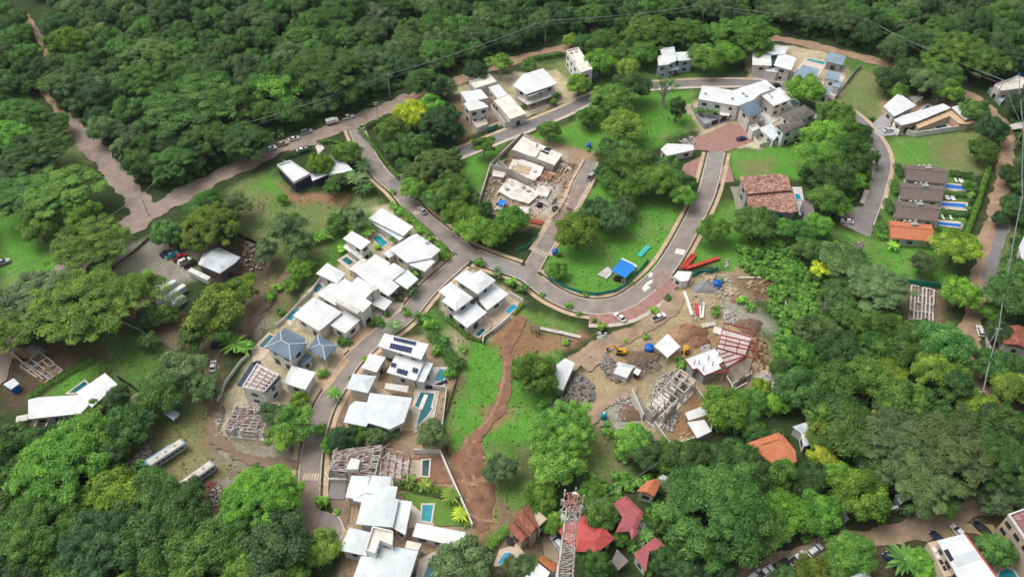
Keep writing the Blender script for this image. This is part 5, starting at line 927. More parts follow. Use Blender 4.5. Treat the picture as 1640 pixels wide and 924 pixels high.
TREES = []     # x, y, radius m, kind, colour, name
def T(px, py, rp, kind='dome', col='m'):
    """crown centred at photo point (px, py), radius rp photo pixels"""
    g = P(px, py, 5); sc = (g - Vector((0, 0, CAM_H))).length / FPX; r = rp * sc; r *= .94; k = r / 6
    hc = PROTO[kind][0][2] * (k if k < 1.15 else 1.15 + (k - 1.15) * .45); g = P(px, py, hc + r * .1); TREES.append((g.x, g.y, r, kind, col, hc))
for a in ((310,160,64,'umbrella','m'),(511,108,58,'umbrella','m'),(440,140,44,'loose','b'),(462,178,26,'dome','m'),(392,226,34,'dome','m'),(330,222,36,'dome','m'),(276,256,34,'umbrella','m'),(200,232,26,'loose','g'),(166,205,24,'dome','g'),(222,262,26,'dome','m'),(386,185,22,'loose','g'),(78,112,24,'dome','d'),(105,68,28,'dome','b'),(145,48,22,'loose','n'),(120,132,36,'dome','d'),(160,150,30,'tall','d'),(190,165,18,'dome','b'),(225,130,34,'dome','m'),(240,90,36,'dome','g'),(60,236,44,'umbrella','m'),(25,190,36,'dome','m'),(12,222,34,'dome','b'),(88,198,20,'dome','m'),(92,302,52,'umbrella','m'),(30,310,46,'umbrella','m'),(125,338,28,'dome','b'),(60,364,25,'dome','b'),
 (146,386,52,'umbrella','y'),(68,472,54,'umbrella','g'),(128,480,72,'umbrella','y'),(8,520,44,'umbrella','y'),(40,500,34,'umbrella','y'),(222,455,34,'loose','y'),(268,482,32,'bare','y'),(190,480,30,'loose','y'),(345,495,46,'loose','y'),(385,462,32,'loose','y'),(337,362,43,'dome','y'),(332,328,30,'dome','m'),(372,330,28,'loose','n'),(265,372,24,'dome','m'),(236,508,20,'dome','d'),(238,545,16,'dome','m'),(268,505,17,'dome','b'),(305,540,32,'loose','m'),(350,520,30,'loose','b'),(290,590,38,'loose','g'),(330,620,30,'loose','n'),(260,625,34,'dome','m'),(238,655,20,'dome','m'),(188,634,20,'dome','d'),(150,652,17,'loose','y'),(70,706,24,'dome','d'),
 (455,365,36,'loose','g'),(480,390,30,'loose','g'),(452,318,9,'dome','l'),(470,345,8,'dome','l'),(480,430,20,'dome','b'),(465,455,13,'dome','b'),(425,400,26,'loose','n'),(565,345,26,'loose','g'),(540,355,18,'dome','m'),
 (88,755,62,'dome','b'),(135,700,38,'dome','b'),(185,716,22,'dome','y'),(205,680,34,'dome','m'),(30,770,44,'dome','m'),(180,795,44,'dome','y'),(235,770,26,'dome','m'),(240,800,38,'dome','m'),(285,825,42,'dome','m'),(300,790,26,'dome','d'),(60,850,54,'dome','m'),(150,870,52,'dome','d'),(70,895,32,'dome','l'),(320,880,46,'dome','m'),(220,870,44,'dome','d'),(420,795,52,'dome','b'),(385,800,30,'dome','m'),(445,870,52,'dome','d'),(370,855,40,'dome','m'),(265,905,42,'dome','m'),(390,905,34,'dome','b'),(120,925,40,'dome','m'),(20,920,40,'dome','d'),
 (514,876,30,'dome','y'),(474,672,34,'loose','b'),(455,700,30,'loose','b'),(438,662,26,'loose','g'),(480,640,16,'dome','y'),(691,695,27,'dome','g'),(550,700,24,'dome','d'),(575,696,18,'dome','m'),(530,712,16,'dome','b'),(600,698,17,'dome','g'),(801,750,26,'dome','g'),(738,903,44,'dome','g'),
 (556,243,24,'dome','b'),(512,262,22,'dome','y'),(540,288,17,'loose','n'),(530,300,16,'loose','m'),(660,184,30,'dome','o'),(628,208,28,'dome','y'),(704,196,34,'dome','d'),(665,232,27,'dome','m'),(690,170,24,'dome','b'),(698,268,40,'dome','n'),(664,300,24,'dome','b'),(725,300,30,'dome','b'),(738,345,28,'dome','b'),(757,364,28,'dome','l'),(787,374,26,'dome','b'),(820,352,26,'dome','b'),(700,318,24,'dome','m'),(684,132,30,'dome','m'),(715,140,18,'dome','g'),(800,100,22,'loose','y'),(762,112,20,'dome','d'),(775,232,22,'loose','b'),(880,208,20,'dome','b'),(927,134,20,'dome','b'),(848,103,13,'dome','m'),
 (600,22,24,'bare','g'),(683,76,20,'bare','n'),(670,40,18,'bare','n'),(914,64,13,'dome','y'),(935,68,18,'dome','d'),(968,66,26,'dome','m'),(962,98,24,'dome','b'),(985,88,20,'dome','m'),(1003,108,20,'dome','y'),(1010,138,30,'dome','d'),(1020,60,26,'dome','b'),(1044,50,34,'dome','b'),(1030,85,22,'dome','m'),(1100,52,28,'dome','m'),(1132,90,27,'dome','b'),(1165,85,22,'dome','b'),(1195,55,40,'dome','b'),(1145,55,24,'dome','m'),(982,160,33,'dome','b'),(942,186,19,'dome','b'),(1000,198,31,'dome','y'),(1012,260,32,'dome','b'),(1000,240,22,'dome','m'),(1065,143,32,'bare','b'),(1085,172,19,'tall','d'),(1058,288,32,'dome','b'),(1092,312,22,'dome','b'),(1030,292,26,'dome','m'),(1000,305,24,'dome','b'),(980,290,18,'dome','m'),
 (925,370,39,'dome','y'),(982,350,28,'dome','d'),(955,336,26,'dome','d'),(1000,330,20,'dome','n'),(893,432,17,'dome','b'),(1143,366,25,'dome','b'),(1205,358,30,'dome','m'),(1225,350,22,'dome','d'),(1290,142,28,'dome','b'),(1335,180,26,'dome','b'),(1352,200,24,'dome','b'),(1320,215,30,'dome','l'),(1350,235,32,'dome','b'),(1370,258,24,'dome','m'),(1310,250,32,'dome','b'),(1340,280,30,'dome','m'),(1365,290,20,'dome','b'),(1300,222,18,'dome','l'),(1325,318,26,'dome','m'),(1290,280,12,'dome','m'),(1345,330,18,'dome','b'),(1310,360,22,'dome','b'),(1285,372,22,'dome','m'),(1255,365,18,'dome','b'),
 (1432,78,22,'dome','d'),(1425,125,22,'dome','d'),(1455,110,20,'dome','m'),(1480,130,24,'dome','g'),(1512,118,26,'dome','m'),(1520,145,20,'dome','b'),(1535,80,36,'dome','b'),(1500,95,20,'dome','b'),(1580,100,30,'dome','m'),(1560,175,20,'dome','m'),(1590,205,24,'dome','d'),(1575,240,20,'dome','m'),(1610,90,26,'dome','d'),(1630,170,18,'dome','d'),(1440,145,16,'dome','b'),(1555,300,11,'dome','b'),
 (1352,412,36,'umbrella','g'),(1318,430,18,'loose','o'),(1408,458,48,'umbrella','g'),(1375,485,20,'dome','y'),(1320,490,20,'bare','n'),(1402,505,24,'bare','g'),(1295,400,22,'dome','m'),(1300,530,28,'dome','g'),(1345,470,26,'dome','d'),(1345,560,34,'dome','d'),(1535,392,34,'umbrella','y'),(1478,420,20,'dome','g'),(1540,468,28,'dome','l'),(1510,550,38,'dome','m'),(1490,590,32,'dome','y'),(1525,590,24,'dome','l'),(1280,570,28,'dome','m'),(1255,590,22,'dome','d'),(1400,560,30,'dome','m'),(1440,560,32,'dome','m'),(1430,520,24,'dome','b'),(1390,600,34,'dome','b'),(1400,580,15,'bare','n'),(1340,610,34,'dome','m'),(1450,640,40,'dome','m'),(1590,585,28,'dome','m'),(1600,530,18,'dome','d'),(1620,470,34,'umbrella','m'),(1590,500,16,'dome','b'),(1625,620,28,'dome','y'),(1610,680,34,'dome','m'),(1630,440,24,'dome','m'),(1600,350,12,'dome','d'),(1625,330,20,'dome','d'),(1620,280,18,'dome','d'),
 (1150,822,80,'dome','m'),(900,690,52,'dome','b'),(892,742,40,'dome','b'),(858,600,40,'dome','b'),(870,640,14,'dome','b'),(862,800,30,'dome','b'),(888,835,22,'dome','l'),(962,822,28,'dome','m'),(945,792,22,'dome','b'),(1015,705,30,'dome','b'),(1035,725,28,'dome','d'),(1060,720,20,'dome','m'),(1065,740,18,'dome','l'),(1100,735,34,'dome','m'),(1160,650,36,'dome','b'),(1190,662,22,'dome','m'),(1205,640,22,'dome','m'),(1250,645,20,'dome','l'),(1218,618,16,'dome','y'),(1180,735,34,'dome','m'),(1210,765,34,'dome','m'),(1230,790,26,'dome','b'),(1260,820,34,'dome','b'),(1225,850,34,'dome','m'),(1310,820,36,'dome','b'),(1340,760,24,'dome','l'),(1316,698,30,'loose','y'),(1318,730,24,'loose','o'),(1290,780,24,'dome','d'),(1380,790,42,'dome','b'),(1375,690,44,'umbrella','m'),(1405,672,20,'loose','o'),(1440,700,56,'umbrella','n'),(1520,715,66,'umbrella','n'),(1470,760,52,'umbrella','g'),(1590,730,50,'umbrella','m'),(1500,800,28,'dome','m'),(1590,800,24,'dome','g'),(1280,620,36,'dome','d'),(1310,660,26,'dome','b'),(1365,885,32,'dome','b'),(1345,905,24,'dome','m'),(1300,915,26,'dome','y'),(1260,925,20,'dome','m'),(1070,900,26,'dome','m'),(1055,840,16,'dome','m'),(1100,905,30,'dome','d'),(955,905,26,'dome','m'),(935,880,16,'dome','m'),(995,862,14,'dome','m'),(1110,885,22,'dome','b'),(1150,915,30,'dome','d'),(840,910,24,'dome','g'),(820,905,18,'dome','n'),(1475,900,22,'dome','b'),(1510,905,22,'dome','b'),(1595,880,26,'dome','m'),(1640,780,30,'dome','d')): T(*a)
HAND = len(TREES)
OBST = FOOT + SHEETS
def free(x, y, r, slack=.35, roads=True):
    X, Y = np.array([x]), np.array([y])
    for q in OBST:
        if abs(q[0][0] - x) > 45 or abs(q[0][1] - y) > 45: continue
        if inpoly(X, Y, q)[0] or segdist(X, Y, q)[0] < r * slack: return False
    if roads:
        for pts, hw in MASK:
            if min((p.x - x) ** 2 + (p.y - y) ** 2 for p in pts[::2]) < (hw + r * slack) ** 2: return False
    return True
TREES = [t for t in TREES]
# fill the woods between the surveyed crowns
FAR = []
WOODS = [  # polygon in photo points, spacing, radii, colours, kinds
 ([(-60,330),(20,320),(90,300),(-10,170),(60,150),(40,30),(-120,-60)], 7.5, (3.5, 7), 'mmbdg', ('dome', 'dome', 'umbrella')),
 ([(-110,-70),(90,10),(100,180),(170,240),(260,330),(380,275),(480,205),(620,150),(760,100),(880,66),(1000,52),(1130,40),(1250,50),(1400,85),(1550,120),(1600,110),(1760,130),(1750,-75)], 7.6, (3.4, 7.2), 'ddddmmmmbgn', ('dome', 'dome', 'dome', 'tall', 'loose', 'umbrella')),
 ([(-90,690),(60,690),(160,690),(250,780),(320,850),(390,830),(480,800),(475,980),(-120,980)], 6.2, (3.2, 6.5), 'mmdbd', ('dome', 'dome', 'tall')),
 ([(1265,610),(1320,540),(1340,440),(1420,470),(1450,540),(1520,545),(1550,610),(1590,680),(1680,700),(1720,790),(1580,790),(1450,835),(1250,880),(1170,940),(1080,940),(1060,780),(1160,720),(1200,690),(1240,640)], 6.4, (3.0, 6.2), 'mmdbdgy', ('dome', 'dome', 'umbrella', 'tall')),
 ([(1590,200),(1650,160),(1740,200),(1730,700),(1620,640),(1595,520),(1620,400)], 7.0, (2.6, 4.8), 'dmmb', ('dome', 'dome', 'tall')),
 ([(890,60),(1000,45),(1200,50),(1240,60),(1190,80),(1120,70),(1040,75),(990,130),(950,120),(945,75)], 6.5, (2.6, 4.8), 'mbb', ('dome',)),
 ([(620,240),(720,180),(745,240),(720,290),(790,360),(760,385),(650,300)], 5.5, (2.4, 4.4), 'mbg', ('dome',)),
 ([(970,220),(1040,250),(1110,310),(1080,330),(1000,320),(960,300)], 5.5, (2.4, 4.4), 'mbb', ('dome',)),
 ([(1300,190),(1380,220),(1395,260),(1385,310),(1340,330),(1290,300)], 5.0, (2.4, 4.2), 'bbm', ('dome',)),
]
grid = {}
def near(x, y, r, f):
    for i in range(int(x // 12) - 1, int(x // 12) + 2):
        for j in range(int(y // 12) - 1, int(y // 12) + 2):
            for (a, b_, c) in grid.get((i, j), ()):
                if (a - x) ** 2 + (b_ - y) ** 2 < (f * (c + r)) ** 2: return True
    return False
def put(x, y, r): grid.setdefault((int(x // 12), int(y // 12)), []).append((x, y, r))
for t in TREES: put(t[0], t[1], t[2])
for poly, sp, (r0, r1), cols, kinds in WOODS:
    wp = ccw(PP(poly)); xs = [p.x for p in wp]; ys = [p.y for p in wp]
    n = int((max(xs) - min(xs)) * (max(ys) - min(ys)) / (sp * sp) * 3.2)
    for _ in range(n):
        x = random.uniform(min(xs), max(xs)); y = random.uniform(min(ys), max(ys)); r = random.uniform(r0, r1)
        if not inpoly(np.array([x]), np.array([y]), wp)[0] or near(x, y, r, .56) or not free(x, y, r, .55): continue
        put(x, y, r); k = random.choice(kinds); c = random.choice(cols); kk = r / 6; FAR.append((x, y, r, k, c, PROTO[k][0][2] * (kk if kk < 1.15 else 1.15)))
def todist(t): return math.hypot(t[0], t[1], CAM_H)
def seen(t):
    v = Vector((t[0], t[1], t[5] - CAM_H)); zc = v.y * _c - v.z * _s
    return abs(v.x) / zc * FPX < 820 + 20 and abs((v.z * _c + v.y * _s) / zc) * FPX < 462 + 20
inv = sorted([t for t in FAR if seen(t)], key=lambda t: -t[2] / todist(t)); NIND = max(0, 318 - HAND)
indiv = TREES + inv[:NIND]; rest = inv[NIND:] + [t for t in FAR if not seen(t)]
LM = [('dirt track at the top left', 75, 90), ('dirt track fork at the left', 150, 240), ('top left corner', 20, 20), ('top edge above the parked cars', 500, 40), ('power pole by the gravel road', 621, 140), ('row of cars parked on the gravel road', 500, 215), ('navy walled house', 500, 275), ('gravel yard with five parked cars', 270, 410), ('left edge by the gravel road', 30, 480), ('barrel-roofed workshop', 350, 415), ('bent white house', 110, 640), ('brown path and lone white car', 340, 585), ('bottom left corner', 60, 880), ('stored buses', 300, 760), ('turning circle', 515, 850), ('pale roof-frame shell', 420, 670), ('lap pool', 680, 655), ('eroded red slope', 760, 760), ('lattice mast', 915, 820), ('white store shed on the dirt track', 905, 600), ('four-roofed duplex', 760, 480), ('main street bend', 700, 370), ('junction of main and loop streets', 640, 270), ('white stepped modern house', 780, 160), ('wedge-shaped house', 930, 95), ('blue-grey two-storey house', 1080, 95), ('top edge in the middle', 900, 20), ('green island lawn', 970, 390), ('site shed left of the plaza', 1085, 240), ('grey tiled house', 1270, 195), ('mottled terracotta house', 1230, 310), ('square-roofed house', 1440, 170), ('top right corner', 1600, 40), ('top edge above the blue villa', 1330, 30), ('row of gabled villas', 1470, 330), ('white foundation grid', 1475, 490), ('right-hand dirt road', 1560, 480), ('scrub slope right of the steel frame', 1280, 520), ('dirt yard of the grey shell', 1100, 690), ('orange-red house in the right-hand woods', 1240, 720), ('faded red roofs', 1020, 850), ('cars on the lower dirt road', 1290, 885), ('lower dirt road bend', 1470, 800), ('apartment block', 1540, 890), ('red-brown house at the right edge', 1620, 540)]
ORD = ['closest', 'second closest', 'third closest', 'fourth closest', 'fifth closest', 'sixth closest', 'seventh closest', 'eighth closest', 'ninth closest', 'tenth closest'] + [w_ + ' closest' for w_ in ('eleventh', 'twelfth', 'thirteenth', 'fourteenth', 'fifteenth', 'sixteenth', 'seventeenth', 'eighteenth', 'nineteenth', 'twentieth')]
LMW = [(n, P(x, y)) for n, x, y in LM]; buck = {}
for t in indiv:
    n, d = min(((n, (p.x - t[0]) ** 2 + (p.y - t[1]) ** 2) for n, p in LMW), key=lambda e: e[1]); buck.setdefault(n, []).append((d, t))
used_lab = set()
for n, lst in buck.items():
    lst.sort(key=lambda e: e[0])
    cnt = {}
    for d, (x, y, r, kind, col, hc) in lst:
        kk = r / 6; crown, trunk, _hc = random.choice(BIG[kind] if r > 8.2 and kind in BIG else PROTO[kind]); zs = hc / _hc
        key = (col, kind); i = cnt.get(key, 0); cnt[key] = i + 1
        lab = f"{TC[col][1]} {KW[kind]}, {ORD[min(i, 19)]} to the {n}"
        root = empty('tree', (x, y, 0), random.uniform(0, 6.28), lab, 'tree', 'trees of the hillside'); root.scale = (kk * random.uniform(.93, 1.07), kk * random.uniform(.93, 1.07), zs)
        c = link('crown', crown, None, root); c.location = (0, 0, _hc); cc_ = TC[col][0]; j = random.uniform(.85, 1.12); c.color = (cc_[0] * j * random.uniform(.92, 1.2), cc_[1] * j, cc_[2] * j * random.uniform(.8, 1.2), 1)
        k2 = link('trunk', trunk, None, root); k2.location = (0, 0, _hc)
# ---- geometry-node scatter for what nobody could count
def scatter(name, pts, scl, rotz, idx, protos, label, cat, color, jitter_z=None):
    me = bpy.data.meshes.new(name); n = len(pts); me.vertices.add(n); me.vertices.foreach_set('co', np.array(pts, dtype=np.float32).ravel())
    for nm, arr in (('scl', scl), ('rotz', rotz), ('idx', idx)):
        a = me.attributes.new(nm, 'FLOAT', 'POINT'); a.data.foreach_set('value', np.array(arr, dtype=np.float32))
    o = link(name, me); o.color = (*color, 1); tag(o, label, cat, kind='stuff')
    ng = bpy.data.node_groups.new(name + '_scatter', 'GeometryNodeTree'); ng.interface.new_socket('Geometry', in_out='INPUT', socket_type='NodeSocketGeometry'); ng.interface.new_socket('Geometry', in_out='OUTPUT', socket_type='NodeSocketGeometry')
    N = ng.nodes; L = ng.links; gi = N.new('NodeGroupInput'); g_o = N.new('NodeGroupOutput'); jn = N.new('GeometryNodeJoinGeometry')
    def attr(nm): a = N.new('GeometryNodeInputNamedAttribute'); a.data_type = 'FLOAT'; a.inputs['Name'].default_value = nm; return a.outputs['Attribute']
    for k, po in enumerate(protos):
        oi = N.new('GeometryNodeObjectInfo'); oi.transform_space = 'ORIGINAL'; oi.inputs['Object'].default_value = po
        ip = N.new('GeometryNodeInstanceOnPoints'); L.new(gi.outputs[0], ip.inputs['Points']); L.new(oi.outputs['Geometry'], ip.inputs['Instance'])
        cm = N.new('FunctionNodeCompare'); cm.data_type = 'FLOAT'; cm.operation = 'EQUAL'; L.new(attr('idx'), cm.inputs['A']); cm.inputs['B'].default_value = k; cm.inputs['Epsilon'].default_value = .1; L.new(cm.outputs[0], ip.inputs['Selection'])
        cx = N.new('ShaderNodeCombineXYZ'); L.new(attr('rotz'), cx.inputs['Z']); L.new(cx.outputs[0], ip.inputs['Rotation']); L.new(attr('scl'), ip.inputs['Scale']); L.new(ip.outputs[0], jn.inputs[0])
    L.new(jn.outputs[0], g_o.inputs[0]); md = o.modifiers.new('scatter', 'NODES'); md.node_group = ng; return o
CR = {}
for o in bpy.data.objects:
    if o.name.startswith('crown') and o.data.name not in CR: CR[o.data.name] = o
cp = [CR[PROTO[k][i][0].name] for k, i in (('dome', 0), ('dome', 1), ('dome', 2), ('tall', 0), ('umbrella', 1), ('dome', 3)) if PROTO[k][i][0].name in CR]
if rest:
    for nm, sel, colr_, lab in (('forest', rest[::3], (.070, .158, .042), 'dark green mass of forest trees beyond the gravel road'), ('forest', rest[1::3], (.092, .208, .044), 'mid green mass of forest trees mixed through the woods'), ('forest', rest[2::3], (.118, .195, .066), 'paler grey-green forest trees mixed through the woods')):
        scatter(nm, [(t[0], t[1], t[5]) for t in sel], [t[2] / 6 for t in sel], [random.uniform(0, 6.28) for _ in sel], [random.randrange(len(cp)) for _ in sel], cp, lab, 'forest', colr_)
# ---- shrubs, palms, hedges
def shrub_proto(seed, fl=.7, n=9, sz=.2, per=80):
    global RNG; RNG = np.random.default_rng(seed); cs = [np.array([RNG.uniform(-.75, .75), RNG.uniform(-.75, .75), RNG.uniform(.3, .95) * fl + .25]) for _ in range(n)]; rs = RNG.uniform(.38, .62, n)
    C, Nn, s_, sh = clump_leaves(cs, rs, per, .85, sz); C[:, 2] = np.abs(C[:, 2]); return leaf_mesh('foliage', C, Nn, s_, sh)
SH = [shrub_proto(300 + i, (.7, 1.1, .5, .9)[i]) for i in range(4)]
stem_mb = MB(); stem_mb.tube((0, 0, -.2), (0, 0, .7), .07, .05, 6)
for a in (0, 1.6, 3.1, 4.6): stem_mb.tube((0, 0, .3), (math.cos(a) * .5, math.sin(a) * .5, .9), .04, .02, 5)
STEM = bpy.data.meshes.new('stem'); STEM.from_pydata(stem_mb.v, [], stem_mb.f); STEM.materials.append(BARK)
def palm_mesh(seed, nf=24, ln=3.2, droop=1.0):
    random.seed(seed); v, f, sh = [], [], []
    for k in range(nf):
        a = 6.283 * k / nf + random.uniform(-.2, .2); el = random.uniform(.15, 1.1); l_ = ln * random.uniform(.8, 1.1); prev = None; s_ = random.uniform(.2, .8)
        for i in range(8):
            t = i / 7; rr = l_ * t * math.cos(el * (1 - t * .3)); z = l_ * t * math.sin(el) - droop * 1.5 * t * t * (l_ / 3.2); p = Vector((math.cos(a) * rr, math.sin(a) * rr, z)); side = Vector((-math.sin(a), math.cos(a), 0)); w_ = .06 + .30 * math.sin(math.pi * min(1, t * .95 + .05)) * l_ / 3.2
            row = (p - side * w_ - Vector((0, 0, w_ * .5)), p, p + side * w_ - Vector((0, 0, w_ * .5)))
            n = len(v); v += [tuple(q) for q in row]; sh += [s_, s_ + .2, s_]
            if prev is not None: f += [(prev, n, n + 1, prev + 1), (prev + 1, n + 1, n + 2, prev + 2)]
            prev = n
    me = np_mesh('fronds', np.array(v), np.array(f), attr=('leaf', np.array(sh))); me.materials.append(LEAF); return me
PALM = [palm_mesh(s) for s in (1, 2, 3)]
pt_mb = MB(); pt_mb.tube((0, 0, -.2), (.1, 0, 2.4), .2, .15, 8); pt_mb.tube((.1, 0, 2.4), (.15, 0, 4.6), .15, .12, 8)
PTR = bpy.data.meshes.new('trunk'); PTR.from_pydata(pt_mb.v, [], pt_mb.f); PTR.materials.append(PALEBARK)
def shrub(px, py, r, col, label, name='shrub'):
    g = P(px, py, r * .5); o = empty(name, (g.x, g.y, 0), random.uniform(0, 6.28), label, 'shrub', 'garden shrubs'); o.scale = (r, r, r * .9); c = link('foliage', random.choice(SH), None, o); j = random.uniform(.9, 1.2); c.color = (*[v * j for v in TC[col][0]], 1); link('stem', STEM, None, o)
def palm(px, py, s_, label, col='b', h=1.0):
    g = P(px, py, 4.6 * h); o = empty('palm_tree', (g.x, g.y, 0), random.uniform(0, 6.28), label, 'palm', 'palms'); o.scale = (s_, s_, h); c = link('fronds', random.choice(PALM), None, o); c.location = (.15, 0, 4.5); c.color = (*TC[col][0], 1); link('trunk', PTR, None, o)
random.seed(21)
for px, py, s_, lab, col, h in ((570,287,2.0,'large fan palm cluster right of the navy walled house','g',.8),(556,282,1.5,'palm second from right beside the navy walled house','m',.8),(583,300,1.4,'palm between the navy house and the main street','m',.7),(580,262,1.3,'dark palm under the bright tree by main street','d',.9),(375,548,1.6,'broad palm on the brown path left of the blue hipped roof','b',.6),(390,556,1.2,'smaller palm beside the blue hipped roof path','b',.5),(585,370,1.3,'palm behind the little white tower house','b',.6),(568,362,1.2,'palm left of the bright turquoise stepped pool','b',.6),(632,382,.9,'thin palm on the tan terrace of the turquoise pool','g',.6),(536,629,.9,'young palm on the kerb of the lower street','b',.6),(630,520,1.0,'spindly palm beside the street above the solar panels','g',.6),(1549,334,.6,'palm at the corner of the second deep blue pool','b',.7),(1556,312,.6,'palm at the end of the rear blue pool','b',.7),(1541,354,.6,'palm at the end of the third blue pool','b',.7),(1430,392,.9,'low banana-like palm on lawn below the orange villa','l',.4),(1450,895,1.6,'dark palm beside the bottom apartment block','m',.9),(655,768,.9,'bright yellow palm in the planted bed by the red yard','y',.4),(680,775,.8,'yellow palm second along the planted bed','y',.4),(722,792,1.0,'yellow palm at the corner of the white yard wall','y',.4),(738,822,.9,'vivid yellow palm lowest along the white yard wall','o',.4),(1035,858,.9,'palm in the white courtyard between faded red roofs','m',.6),(1120,176,.8,'left dark palm against the white Y-shaped house','m',.6),(1136,178,.8,'middle palm against the white Y-shaped house','b',.6),(1147,178,.8,'right palm against the white Y-shaped house','b',.6),(520,375,1.2,'banana palm clump left of the tower house','b',.5),(505,380,1.0,'banana palm at the left end of the tower garden','l',.5)): palm(px, py, s_, lab, col, h)
for px, py, r, col, lab in ((548,548,1.7,'b','round clipped shrub between the blue carport and street'),(557,548,1.4,'m','darker shrub behind the clipped one at the blue carport'),(607,515,1.9,'b','round bush in the street court of the carport house'),(620,503,1.2,'l','small bright bush at the carport pillar'),(598,520,1.4,'m','low bush left of the court bush'),(517,598,1.7,'b','bright bush beside the plain white garage'),(514,689,1.4,'b','bush at the kerb above the dark street trees'),(517,803,1.8,'l','bright bush at the crossing by turning circle'),(538,820,.9,'b','tiny bush on the turning circle verge'),(768,423,2.0,'m','round dark bush at the street corner of the duplex'),(797,438,1.6,'g','grey bush between duplex and main street'),(820,452,1.8,'l','bright bush beside the main street sidewalk'),(838,463,1.6,'m','dark bush right of the bright one on the sidewalk'),(868,473,.9,'b','first small sidewalk bush after the duplex'),(911,490,1.3,'b','sidewalk bush opposite the green island'),(927,503,.8,'b','small sidewalk bush left of the paver parking'),(951,513,.9,'b','small bush at the left tip of the paver parking'),(966,524,1.6,'l','bright bush on the verge below the paver parking'),(1047,498,1.4,'l','bright bush at the corner of the paver parking'),(1069,477,1.2,'m','bush at the right tip of the paver parking'),(938,473,.8,'b','tiny bush on the island sidewalk'),(1014,454,.7,'l','sapling on the island sidewalk near the tarp'),(660,312,1.0,'b','bush on the corner below the junction'),(628,308,1.2,'b','bush on the left sidewalk by the junction'),(700,402,2.2,'b','leafy bush at the street bend hedge'),(712,410,2.0,'l','bright bush at the tip of the street bend'),(690,385,1.8,'b','bush at the upper street bend hedge'),(672,370,1.6,'l','bright bush above the hip-roofed corner house'),(652,352,1.7,'y','yellow bush along the street by the long white roof'),(638,340,1.7,'b','bush beside the long white roof gable'),(668,440,2.4,'m','dark bush over the corner of the flat white roof'),(655,465,2.6,'g','greyish bush at the street by the largest hip roof'),(640,478,1.6,'n','dry bush at the carport corner'),(596,580,1.4,'l','bright bush at the street side of solar house'),(583,575,1.0,'l','small bright bush on the kerb by solar house'),(565,607,1.1,'m','dark bush at the kerb beside the pale hip roof'),(735,585,1.8,'m','bush in the scrub right of the solar house pool'),(720,600,1.6,'b','bush just above the dark teal pool wall'),(700,560,1.8,'b','bush behind the solar panel roof'),(712,545,1.8,'m','bush in the scrub below the duplex corner'),(690,520,2.2,'b','leafy bush left of the duplex garden hedge'),(675,510,2.0,'m','dark leafy bush by the street below duplex'),(740,560,1.4,'b','bush at the dry patch below the duplex'),(650,500,1.4,'b','bush at the kerb opposite the carport house'),(1005,540,.01,'b','x'),(905,548,1.1,'l','bush beside the boulders on red soil'),(943,240,.9,'b','bush beside the blue barrel lawn'),(1187,400,1.5,'b','bush at the head of the scrub slope'),(886,163,2.0,'b','leafy bush beside the pointed white roof driveway'),(893,155,1.6,'m','dark bush behind the driveway bush'),(838,172,1.1,'b','bush at the foot of the pointed roof house'),(950,170,1.0,'m','bush at the loop street corner'),(1425,192,1.0,'b','bush by the upper driveway of the square-roofed house'),(1460,208,1.2,'m','bush inside the end of the long white wall'),(1480,205,1.4,'n','olive bush inside the long white wall'),(1397,190,1.0,'b','bush on the loop street verge by the driveway'),(895,408,1.0,'m','bush beside the blue drum'),(545,540,.01,'b','x'),(432,475,2.0,'b','bush on the brown path above L-shaped pool'),(445,462,1.4,'l','small bright bush at the fence by white roofs'),(450,500,1.2,'m','bush at the left boundary fence'),(500,425,1.5,'l','bright bush at the boundary of the square front roof'),(545,400,1.6,'l','bright bush below the little white tower'),(600,415,1.4,'m','bush between tower and hip roof'),(606,395,1.2,'l','bush between the turquoise pool and tower'),(590,405,1.2,'b','bush at the tower foot'),(640,445,1.0,'m','bush at the flat roof court'),(1155,450,.9,'b','weed bush beside the site tank'),(1146,500,1.6,'b','green bush in the middle of the steel yard'),(1200,490,2.0,'b','bush between the timber pile and slope'),(1188,480,1.6,'l','bright bush below the timber pile'),(1092,585,1.6,'b','bush beside the white tarpaulin canopy'),(1087,578,1.2,'m','darker bush below the white tarpaulin canopy'),(1000,545,.8,'l','weed bush above the loader'),(1035,540,.9,'b','grass bush above the blue tank'),(905,755,1.2,'b','bush under the double round tree')):
    if r > .1: shrub(px, py, r, col, lab)
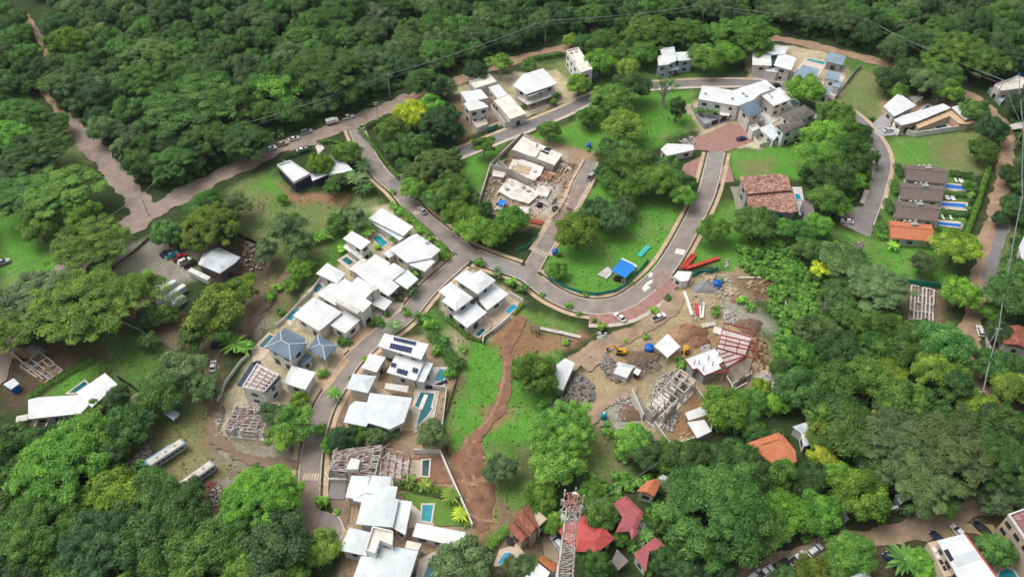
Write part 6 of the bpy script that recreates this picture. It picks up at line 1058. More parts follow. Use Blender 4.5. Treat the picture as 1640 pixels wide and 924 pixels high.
def hedge(label, pts, w_, h, col, dens=26, rag=.18):
    p = PP(pts); C, Nn = [], []
    for a, b_ in zip(p[:-1], p[1:]):
        d = b_ - a; ln = d.length; n = int(ln * (w_ + 2 * h) * dens); u = RNG.uniform(0, 1, n); t = RNG.uniform(-1, 1, (n, 2)); side = np.array([-d.y, d.x, 0]) / ln
        zz = np.where(np.abs(t[:, 0]) > .8, RNG.uniform(.05, 1, n), 1.0) * h * (1 + rag * vnoise(u * ln, u * 0 + a.x, 1.1, 3)); c = np.array([a.x, a.y, 0]) + u[:, None] * np.array([d.x, d.y, 0]) + side * (t[:, :1] * w_ / 2 * (1 + rag * vnoise(u * ln, u * 0 + a.y, .9, 4))[:, None]); c[:, 2] = zz + RNG.normal(0, .06, n)
        C.append(c); nn = side * t[:, :1] * 1.2 + np.array([0, 0, .8]) + RNG.normal(size=(n, 3)) * .4; Nn.append(nn)
    C = np.concatenate(C); org = np.array([p[0].x, p[0].y, 0]); me = leaf_mesh('foliage', C - org, np.concatenate(Nn), RNG.uniform(.12, .26, len(C)), RNG.uniform(.1, .9, len(C)))
    r = empty('hedge', p[0], 0, label, 'hedge'); f_ = link('foliage', me, None, r); f_.color = (*TC[col][0], 1)
    mb = MB(r.location)
    for a, b_ in zip(p[:-1], p[1:]):
        k = max(2, int((b_ - a).length / 1.5))
        for i in range(k): q = a.lerp(b_, (i + .5) / k); mb.tube((q.x, q.y, -.1), (q.x, q.y, h * .85), .06, .04, 5)
    mb.build('stems', BARK, r)
for l, pts, w_, h, col in (('tall clipped hedge along the main street above the junction', [(574,212),(590,226),(618,262),(640,290)], 1.2, 1.8, 'b'), ('clipped hedge along the gravel road corner lot', [(577,210),(600,200),(625,190)], 1.4, 1.9, 'b'), ('clipped hedge beside the navy house drive', [(508,232),(525,228),(548,232)], 1.6, 1.4, 'b'), ('dark hedge between the navy house and gravel road', [(455,255),(480,248),(500,240)], 1.4, 1.4, 'd'),
 ('hedge below the orange villa and its pool', [(1402,381),(1440,388),(1480,394),(1520,402)], 2.4, 1.9, 'b'), ('hedge between the orange villa and third pool', [(1497,368),(1515,372),(1536,374)], 2.2, 1.7, 'm'), ('hedge between second and third blue pools', [(1505,342),(1525,345),(1545,347)], 2.2, 1.7, 'm'), ('hedge between first and second blue pools', [(1512,312),(1530,314),(1552,316)], 2.2, 1.7, 'm'), ('hedge behind the rearmost blue pool', [(1518,280),(1535,283),(1556,286)], 2.4, 1.8, 'd'),
 ('bright climbing hedge along the villas by the dirt road', [(1583,268),(1575,295),(1566,325),(1553,360),(1545,380)], 1.8, 2.2, 'l'), ('dark hedge left of the third brown villa', [(1418,325),(1428,345)], 3.0, 1.8, 'm'), ('dark hedge left of the second brown villa', [(1428,295),(1436,315)], 3.0, 1.8, 'm'), ('dark hedge left of the rearmost brown villa', [(1434,268),(1444,287)], 3.0, 1.8, 'd'), ('dark hedge left of the orange villa', [(1408,360),(1420,378)], 3.0, 1.6, 'm'),
 ('hedge along the lower edge of the duplex garden', [(715,512),(732,526),(748,541)], 1.4, 1.6, 'b'), ('yellowish hedge along the duplex pool wall', [(748,541),(770,547),(790,530)], 1.2, 1.0, 'y'), ('yellowish hedge beside the cyan pool', [(822,505),(838,488)], 1.2, 1.0, 'y'), ('leafy garden strip along the long white roof and street', [(625,330),(650,345),(668,362),(690,380)], 3.0, 1.6, 'b'), ('leafy hedge around the corner house at the street bend', [(690,408),(708,415),(715,405),(700,390)], 2.6, 1.6, 'b'), ('planted bed of yellow-green shrubs below the red soil yard', [(632,775),(670,782),(715,788)], 3.0, .9, 'y'), ('dark planted bed along the clipped lawn', [(665,785),(700,792),(715,795)], 2.4, .7, 'd'), ('planted bed down the inside of the white yard wall', [(716,786),(732,812),(750,845)], 2.4, .9, 'y'),
 ('vegetable rows between the dark soil plot and bent white house', [(45,640),(80,615),(120,592),(150,575)], 3.0, .8, 'b'), ('hedge left of the kidney pool drive', [(782,880),(800,860),(815,845)], 2.4, 1.4, 'b'), ('thick shrub bank in front of unfinished roof-beam house', [(520,705),(545,712),(575,705),(605,698),(640,695)], 3.4, 1.8, 'm'), ('scrub bank between solar house and duplex', [(690,535),(712,560),(730,585),(722,605)], 4.0, 1.5, 'm'), ('leafy strip behind the wedge-shaped house', [(845,98),(880,92),(900,88)], 3.0, 1.4, 'm'), ('green creeper bank below the tile house right side', [(1300,350),(1320,345),(1335,330)], 4.0, 1.6, 'b')): hedge(l, pts, w_, h, col)
# ---- ground cover that nobody could count
bpy.context.view_layer.update()
SHO = []
for o in bpy.data.objects:
    if o.name.startswith('foliage') and o.data in SH and o.data not in [q.data for q in SHO]: SHO.append(o)
def cover(name, label, polys, dens, s0, s1, color, avoid=True, cat='undergrowth'):
    pts, sc = [], []
    for poly in polys:
        wp = ccw(PP(poly)); A = abs(area(wp)); xs = [p.x for p in wp]; ys = [p.y for p in wp]; n = int(A * dens)
        X = RNG.uniform(min(xs), max(xs), n * 3); Y = RNG.uniform(min(ys), max(ys), n * 3); ok = inpoly(X, Y, wp); X, Y = X[ok][:n], Y[ok][:n]
        keep = np.ones(len(X), bool)
        if avoid:
            for q in OBST: keep &= ~inpoly(X, Y, q)
            for pp_, hw in MASK: keep &= segdist(X, Y, pp_[::3] + [pp_[-1]], False) > hw + .2
        keep &= vnoise(X, Y, 4, 12) + RNG.uniform(-.6, .6, len(X)) > -.35
        for x, y in zip(X[keep], Y[keep]): pts.append((x, y, -.15)); sc.append(random.uniform(s0, s1) * (1.3 if random.random() < .1 else 1))
    return scatter(name, pts, sc, [random.uniform(0, 6.28) for _ in pts], [random.randrange(len(SHO)) for _ in pts], SHO, label, cat, color)
cover('undergrowth', 'dense dark undergrowth on the forest floor', [w_[0] for w_ in WOODS[:5]], .11, .9, 2.1, (.085, .18, .042))
cover('undergrowth', 'bright leafy creepers covering the scrub slope', [[(1180,395),(1250,370),(1330,380),(1400,450),(1345,640),(1255,640),(1240,560),(1235,470),(1190,430)], [(1290,180),(1380,215),(1395,300),(1340,350),(1300,300)], [(1150,650),(1250,650),(1210,700),(1145,690)], [(960,690),(1050,700),(1070,740),(990,740)], [(935,760),(1060,770),(1010,800),(930,830)], [(1050,790),(1090,890),(1040,920),(1000,880)]], .45, .6, 1.5, (.14, .30, .05))
cover('weeds', 'low weeds and tufts scattered over rough grass', [[(150,530),(260,530),(340,600),(320,720),(200,650)], [(365,300),(470,320),(590,310),(560,400),(430,410)], [(395,430),(480,440),(445,530),(385,530)], [(700,540),(905,555),(850,740),(790,860),(700,690)], [(960,235),(1115,145),(1060,230)], [(1345,372),(1525,400),(1400,440)], [(230,690),(480,760),(340,840)], [(560,60),(760,40),(1000,20),(1240,50),(850,88),(640,155),(560,190),(440,230)], [(1230,60),(1420,90),(1560,140),(1500,170),(1400,110)], [(900,345),(1100,310),(1060,410),(960,470),(880,440)], [(930,680),(1010,770),(930,790)], [(70,600),(150,575),(190,590),(110,630)]], .25, .12, .32, (.16, .29, .06), cat='weeds')
# ------------------------------------------------------------------ vehicles
def loft(secs, org=(0, 0, 0)):
    """closed skin through cross-sections; each section is a list of (x, y, z)"""
    mb = MB(org); n = len(secs[0]); vs = [p for s_ in secs for p in s_]; fs = []
    for k in range(len(secs) - 1):
        for i in range(n): j = (i + 1) % n; fs.append((k * n + i, k * n + j, (k + 1) * n + j, (k + 1) * n + i))
    fs += [tuple(range(n - 1, -1, -1)), tuple(range((len(secs) - 1) * n, len(secs) * n))]; mb.add(vs, fs); return mb
def carsec(x, w, z0, z1, b=.12):
    h = w / 2; return [(x, -h + b, z0), (x, h - b, z0), (x, h, z0 + b), (x, h, z1 - b), (x, h - b, z1), (x, -h + b, z1), (x, -h, z1 - b), (x, -h, z0 + b)]
WH = {}
def wheel_meshes():
    if not WH:
        mb = MB(); mb.tube((0, -.11, 0), (0, .11, 0), .33, .33, 14); me = bpy.data.meshes.new('tyre'); me.from_pydata(mb.v, [], mb.f); me.materials.append(RUBBER); WH['tyre'] = me
        mb = MB(); mb.tube((0, -.125, 0), (0, .125, 0), .2, .2, 10); me = bpy.data.meshes.new('rim'); me.from_pydata(mb.v, [], mb.f); me.materials.append(RIM); WH['rim'] = me
    return WH
VP = {}
def veh_parts(kind):
    if kind in VP: return VP[kind]
    parts = []
    def reg(nm, mb, m, smooth=False):
        me = bpy.data.meshes.new(nm); me.from_pydata(mb.v, [], mb.f); me.update(); me.materials.append(m)
        parts.append((nm, me))
    if kind == 'sedan':
        L_, W_ = 4.5, 1.8; reg('body', loft([carsec(-2.25, 1.5, .42, .78), carsec(-2.1, 1.72, .3, .92), carsec(-.9, 1.8, .26, .96), carsec(.9, 1.8, .26, .96), carsec(1.9, 1.72, .28, .84), carsec(2.25, 1.45, .4, .68)]), CARPAINT)
        reg('windows', loft([carsec(-1.75, 1.4, .9, .98, .03), carsec(-1.0, 1.5, .9, 1.38, .1), carsec(.25, 1.5, .9, 1.38, .1), carsec(1.15, 1.44, .9, .97, .03)]), GLASS); reg('roof_panel', loft([carsec(-1.05, 1.28, 1.37, 1.42, .02), carsec(-.4, 1.36, 1.37, 1.46, .03), carsec(.3, 1.28, 1.37, 1.42, .02)]), CARPAINT)
    elif kind == 'suv':
        L_, W_ = 4.7, 1.9; reg('body', loft([carsec(-2.35, 1.7, .45, 1.0), carsec(-2.2, 1.88, .34, 1.1), carsec(.9, 1.9, .3, 1.1), carsec(2.0, 1.84, .32, 1.02), carsec(2.35, 1.6, .42, .86)]), CARPAINT)
        reg('windows', loft([carsec(-2.15, 1.55, 1.08, 1.3, .05), carsec(-1.95, 1.6, 1.08, 1.66, .08), carsec(.25, 1.6, 1.08, 1.68, .08), carsec(1.05, 1.55, 1.08, 1.16, .03)]), GLASS); reg('roof_panel', loft([carsec(-2.0, 1.42, 1.65, 1.72, .02), carsec(-.8, 1.5, 1.65, 1.78, .03), carsec(.3, 1.42, 1.66, 1.72, .02)]), CARPAINT)
        mb = MB()
        for y in (-.6, .6): mb.beam((-1.8, y, 1.82), (.1, y, 1.82), .06)
        reg('roof_rails', mb, DARK)
    else:
        L_, W_ = 5.2, 1.9; reg('body', loft([carsec(-2.6, 1.75, .45, .95), carsec(-2.5, 1.85, .38, 1.02), carsec(1.0, 1.9, .34, 1.06), carsec(2.2, 1.82, .36, 1.02), carsec(2.6, 1.6, .46, .86)]), CARPAINT)
        reg('windows', loft([carsec(-.85, 1.5, 1.04, 1.5, .06), carsec(-.7, 1.55, 1.04, 1.66, .08), carsec(.55, 1.55, 1.04, 1.66, .08), carsec(1.35, 1.5, 1.04, 1.1, .03)]), GLASS); reg('roof_panel', loft([carsec(-.75, 1.38, 1.65, 1.71, .02), carsec(0, 1.44, 1.65, 1.75, .03), carsec(.6, 1.38, 1.65, 1.71, .02)]), CARPAINT)
        mb = MB(); mb.box((-1.7, 0, 1.05), (1.6, 1.5, .06)); reg('cargo_bed', mb, DARK)
    for y in (-W_ / 2 + .3, W_ / 2 - .3):
        mb = MB(); mb.box((L_ / 2 - .1, y, .72 if kind == 'sedan' else .82), (.22, .34, .14)); reg('headlight', mb, LAMPW)
        mb = MB(); mb.box((-L_ / 2 + .08, y, .78 if kind == 'sedan' else .9), (.14, .3, .16)); reg('tail_light', mb, LAMPR)
        mb = MB(); mb.box((.75, y * 1.45, 1.05), (.14, .2, .14)); reg('mirror', mb, DARK)
    VP[kind] = (parts, L_, W_); return VP[kind]
def car(px, py, ang, kind, col, label, z=.04, s_=1.0):
    """ang: heading in degrees in the ground plane, measured from +x (right of the photo) towards the far side"""
    parts, L_, W_ = veh_parts(kind); p = P(px, py, .7); o = empty('pickup_truck' if kind == 'pickup' else 'car', (p.x, p.y, z), math.radians(ang), label, 'pickup' if kind == 'pickup' else 'car', 'parked and passing cars'); o.scale = (s_,) * 3
    for nm, me in parts:
        c = link(nm, me, None, o); c.color = (*col, 1)
    wm = wheel_meshes()
    for x in (-L_ * .31, L_ * .31):
        for y in (-W_ / 2 + .1, W_ / 2 - .1):
            t = link('wheel', wm['tyre'], None, o); t.location = (x, y, .33); link('rim', wm['rim'], None, t)
W_, SIL, BLK, RED_, NVY, TRQ, TAN_ = (.72, .73, .74), (.42, .43, .45), (.012, .012, .014), (.40, .015, .015), (.02, .03, .08), (.05, .45, .45), (.42, .36, .27)
for a in ((434,238,25,'sedan',W_,'white car half under the tree at the end of the gravel road row'),(451,231,28,'pickup',TAN_,'tan pickup with dark bed third in the gravel road row'),(471,222,28,'sedan',W_,'white sedan between the tan pickup and the silver car'),(484,240,27,'sedan',W_,'white sedan on the near side of the gravel road'),(491,211,27,'suv',SIL,'silver car parked left of the white cargo truck'),(557,188,27,'pickup',W_,'white pickup furthest right in the gravel road row'),
 (725,243,25,'suv',BLK,'black car on the loop street under the trees'),(946,283,62,'pickup',SIL,'silver pickup on the building site street'),(676,337,125,'sedan',SIL,'silver car on the crossing of the main street'),(1188,222,15,'sedan',NVY,'dark blue car on the red paver plaza'),(1423,208,20,'sedan',W_,'white car on the driveway by the long white wall'),(1357,354,165,'sedan',W_,'white car in the grey turning bay'),(1243,137,10,'sedan',BLK,'dark car beside the wooden front door house'),(993,508,130,'sedan',W_,'white car on the red paver parking strip'),(1055,508,30,'pickup',W_,'white pickup on the site track below paver parking'),
 (266,405,40,'sedan',NVY,'dark car at the left end of the gravel yard row'),(275,408,40,'sedan',TRQ,'turquoise car second in the gravel yard row'),(288,412,40,'pickup',RED_,'red pickup in the gravel yard row'),(296,418,40,'suv',W_,'white car fourth in the gravel yard row'),(304,423,40,'suv',BLK,'black car nearest the workshop in the gravel yard'),(346,549,80,'suv',NVY,'blue-grey car under the tree on the brown path'),(341,586,100,'sedan',W_,'lone white car on the brown path left of unfinished house'),(4,420,35,'suv',SIL,'silver car cut by the left edge'),(892,868,125,'suv',W_,'white car on the tan driveway left of the lattice mast'),(486,890,5,'pickup',RED_,'red car at the bottom of the lower street'),
 (1305,881,32,'suv',W_,'white car furthest right on the lower dirt road'),(1277,893,32,'pickup',W_,'white pickup second from right on the lower dirt road'),(1252,903,30,'suv',BLK,'black car on the lower dirt road'),(1225,916,32,'pickup',W_,'white pickup left of the black car on the lower dirt road'),(1209,922,32,'suv',W_,'white car cut by the bottom edge on the lower dirt road'),(1427,896,118,'sedan',NVY,'dark blue car beside the palm at the lower dirt road'),(1572,846,118,'suv',BLK,'black car on the yellowed parking bays'),(1535,851,118,'sedan',W_,'white car behind the apartment block roof'),(1502,861,118,'sedan',NVY,'navy car at the left end of the yellowed parking'),(1570,530,80,'suv',W_,'white-roofed car on the right-hand dirt road')): car(*a)
def cargo_truck(px, py, ang, label):
    p = P(px, py, 1); o = empty('cargo_truck', (p.x, p.y, .04), math.radians(ang), label, 'truck')
    o1 = loft([carsec(1.0, 1.9, .5, 2.2), carsec(2.2, 1.9, .5, 2.1), carsec(2.6, 1.8, .5, 1.3)]).build('cab', mat('truck_white', (.72, .72, .7), .4, .05, 1), o)
    mb = MB(); mb.box((2.25, 0, 1.75), (.5, 1.6, .5)); mb.build('windscreen', GLASS, o); mb = MB(); mb.box((-1.0, 0, .8), (3.8, 2.1, .25)); mb.build('flatbed', DARK, o); mb = MB(); mb.box((-1.0, 0, 1.7), (3.6, 2.1, 1.5)); mb.build('cargo_box', MATS['truck_white'], o); wm = wheel_meshes()
    for x in (-2, 1.8):
        for y in (-.85, .85): t = link('wheel', wm['tyre'], None, o); t.location = (x, y, .34); link('rim', wm['rim'], None, t)
cargo_truck(533, 195, 27, 'white cargo truck in the gravel road row beside the pickup')
def bus(px, py, ang, ln, label, body, roofm, name='bus', cat='bus', win=True):
    p = P(px, py, 1.6); o = empty(name, (p.x, p.y, 0), math.radians(ang), label, cat, 'stored buses and trailers'); h = ln / 2; bv = .25 if win else .05; o.scale = (1, 1 if win else .72, 1 if win else .85)
    loft([carsec(-h, 2.3 if win else 2.5, .5, 2.9 if win else 3.05, bv), carsec(-h + .25, 2.5, .45, 3.05, bv), carsec(h - .4, 2.5, .45, 3.05, bv), carsec(h, 2.2 if win else 2.5, .5, 2.8 if win else 3.05, bv)]).build('body', body, o)
    mb = MB(); mb.prism([(-h + .3, -1.0), (h - .6, -1.0), (h - .6, 1.0), (-h + .3, 1.0)], 3.055, 3.13); mb.build('roof_skin', roofm, o)
    if win:
        n = int(ln / 1.4)
        for k in range(n):
            for y in (-1.255, 1.255): mb = MB(); mb.box((-h + .9 + k * 1.35, y, 2.15), (1.1, .05, .75)); mb.build('window', GLASS, o)
        mb = MB(); mb.box((h - .05, 0, 2.0), (.2, 1.9, .9)); mb.build('windscreen', GLASS, o)
    for x in (-h * .55, h * .6):
        for y in (-1.05, 1.05): t = link('wheel', wheel_meshes()['tyre'], None, o); t.location = (x, y, .45); t.scale = (1.35,) * 3; link('rim', WH['rim'], None, t)
    for k in range(3 if win else 0): mb = MB(); mb.box((-h * .5 + k * h * .5, 0, 3.2), (.7, .6, .18)); mb.build('roof_hatch', GREYW, o)
BUSW = mat('bus_grey_blue', (.40, .45, .52), .5, .25, .6); BUSR = mat('bus_cream_roof', (.66, .62, .54), .7, .3, .5); TRLB = mat('trailer_light_blue', (.22, .42, .56), .6, .35, .5); TRLW = mat('trailer_white', (.70, .70, .68), .6, .25, .5)
bus(313, 766, 47, 11.5, 'grey-white old bus on the brown dirt clearing', BUSW, BUSR); bus(268, 728, 45, 10.5, 'pale cream bus stored beside the light blue trailer', BUSW, BUSR); bus(255, 731, 45, 9, 'light blue trailer beside the cream bus', TRLB, TRLB, 'trailer', 'trailer', False)
bus(320, 442, -30, 9, 'white box trailer at the corner of the workshop', TRLW, TRLW, 'trailer', 'trailer', False)
for px, py, a, l, lab in ((263,464,52,9,'white long trailer furthest left under the open trees'),(274,474,52,11,'white long trailer in the middle under the open trees'),(281,486,52,7,'short white trailer right under the open trees'),(243,508,-38,7,'white trailer lying crosswise below the long ones'),(278,598,-55,6,'white boat-like trailer on the rough grass')): bus(px, py, a, l, lab, TRLW, TRLW, 'trailer', 'trailer', False)
# ------------------------------------------------------------------ machines, tanks, piles
def tank(px, py, r, h, m, label, cat='water tank', lid=None):
    p = P(px, py, h / 2); o = empty('water_tank', (p.x, p.y, 0), 0, label, cat); mb = MB(); mb.tube((0, 0, 0), (0, 0, h * .82), r, r, 16); mb.tube((0, 0, h * .82), (0, 0, h), r, r * .45, 16)
    for k in range(3): mb.tube((0, 0, h * (.2 + .22 * k)), (0, 0, h * (.24 + .22 * k)), r * 1.05, r * 1.05, 16)
    mb.build('tank_body', m, o); mb = MB(); mb.tube((0, 0, h), (0, 0, h * 1.08), r * .4, r * .38, 12); mb.build('lid', lid or m, o)
tank(943, 233, 1.0, 1.9, PLASTICBLUE, 'blue tank on the lawn behind the sprawling slabs'); tank(889, 403, 1.0, 1.9, PLASTICBLUE, 'blue drum at the crossing beside the round yellow tree'); tank(1040, 557, 1.4, 2.2, PLASTICBLUE, 'large blue tank beside the white tarpaulin canopy'); tank(1149, 454, 1.3, 2.2, PLASTICBLUE, 'large blue tank beside the timber pile'); tank(890, 335, 1.3, 1.6, BLACKPL, 'black tank at the lower end of the sprawling slabs'); tank(864, 328, 1.0, 1.5, BLACKPL, 'smaller navy tank among the sprawling slabs'); tank(967, 665, .9, 2.2, mat('teal_plastic', (.01, .30, .34), .4, .1, 1), 'teal drum with white lid on grey gravel', 'drum', WHITE); tank(1628, 128, 0.9, 5.6, PLASTICBLUE, 'blue tank on the cream roof at the top right')
def excavator(px, py, ang, label, s_=1.0):
    p = P(px, py, 1); o = empty('excavator', (p.x, p.y, 0), math.radians(ang), label, 'excavator'); o.scale = (s_,) * 3
    for y in (-1, 1):
        loft([[(-1.6, y - .3, .25), (-1.6, y + .3, .25), (-1.6, y + .3, .6), (-1.6, y - .3, .6)], [(-1.2, y - .3, 0), (-1.2, y + .3, 0), (-1.2, y + .3, .85), (-1.2, y - .3, .85)], [(1.2, y - .3, 0), (1.2, y + .3, 0), (1.2, y + .3, .85), (1.2, y - .3, .85)], [(1.6, y - .3, .25), (1.6, y + .3, .25), (1.6, y + .3, .6), (1.6, y - .3, .6)]]).build('track', BLACKPL, o)
    loft([carsec(-1.9, 2.0, 1.0, 1.9, .2), carsec(-1.2, 2.3, .9, 2.1, .2), carsec(1.1, 2.2, .9, 1.7, .2)]).build('engine_house', YELLOW, o); mb = MB(); mb.box((.5, .6, 2.1), (1.3, 1.0, 1.3)); cb = mb.build('cab', YELLOW, o); mb = MB(); mb.box((.55, .6, 2.2), (1.34, 1.04, .8)); mb.build('cab_glass', GLASS, cb)
    mb = MB(); mb.beam((1, -.2, 1.5), (3.0, -.2, 3.4), .4, .5); mb.build('boom', YELLOW, o); mb = MB(); mb.beam((3.0, -.2, 3.4), (4.6, -.2, 1.6), .32, .4); mb.build('stick', YELLOW, o); loft([[(4.3, -.7, 1.5), (4.3, .3, 1.5), (4.3, .3, .9), (4.3, -.7, .9)], [(5.1, -.7, 1.3), (5.1, .3, 1.3), (4.9, .3, .6), (4.9, -.7, .6)]]).build('bucket', DARK, o)
excavator(995, 562, 170, 'yellow excavator at the edge of the rubble ring', .9); excavator(1098, 560, 250, 'yellow excavator beside the white roof of the fan-shaped shell', .8)
def ico(r, seed):
    rg = np.random.default_rng(seed); vs = [(-1, 1.618, 0), (1, 1.618, 0), (-1, -1.618, 0), (1, -1.618, 0), (0, -1, 1.618), (0, 1, 1.618), (0, -1, -1.618), (0, 1, -1.618), (1.618, 0, -1), (1.618, 0, 1), (-1.618, 0, -1), (-1.618, 0, 1)]
    fs = [(0, 11, 5), (0, 5, 1), (0, 1, 7), (0, 7, 10), (0, 10, 11), (1, 5, 9), (5, 11, 4), (11, 10, 2), (10, 7, 6), (7, 1, 8), (3, 9, 4), (3, 4, 2), (3, 2, 6), (3, 6, 8), (3, 8, 9), (4, 9, 5), (2, 4, 11), (6, 2, 10), (8, 6, 7), (9, 8, 1)]
    k = rg.uniform(.7, 1.25, 12); a = rg.uniform(.6, 1.2, 3); return [(v[0] * r * .55 * k[i] * a[0], v[1] * r * .55 * k[i] * a[1], v[2] * r * .45 * k[i] * a[2]) for i, v in enumerate(vs)], fs
def rubble(label, poly, n, r0, r1, m, cat='rubble', name='rubble_pile', h=.6):
    wp = ccw(PP(poly)); c = cent(wp); mb = MB(c); xs = [p.x for p in wp]; ys = [p.y for p in wp]; k = 0; tr = 0
    while k < n and tr < n * 20:
        tr += 1; x, y = random.uniform(min(xs), max(xs)), random.uniform(min(ys), max(ys))
        if not inpoly(np.array([x]), np.array([y]), wp)[0]: continue
        d = float(segdist(np.array([x]), np.array([y]), wp)[0]); r = random.uniform(r0, r1); vs, fs = ico(r, k + 17 * n); z = min(h, d * .5) * random.random() + r * .25
        mb.add([(x + v[0], y + v[1], z + v[2]) for v in vs], fs); k += 1
    return tag(mb.build(name, m, None, c), label, cat, None, 'stuff')
DUST = mat('pale_rubble', (.48, .45, .42), .95, .4, 1.0); TIMB = mat('scrap_timber', (.42, .33, .24), .9, .4, 1.2)
rubble('dark broken rocks in a crescent around the white rubble shed', [(962,575),(972,568),(985,578),(982,595),(1000,606),(1004,612),(985,612),(968,600)], 170, .25, .8, ROCK); rubble('pile of grey boulders beside the white store shed', [(912,612),(930,600),(950,615),(952,640),(925,655),(905,640)], 240, .3, .85, ROCK); rubble('line of boulders below the store shed under the tree', [(878,650),(900,636),(908,645),(884,660)], 50, .3, .7, ROCK); rubble('pale blocks and spoil along the right flank of the fan-shaped shell', [(1205,530),(1225,540),(1235,580),(1215,600),(1205,570)], 160, .15, .5, REDDIRT); rubble('churned spoil beside the loader and blue tank', [(1000,568),(1055,562),(1060,595),(1020,600)], 150, .12, .45, ROCK); rubble('grey gravel rubble beside the white free-standing wall', [(985,640),(1005,628),(1020,660),(1005,680),(985,670)], 110, .15, .4, DUST)
rubble('pale rubble heap in the steel yard', [(1155,500),(1172,498),(1185,515),(1165,525)], 90, .2, .6, DUST); rubble('rubble strip beside the fan-shaped shell entry', [(1120,560),(1135,550),(1140,558),(1125,568)], 60, .2, .5, DUST); rubble('rubble at the foot of the grey shell', [(1055,672),(1085,660),(1078,690),(1062,690)], 90, .2, .6, BLOCK); rubble('scattered rubble around the sprawling slabs', [(790,300),(850,262),(905,255),(930,262),(890,340),(850,350)], 420, .12, .5, DUST); rubble('white debris beside the tan lot near the plaza shed', [(1085,225),(1110,218),(1118,235),(1100,240)], 60, .2, .6, DUST); rubble('debris along the left edge of the slabs plot', [(768,335),(785,280),(795,290),(790,330)], 70, .15, .5, TIMB); rubble('white stones in the grass right of the long red beam', [(1160,415),(1166,408),(1170,420),(1162,430)], 14, .2, .5, DUST)
rubble('junk scrap heap beside the light blue trailer', [(200,745),(235,715),(245,725),(215,755)], 120, .2, .7, mat('mixed_scrap', (.40, .34, .30), .8, .6, 2.0, var2=(.08, .06, .06)), 'scrap'); rubble('scattered scrap around the workshop', [(390,385),(430,400),(420,440),(385,425)], 80, .2, .8, MATS['mixed_scrap'], 'scrap'); rubble('scrap beside the stored grey-white bus', [(335,790),(350,775),(360,800),(345,815)], 60, .2, .6, MATS['mixed_scrap'], 'scrap'); rubble('pale rubble by the brown path shell', [(345,640),(360,630),(360,690),(345,700)], 50, .2, .5, DUST); rubble('grey rocks on the lawn below the turning bay', [(1367,390),(1378,387),(1384,396),(1372,402)], 26, .3, .8, ROCK); rubble('white debris on the building beside the top right edge', [(1606,152),(1640,148),(1640,165),(1612,165)], 60, .3, .8, DUST); rubble('brown stone terrace heaps behind the long roofed house', [(1490,155),(1512,150),(1515,162),(1495,165)], 50, .3, .8, DUST); rubble('boulders on red soil below the main street', [(900,545),(910,540),(912,550),(902,553)], 10, .4, .9, ROCK)
rubble('white boulders beside the site track verge', [(952,532),(972,534),(970,543),(954,540)], 12, .5, 1.0, DUST); rubble('pale cliff rubble beside the fan-shaped shell', [(1205,615),(1225,595),(1245,610),(1230,640),(1210,655)], 130, .4, 1.1, DUST)
def mound(label, px, py, rx, ry, h, m):
    p = P(px, py, h / 2); n, k = 20, 7; mb = MB(p); vs = []
    for i in range(k + 1):
        t = i / k
        for j in range(n):
            a = 6.283 * j / n; w_ = 1 + .16 * math.sin(3 * a + px) + .1 * math.sin(7 * a + py); vs.append((p.x + math.cos(a) * rx * (1 - t) * w_, p.y + math.sin(a) * ry * (1 - t) * w_, -.2 + (h + .2) * (1 - (1 - t) ** 2) ** .9 * (1 + .1 * math.sin(5 * a))))
    mb.add(vs, [(i * n + j, i * n + (j + 1) % n, (i + 1) * n + (j + 1) % n, (i + 1) * n + j) for i in range(k) for j in range(n)] + [tuple(range(k * n, (k + 1) * n))]); o = mb.build('earth_mound', m, None, (p.x, p.y, 0), smooth=True); o.location = (p.x, p.y, p.z); return tag(o, label, 'mound')
SAND = mat('tan_sand', (.40, .25, .15), .95, .25, .8, bump=.4)
for a in (('tan sand mound beside the white tarpaulin canopy', 1088, 535, 4.2, 3.4, 2.0, SAND), ('red earth mound below the steel yard', 1108, 528, 5.0, 3.2, 1.8, REDDIRT), ('smaller red earth mound beside the sand', 1120, 545, 3.4, 2.6, 1.3, REDDIRT), ('grey gravel mound beside the guard hut', 1128, 458, 4.2, 3.0, 1.6, mat('grey_gravel', (.28, .28, .28), .95, .2, 2.0, bump=.3)), ('brown earth mound below the timber pile', 1200, 520, 4.5, 4.0, 1.6, mat('brown_earth', (.20, .135, .09), .95, .3, .8, bump=.5)), ('dark earth bank by the yellow excavator', 1025, 570, 6, 3, 1.3, MATS['brown_earth']), ('brown soil mound on the grey gravel', 1008, 660, 3.2, 3.4, 1.2, MATS['brown_earth']), ('pale sand mound on the dark soil plot', 35, 563, 3.4, 2.4, 1.4, SAND), ('dark gravel mound on the dark soil plot', 52, 560, 3.6, 2.4, 1.2, MATS['grey_gravel']), ('red soil heap on the street end of the slabs plot', 912, 265, 3.2, 2.4, 1.0, REDDIRT), ('x', 0, 0, 0, 0, 0, None), ('brown soil spill on the eroded slope', 752, 735, 5.0, 6.0, .8, REDDIRT), ('red soil ridge lower on the eroded slope', 772, 800, 4.0, 6.5, .8, REDDIRT), ('rust-brown soil mound between timber and slope', 1184, 477, 3.2, 2.0, .9, REDDIRT)): a[6] and mound(*a)
def sticks(name, label, cat, items, m, w_, part, h=None):
    r = empty(name, P(*items[0][0]), 0, label, cat)
    for k, (a, b_) in enumerate(items): mb = MB(r.location); z = .25 + (k % 3) * .06; mb.beam(P(*a) + Vector((0, 0, z)), P(*b_) + Vector((0, 0, z + .1)), w_, h or w_); mb.build(part, m, r)
    return r
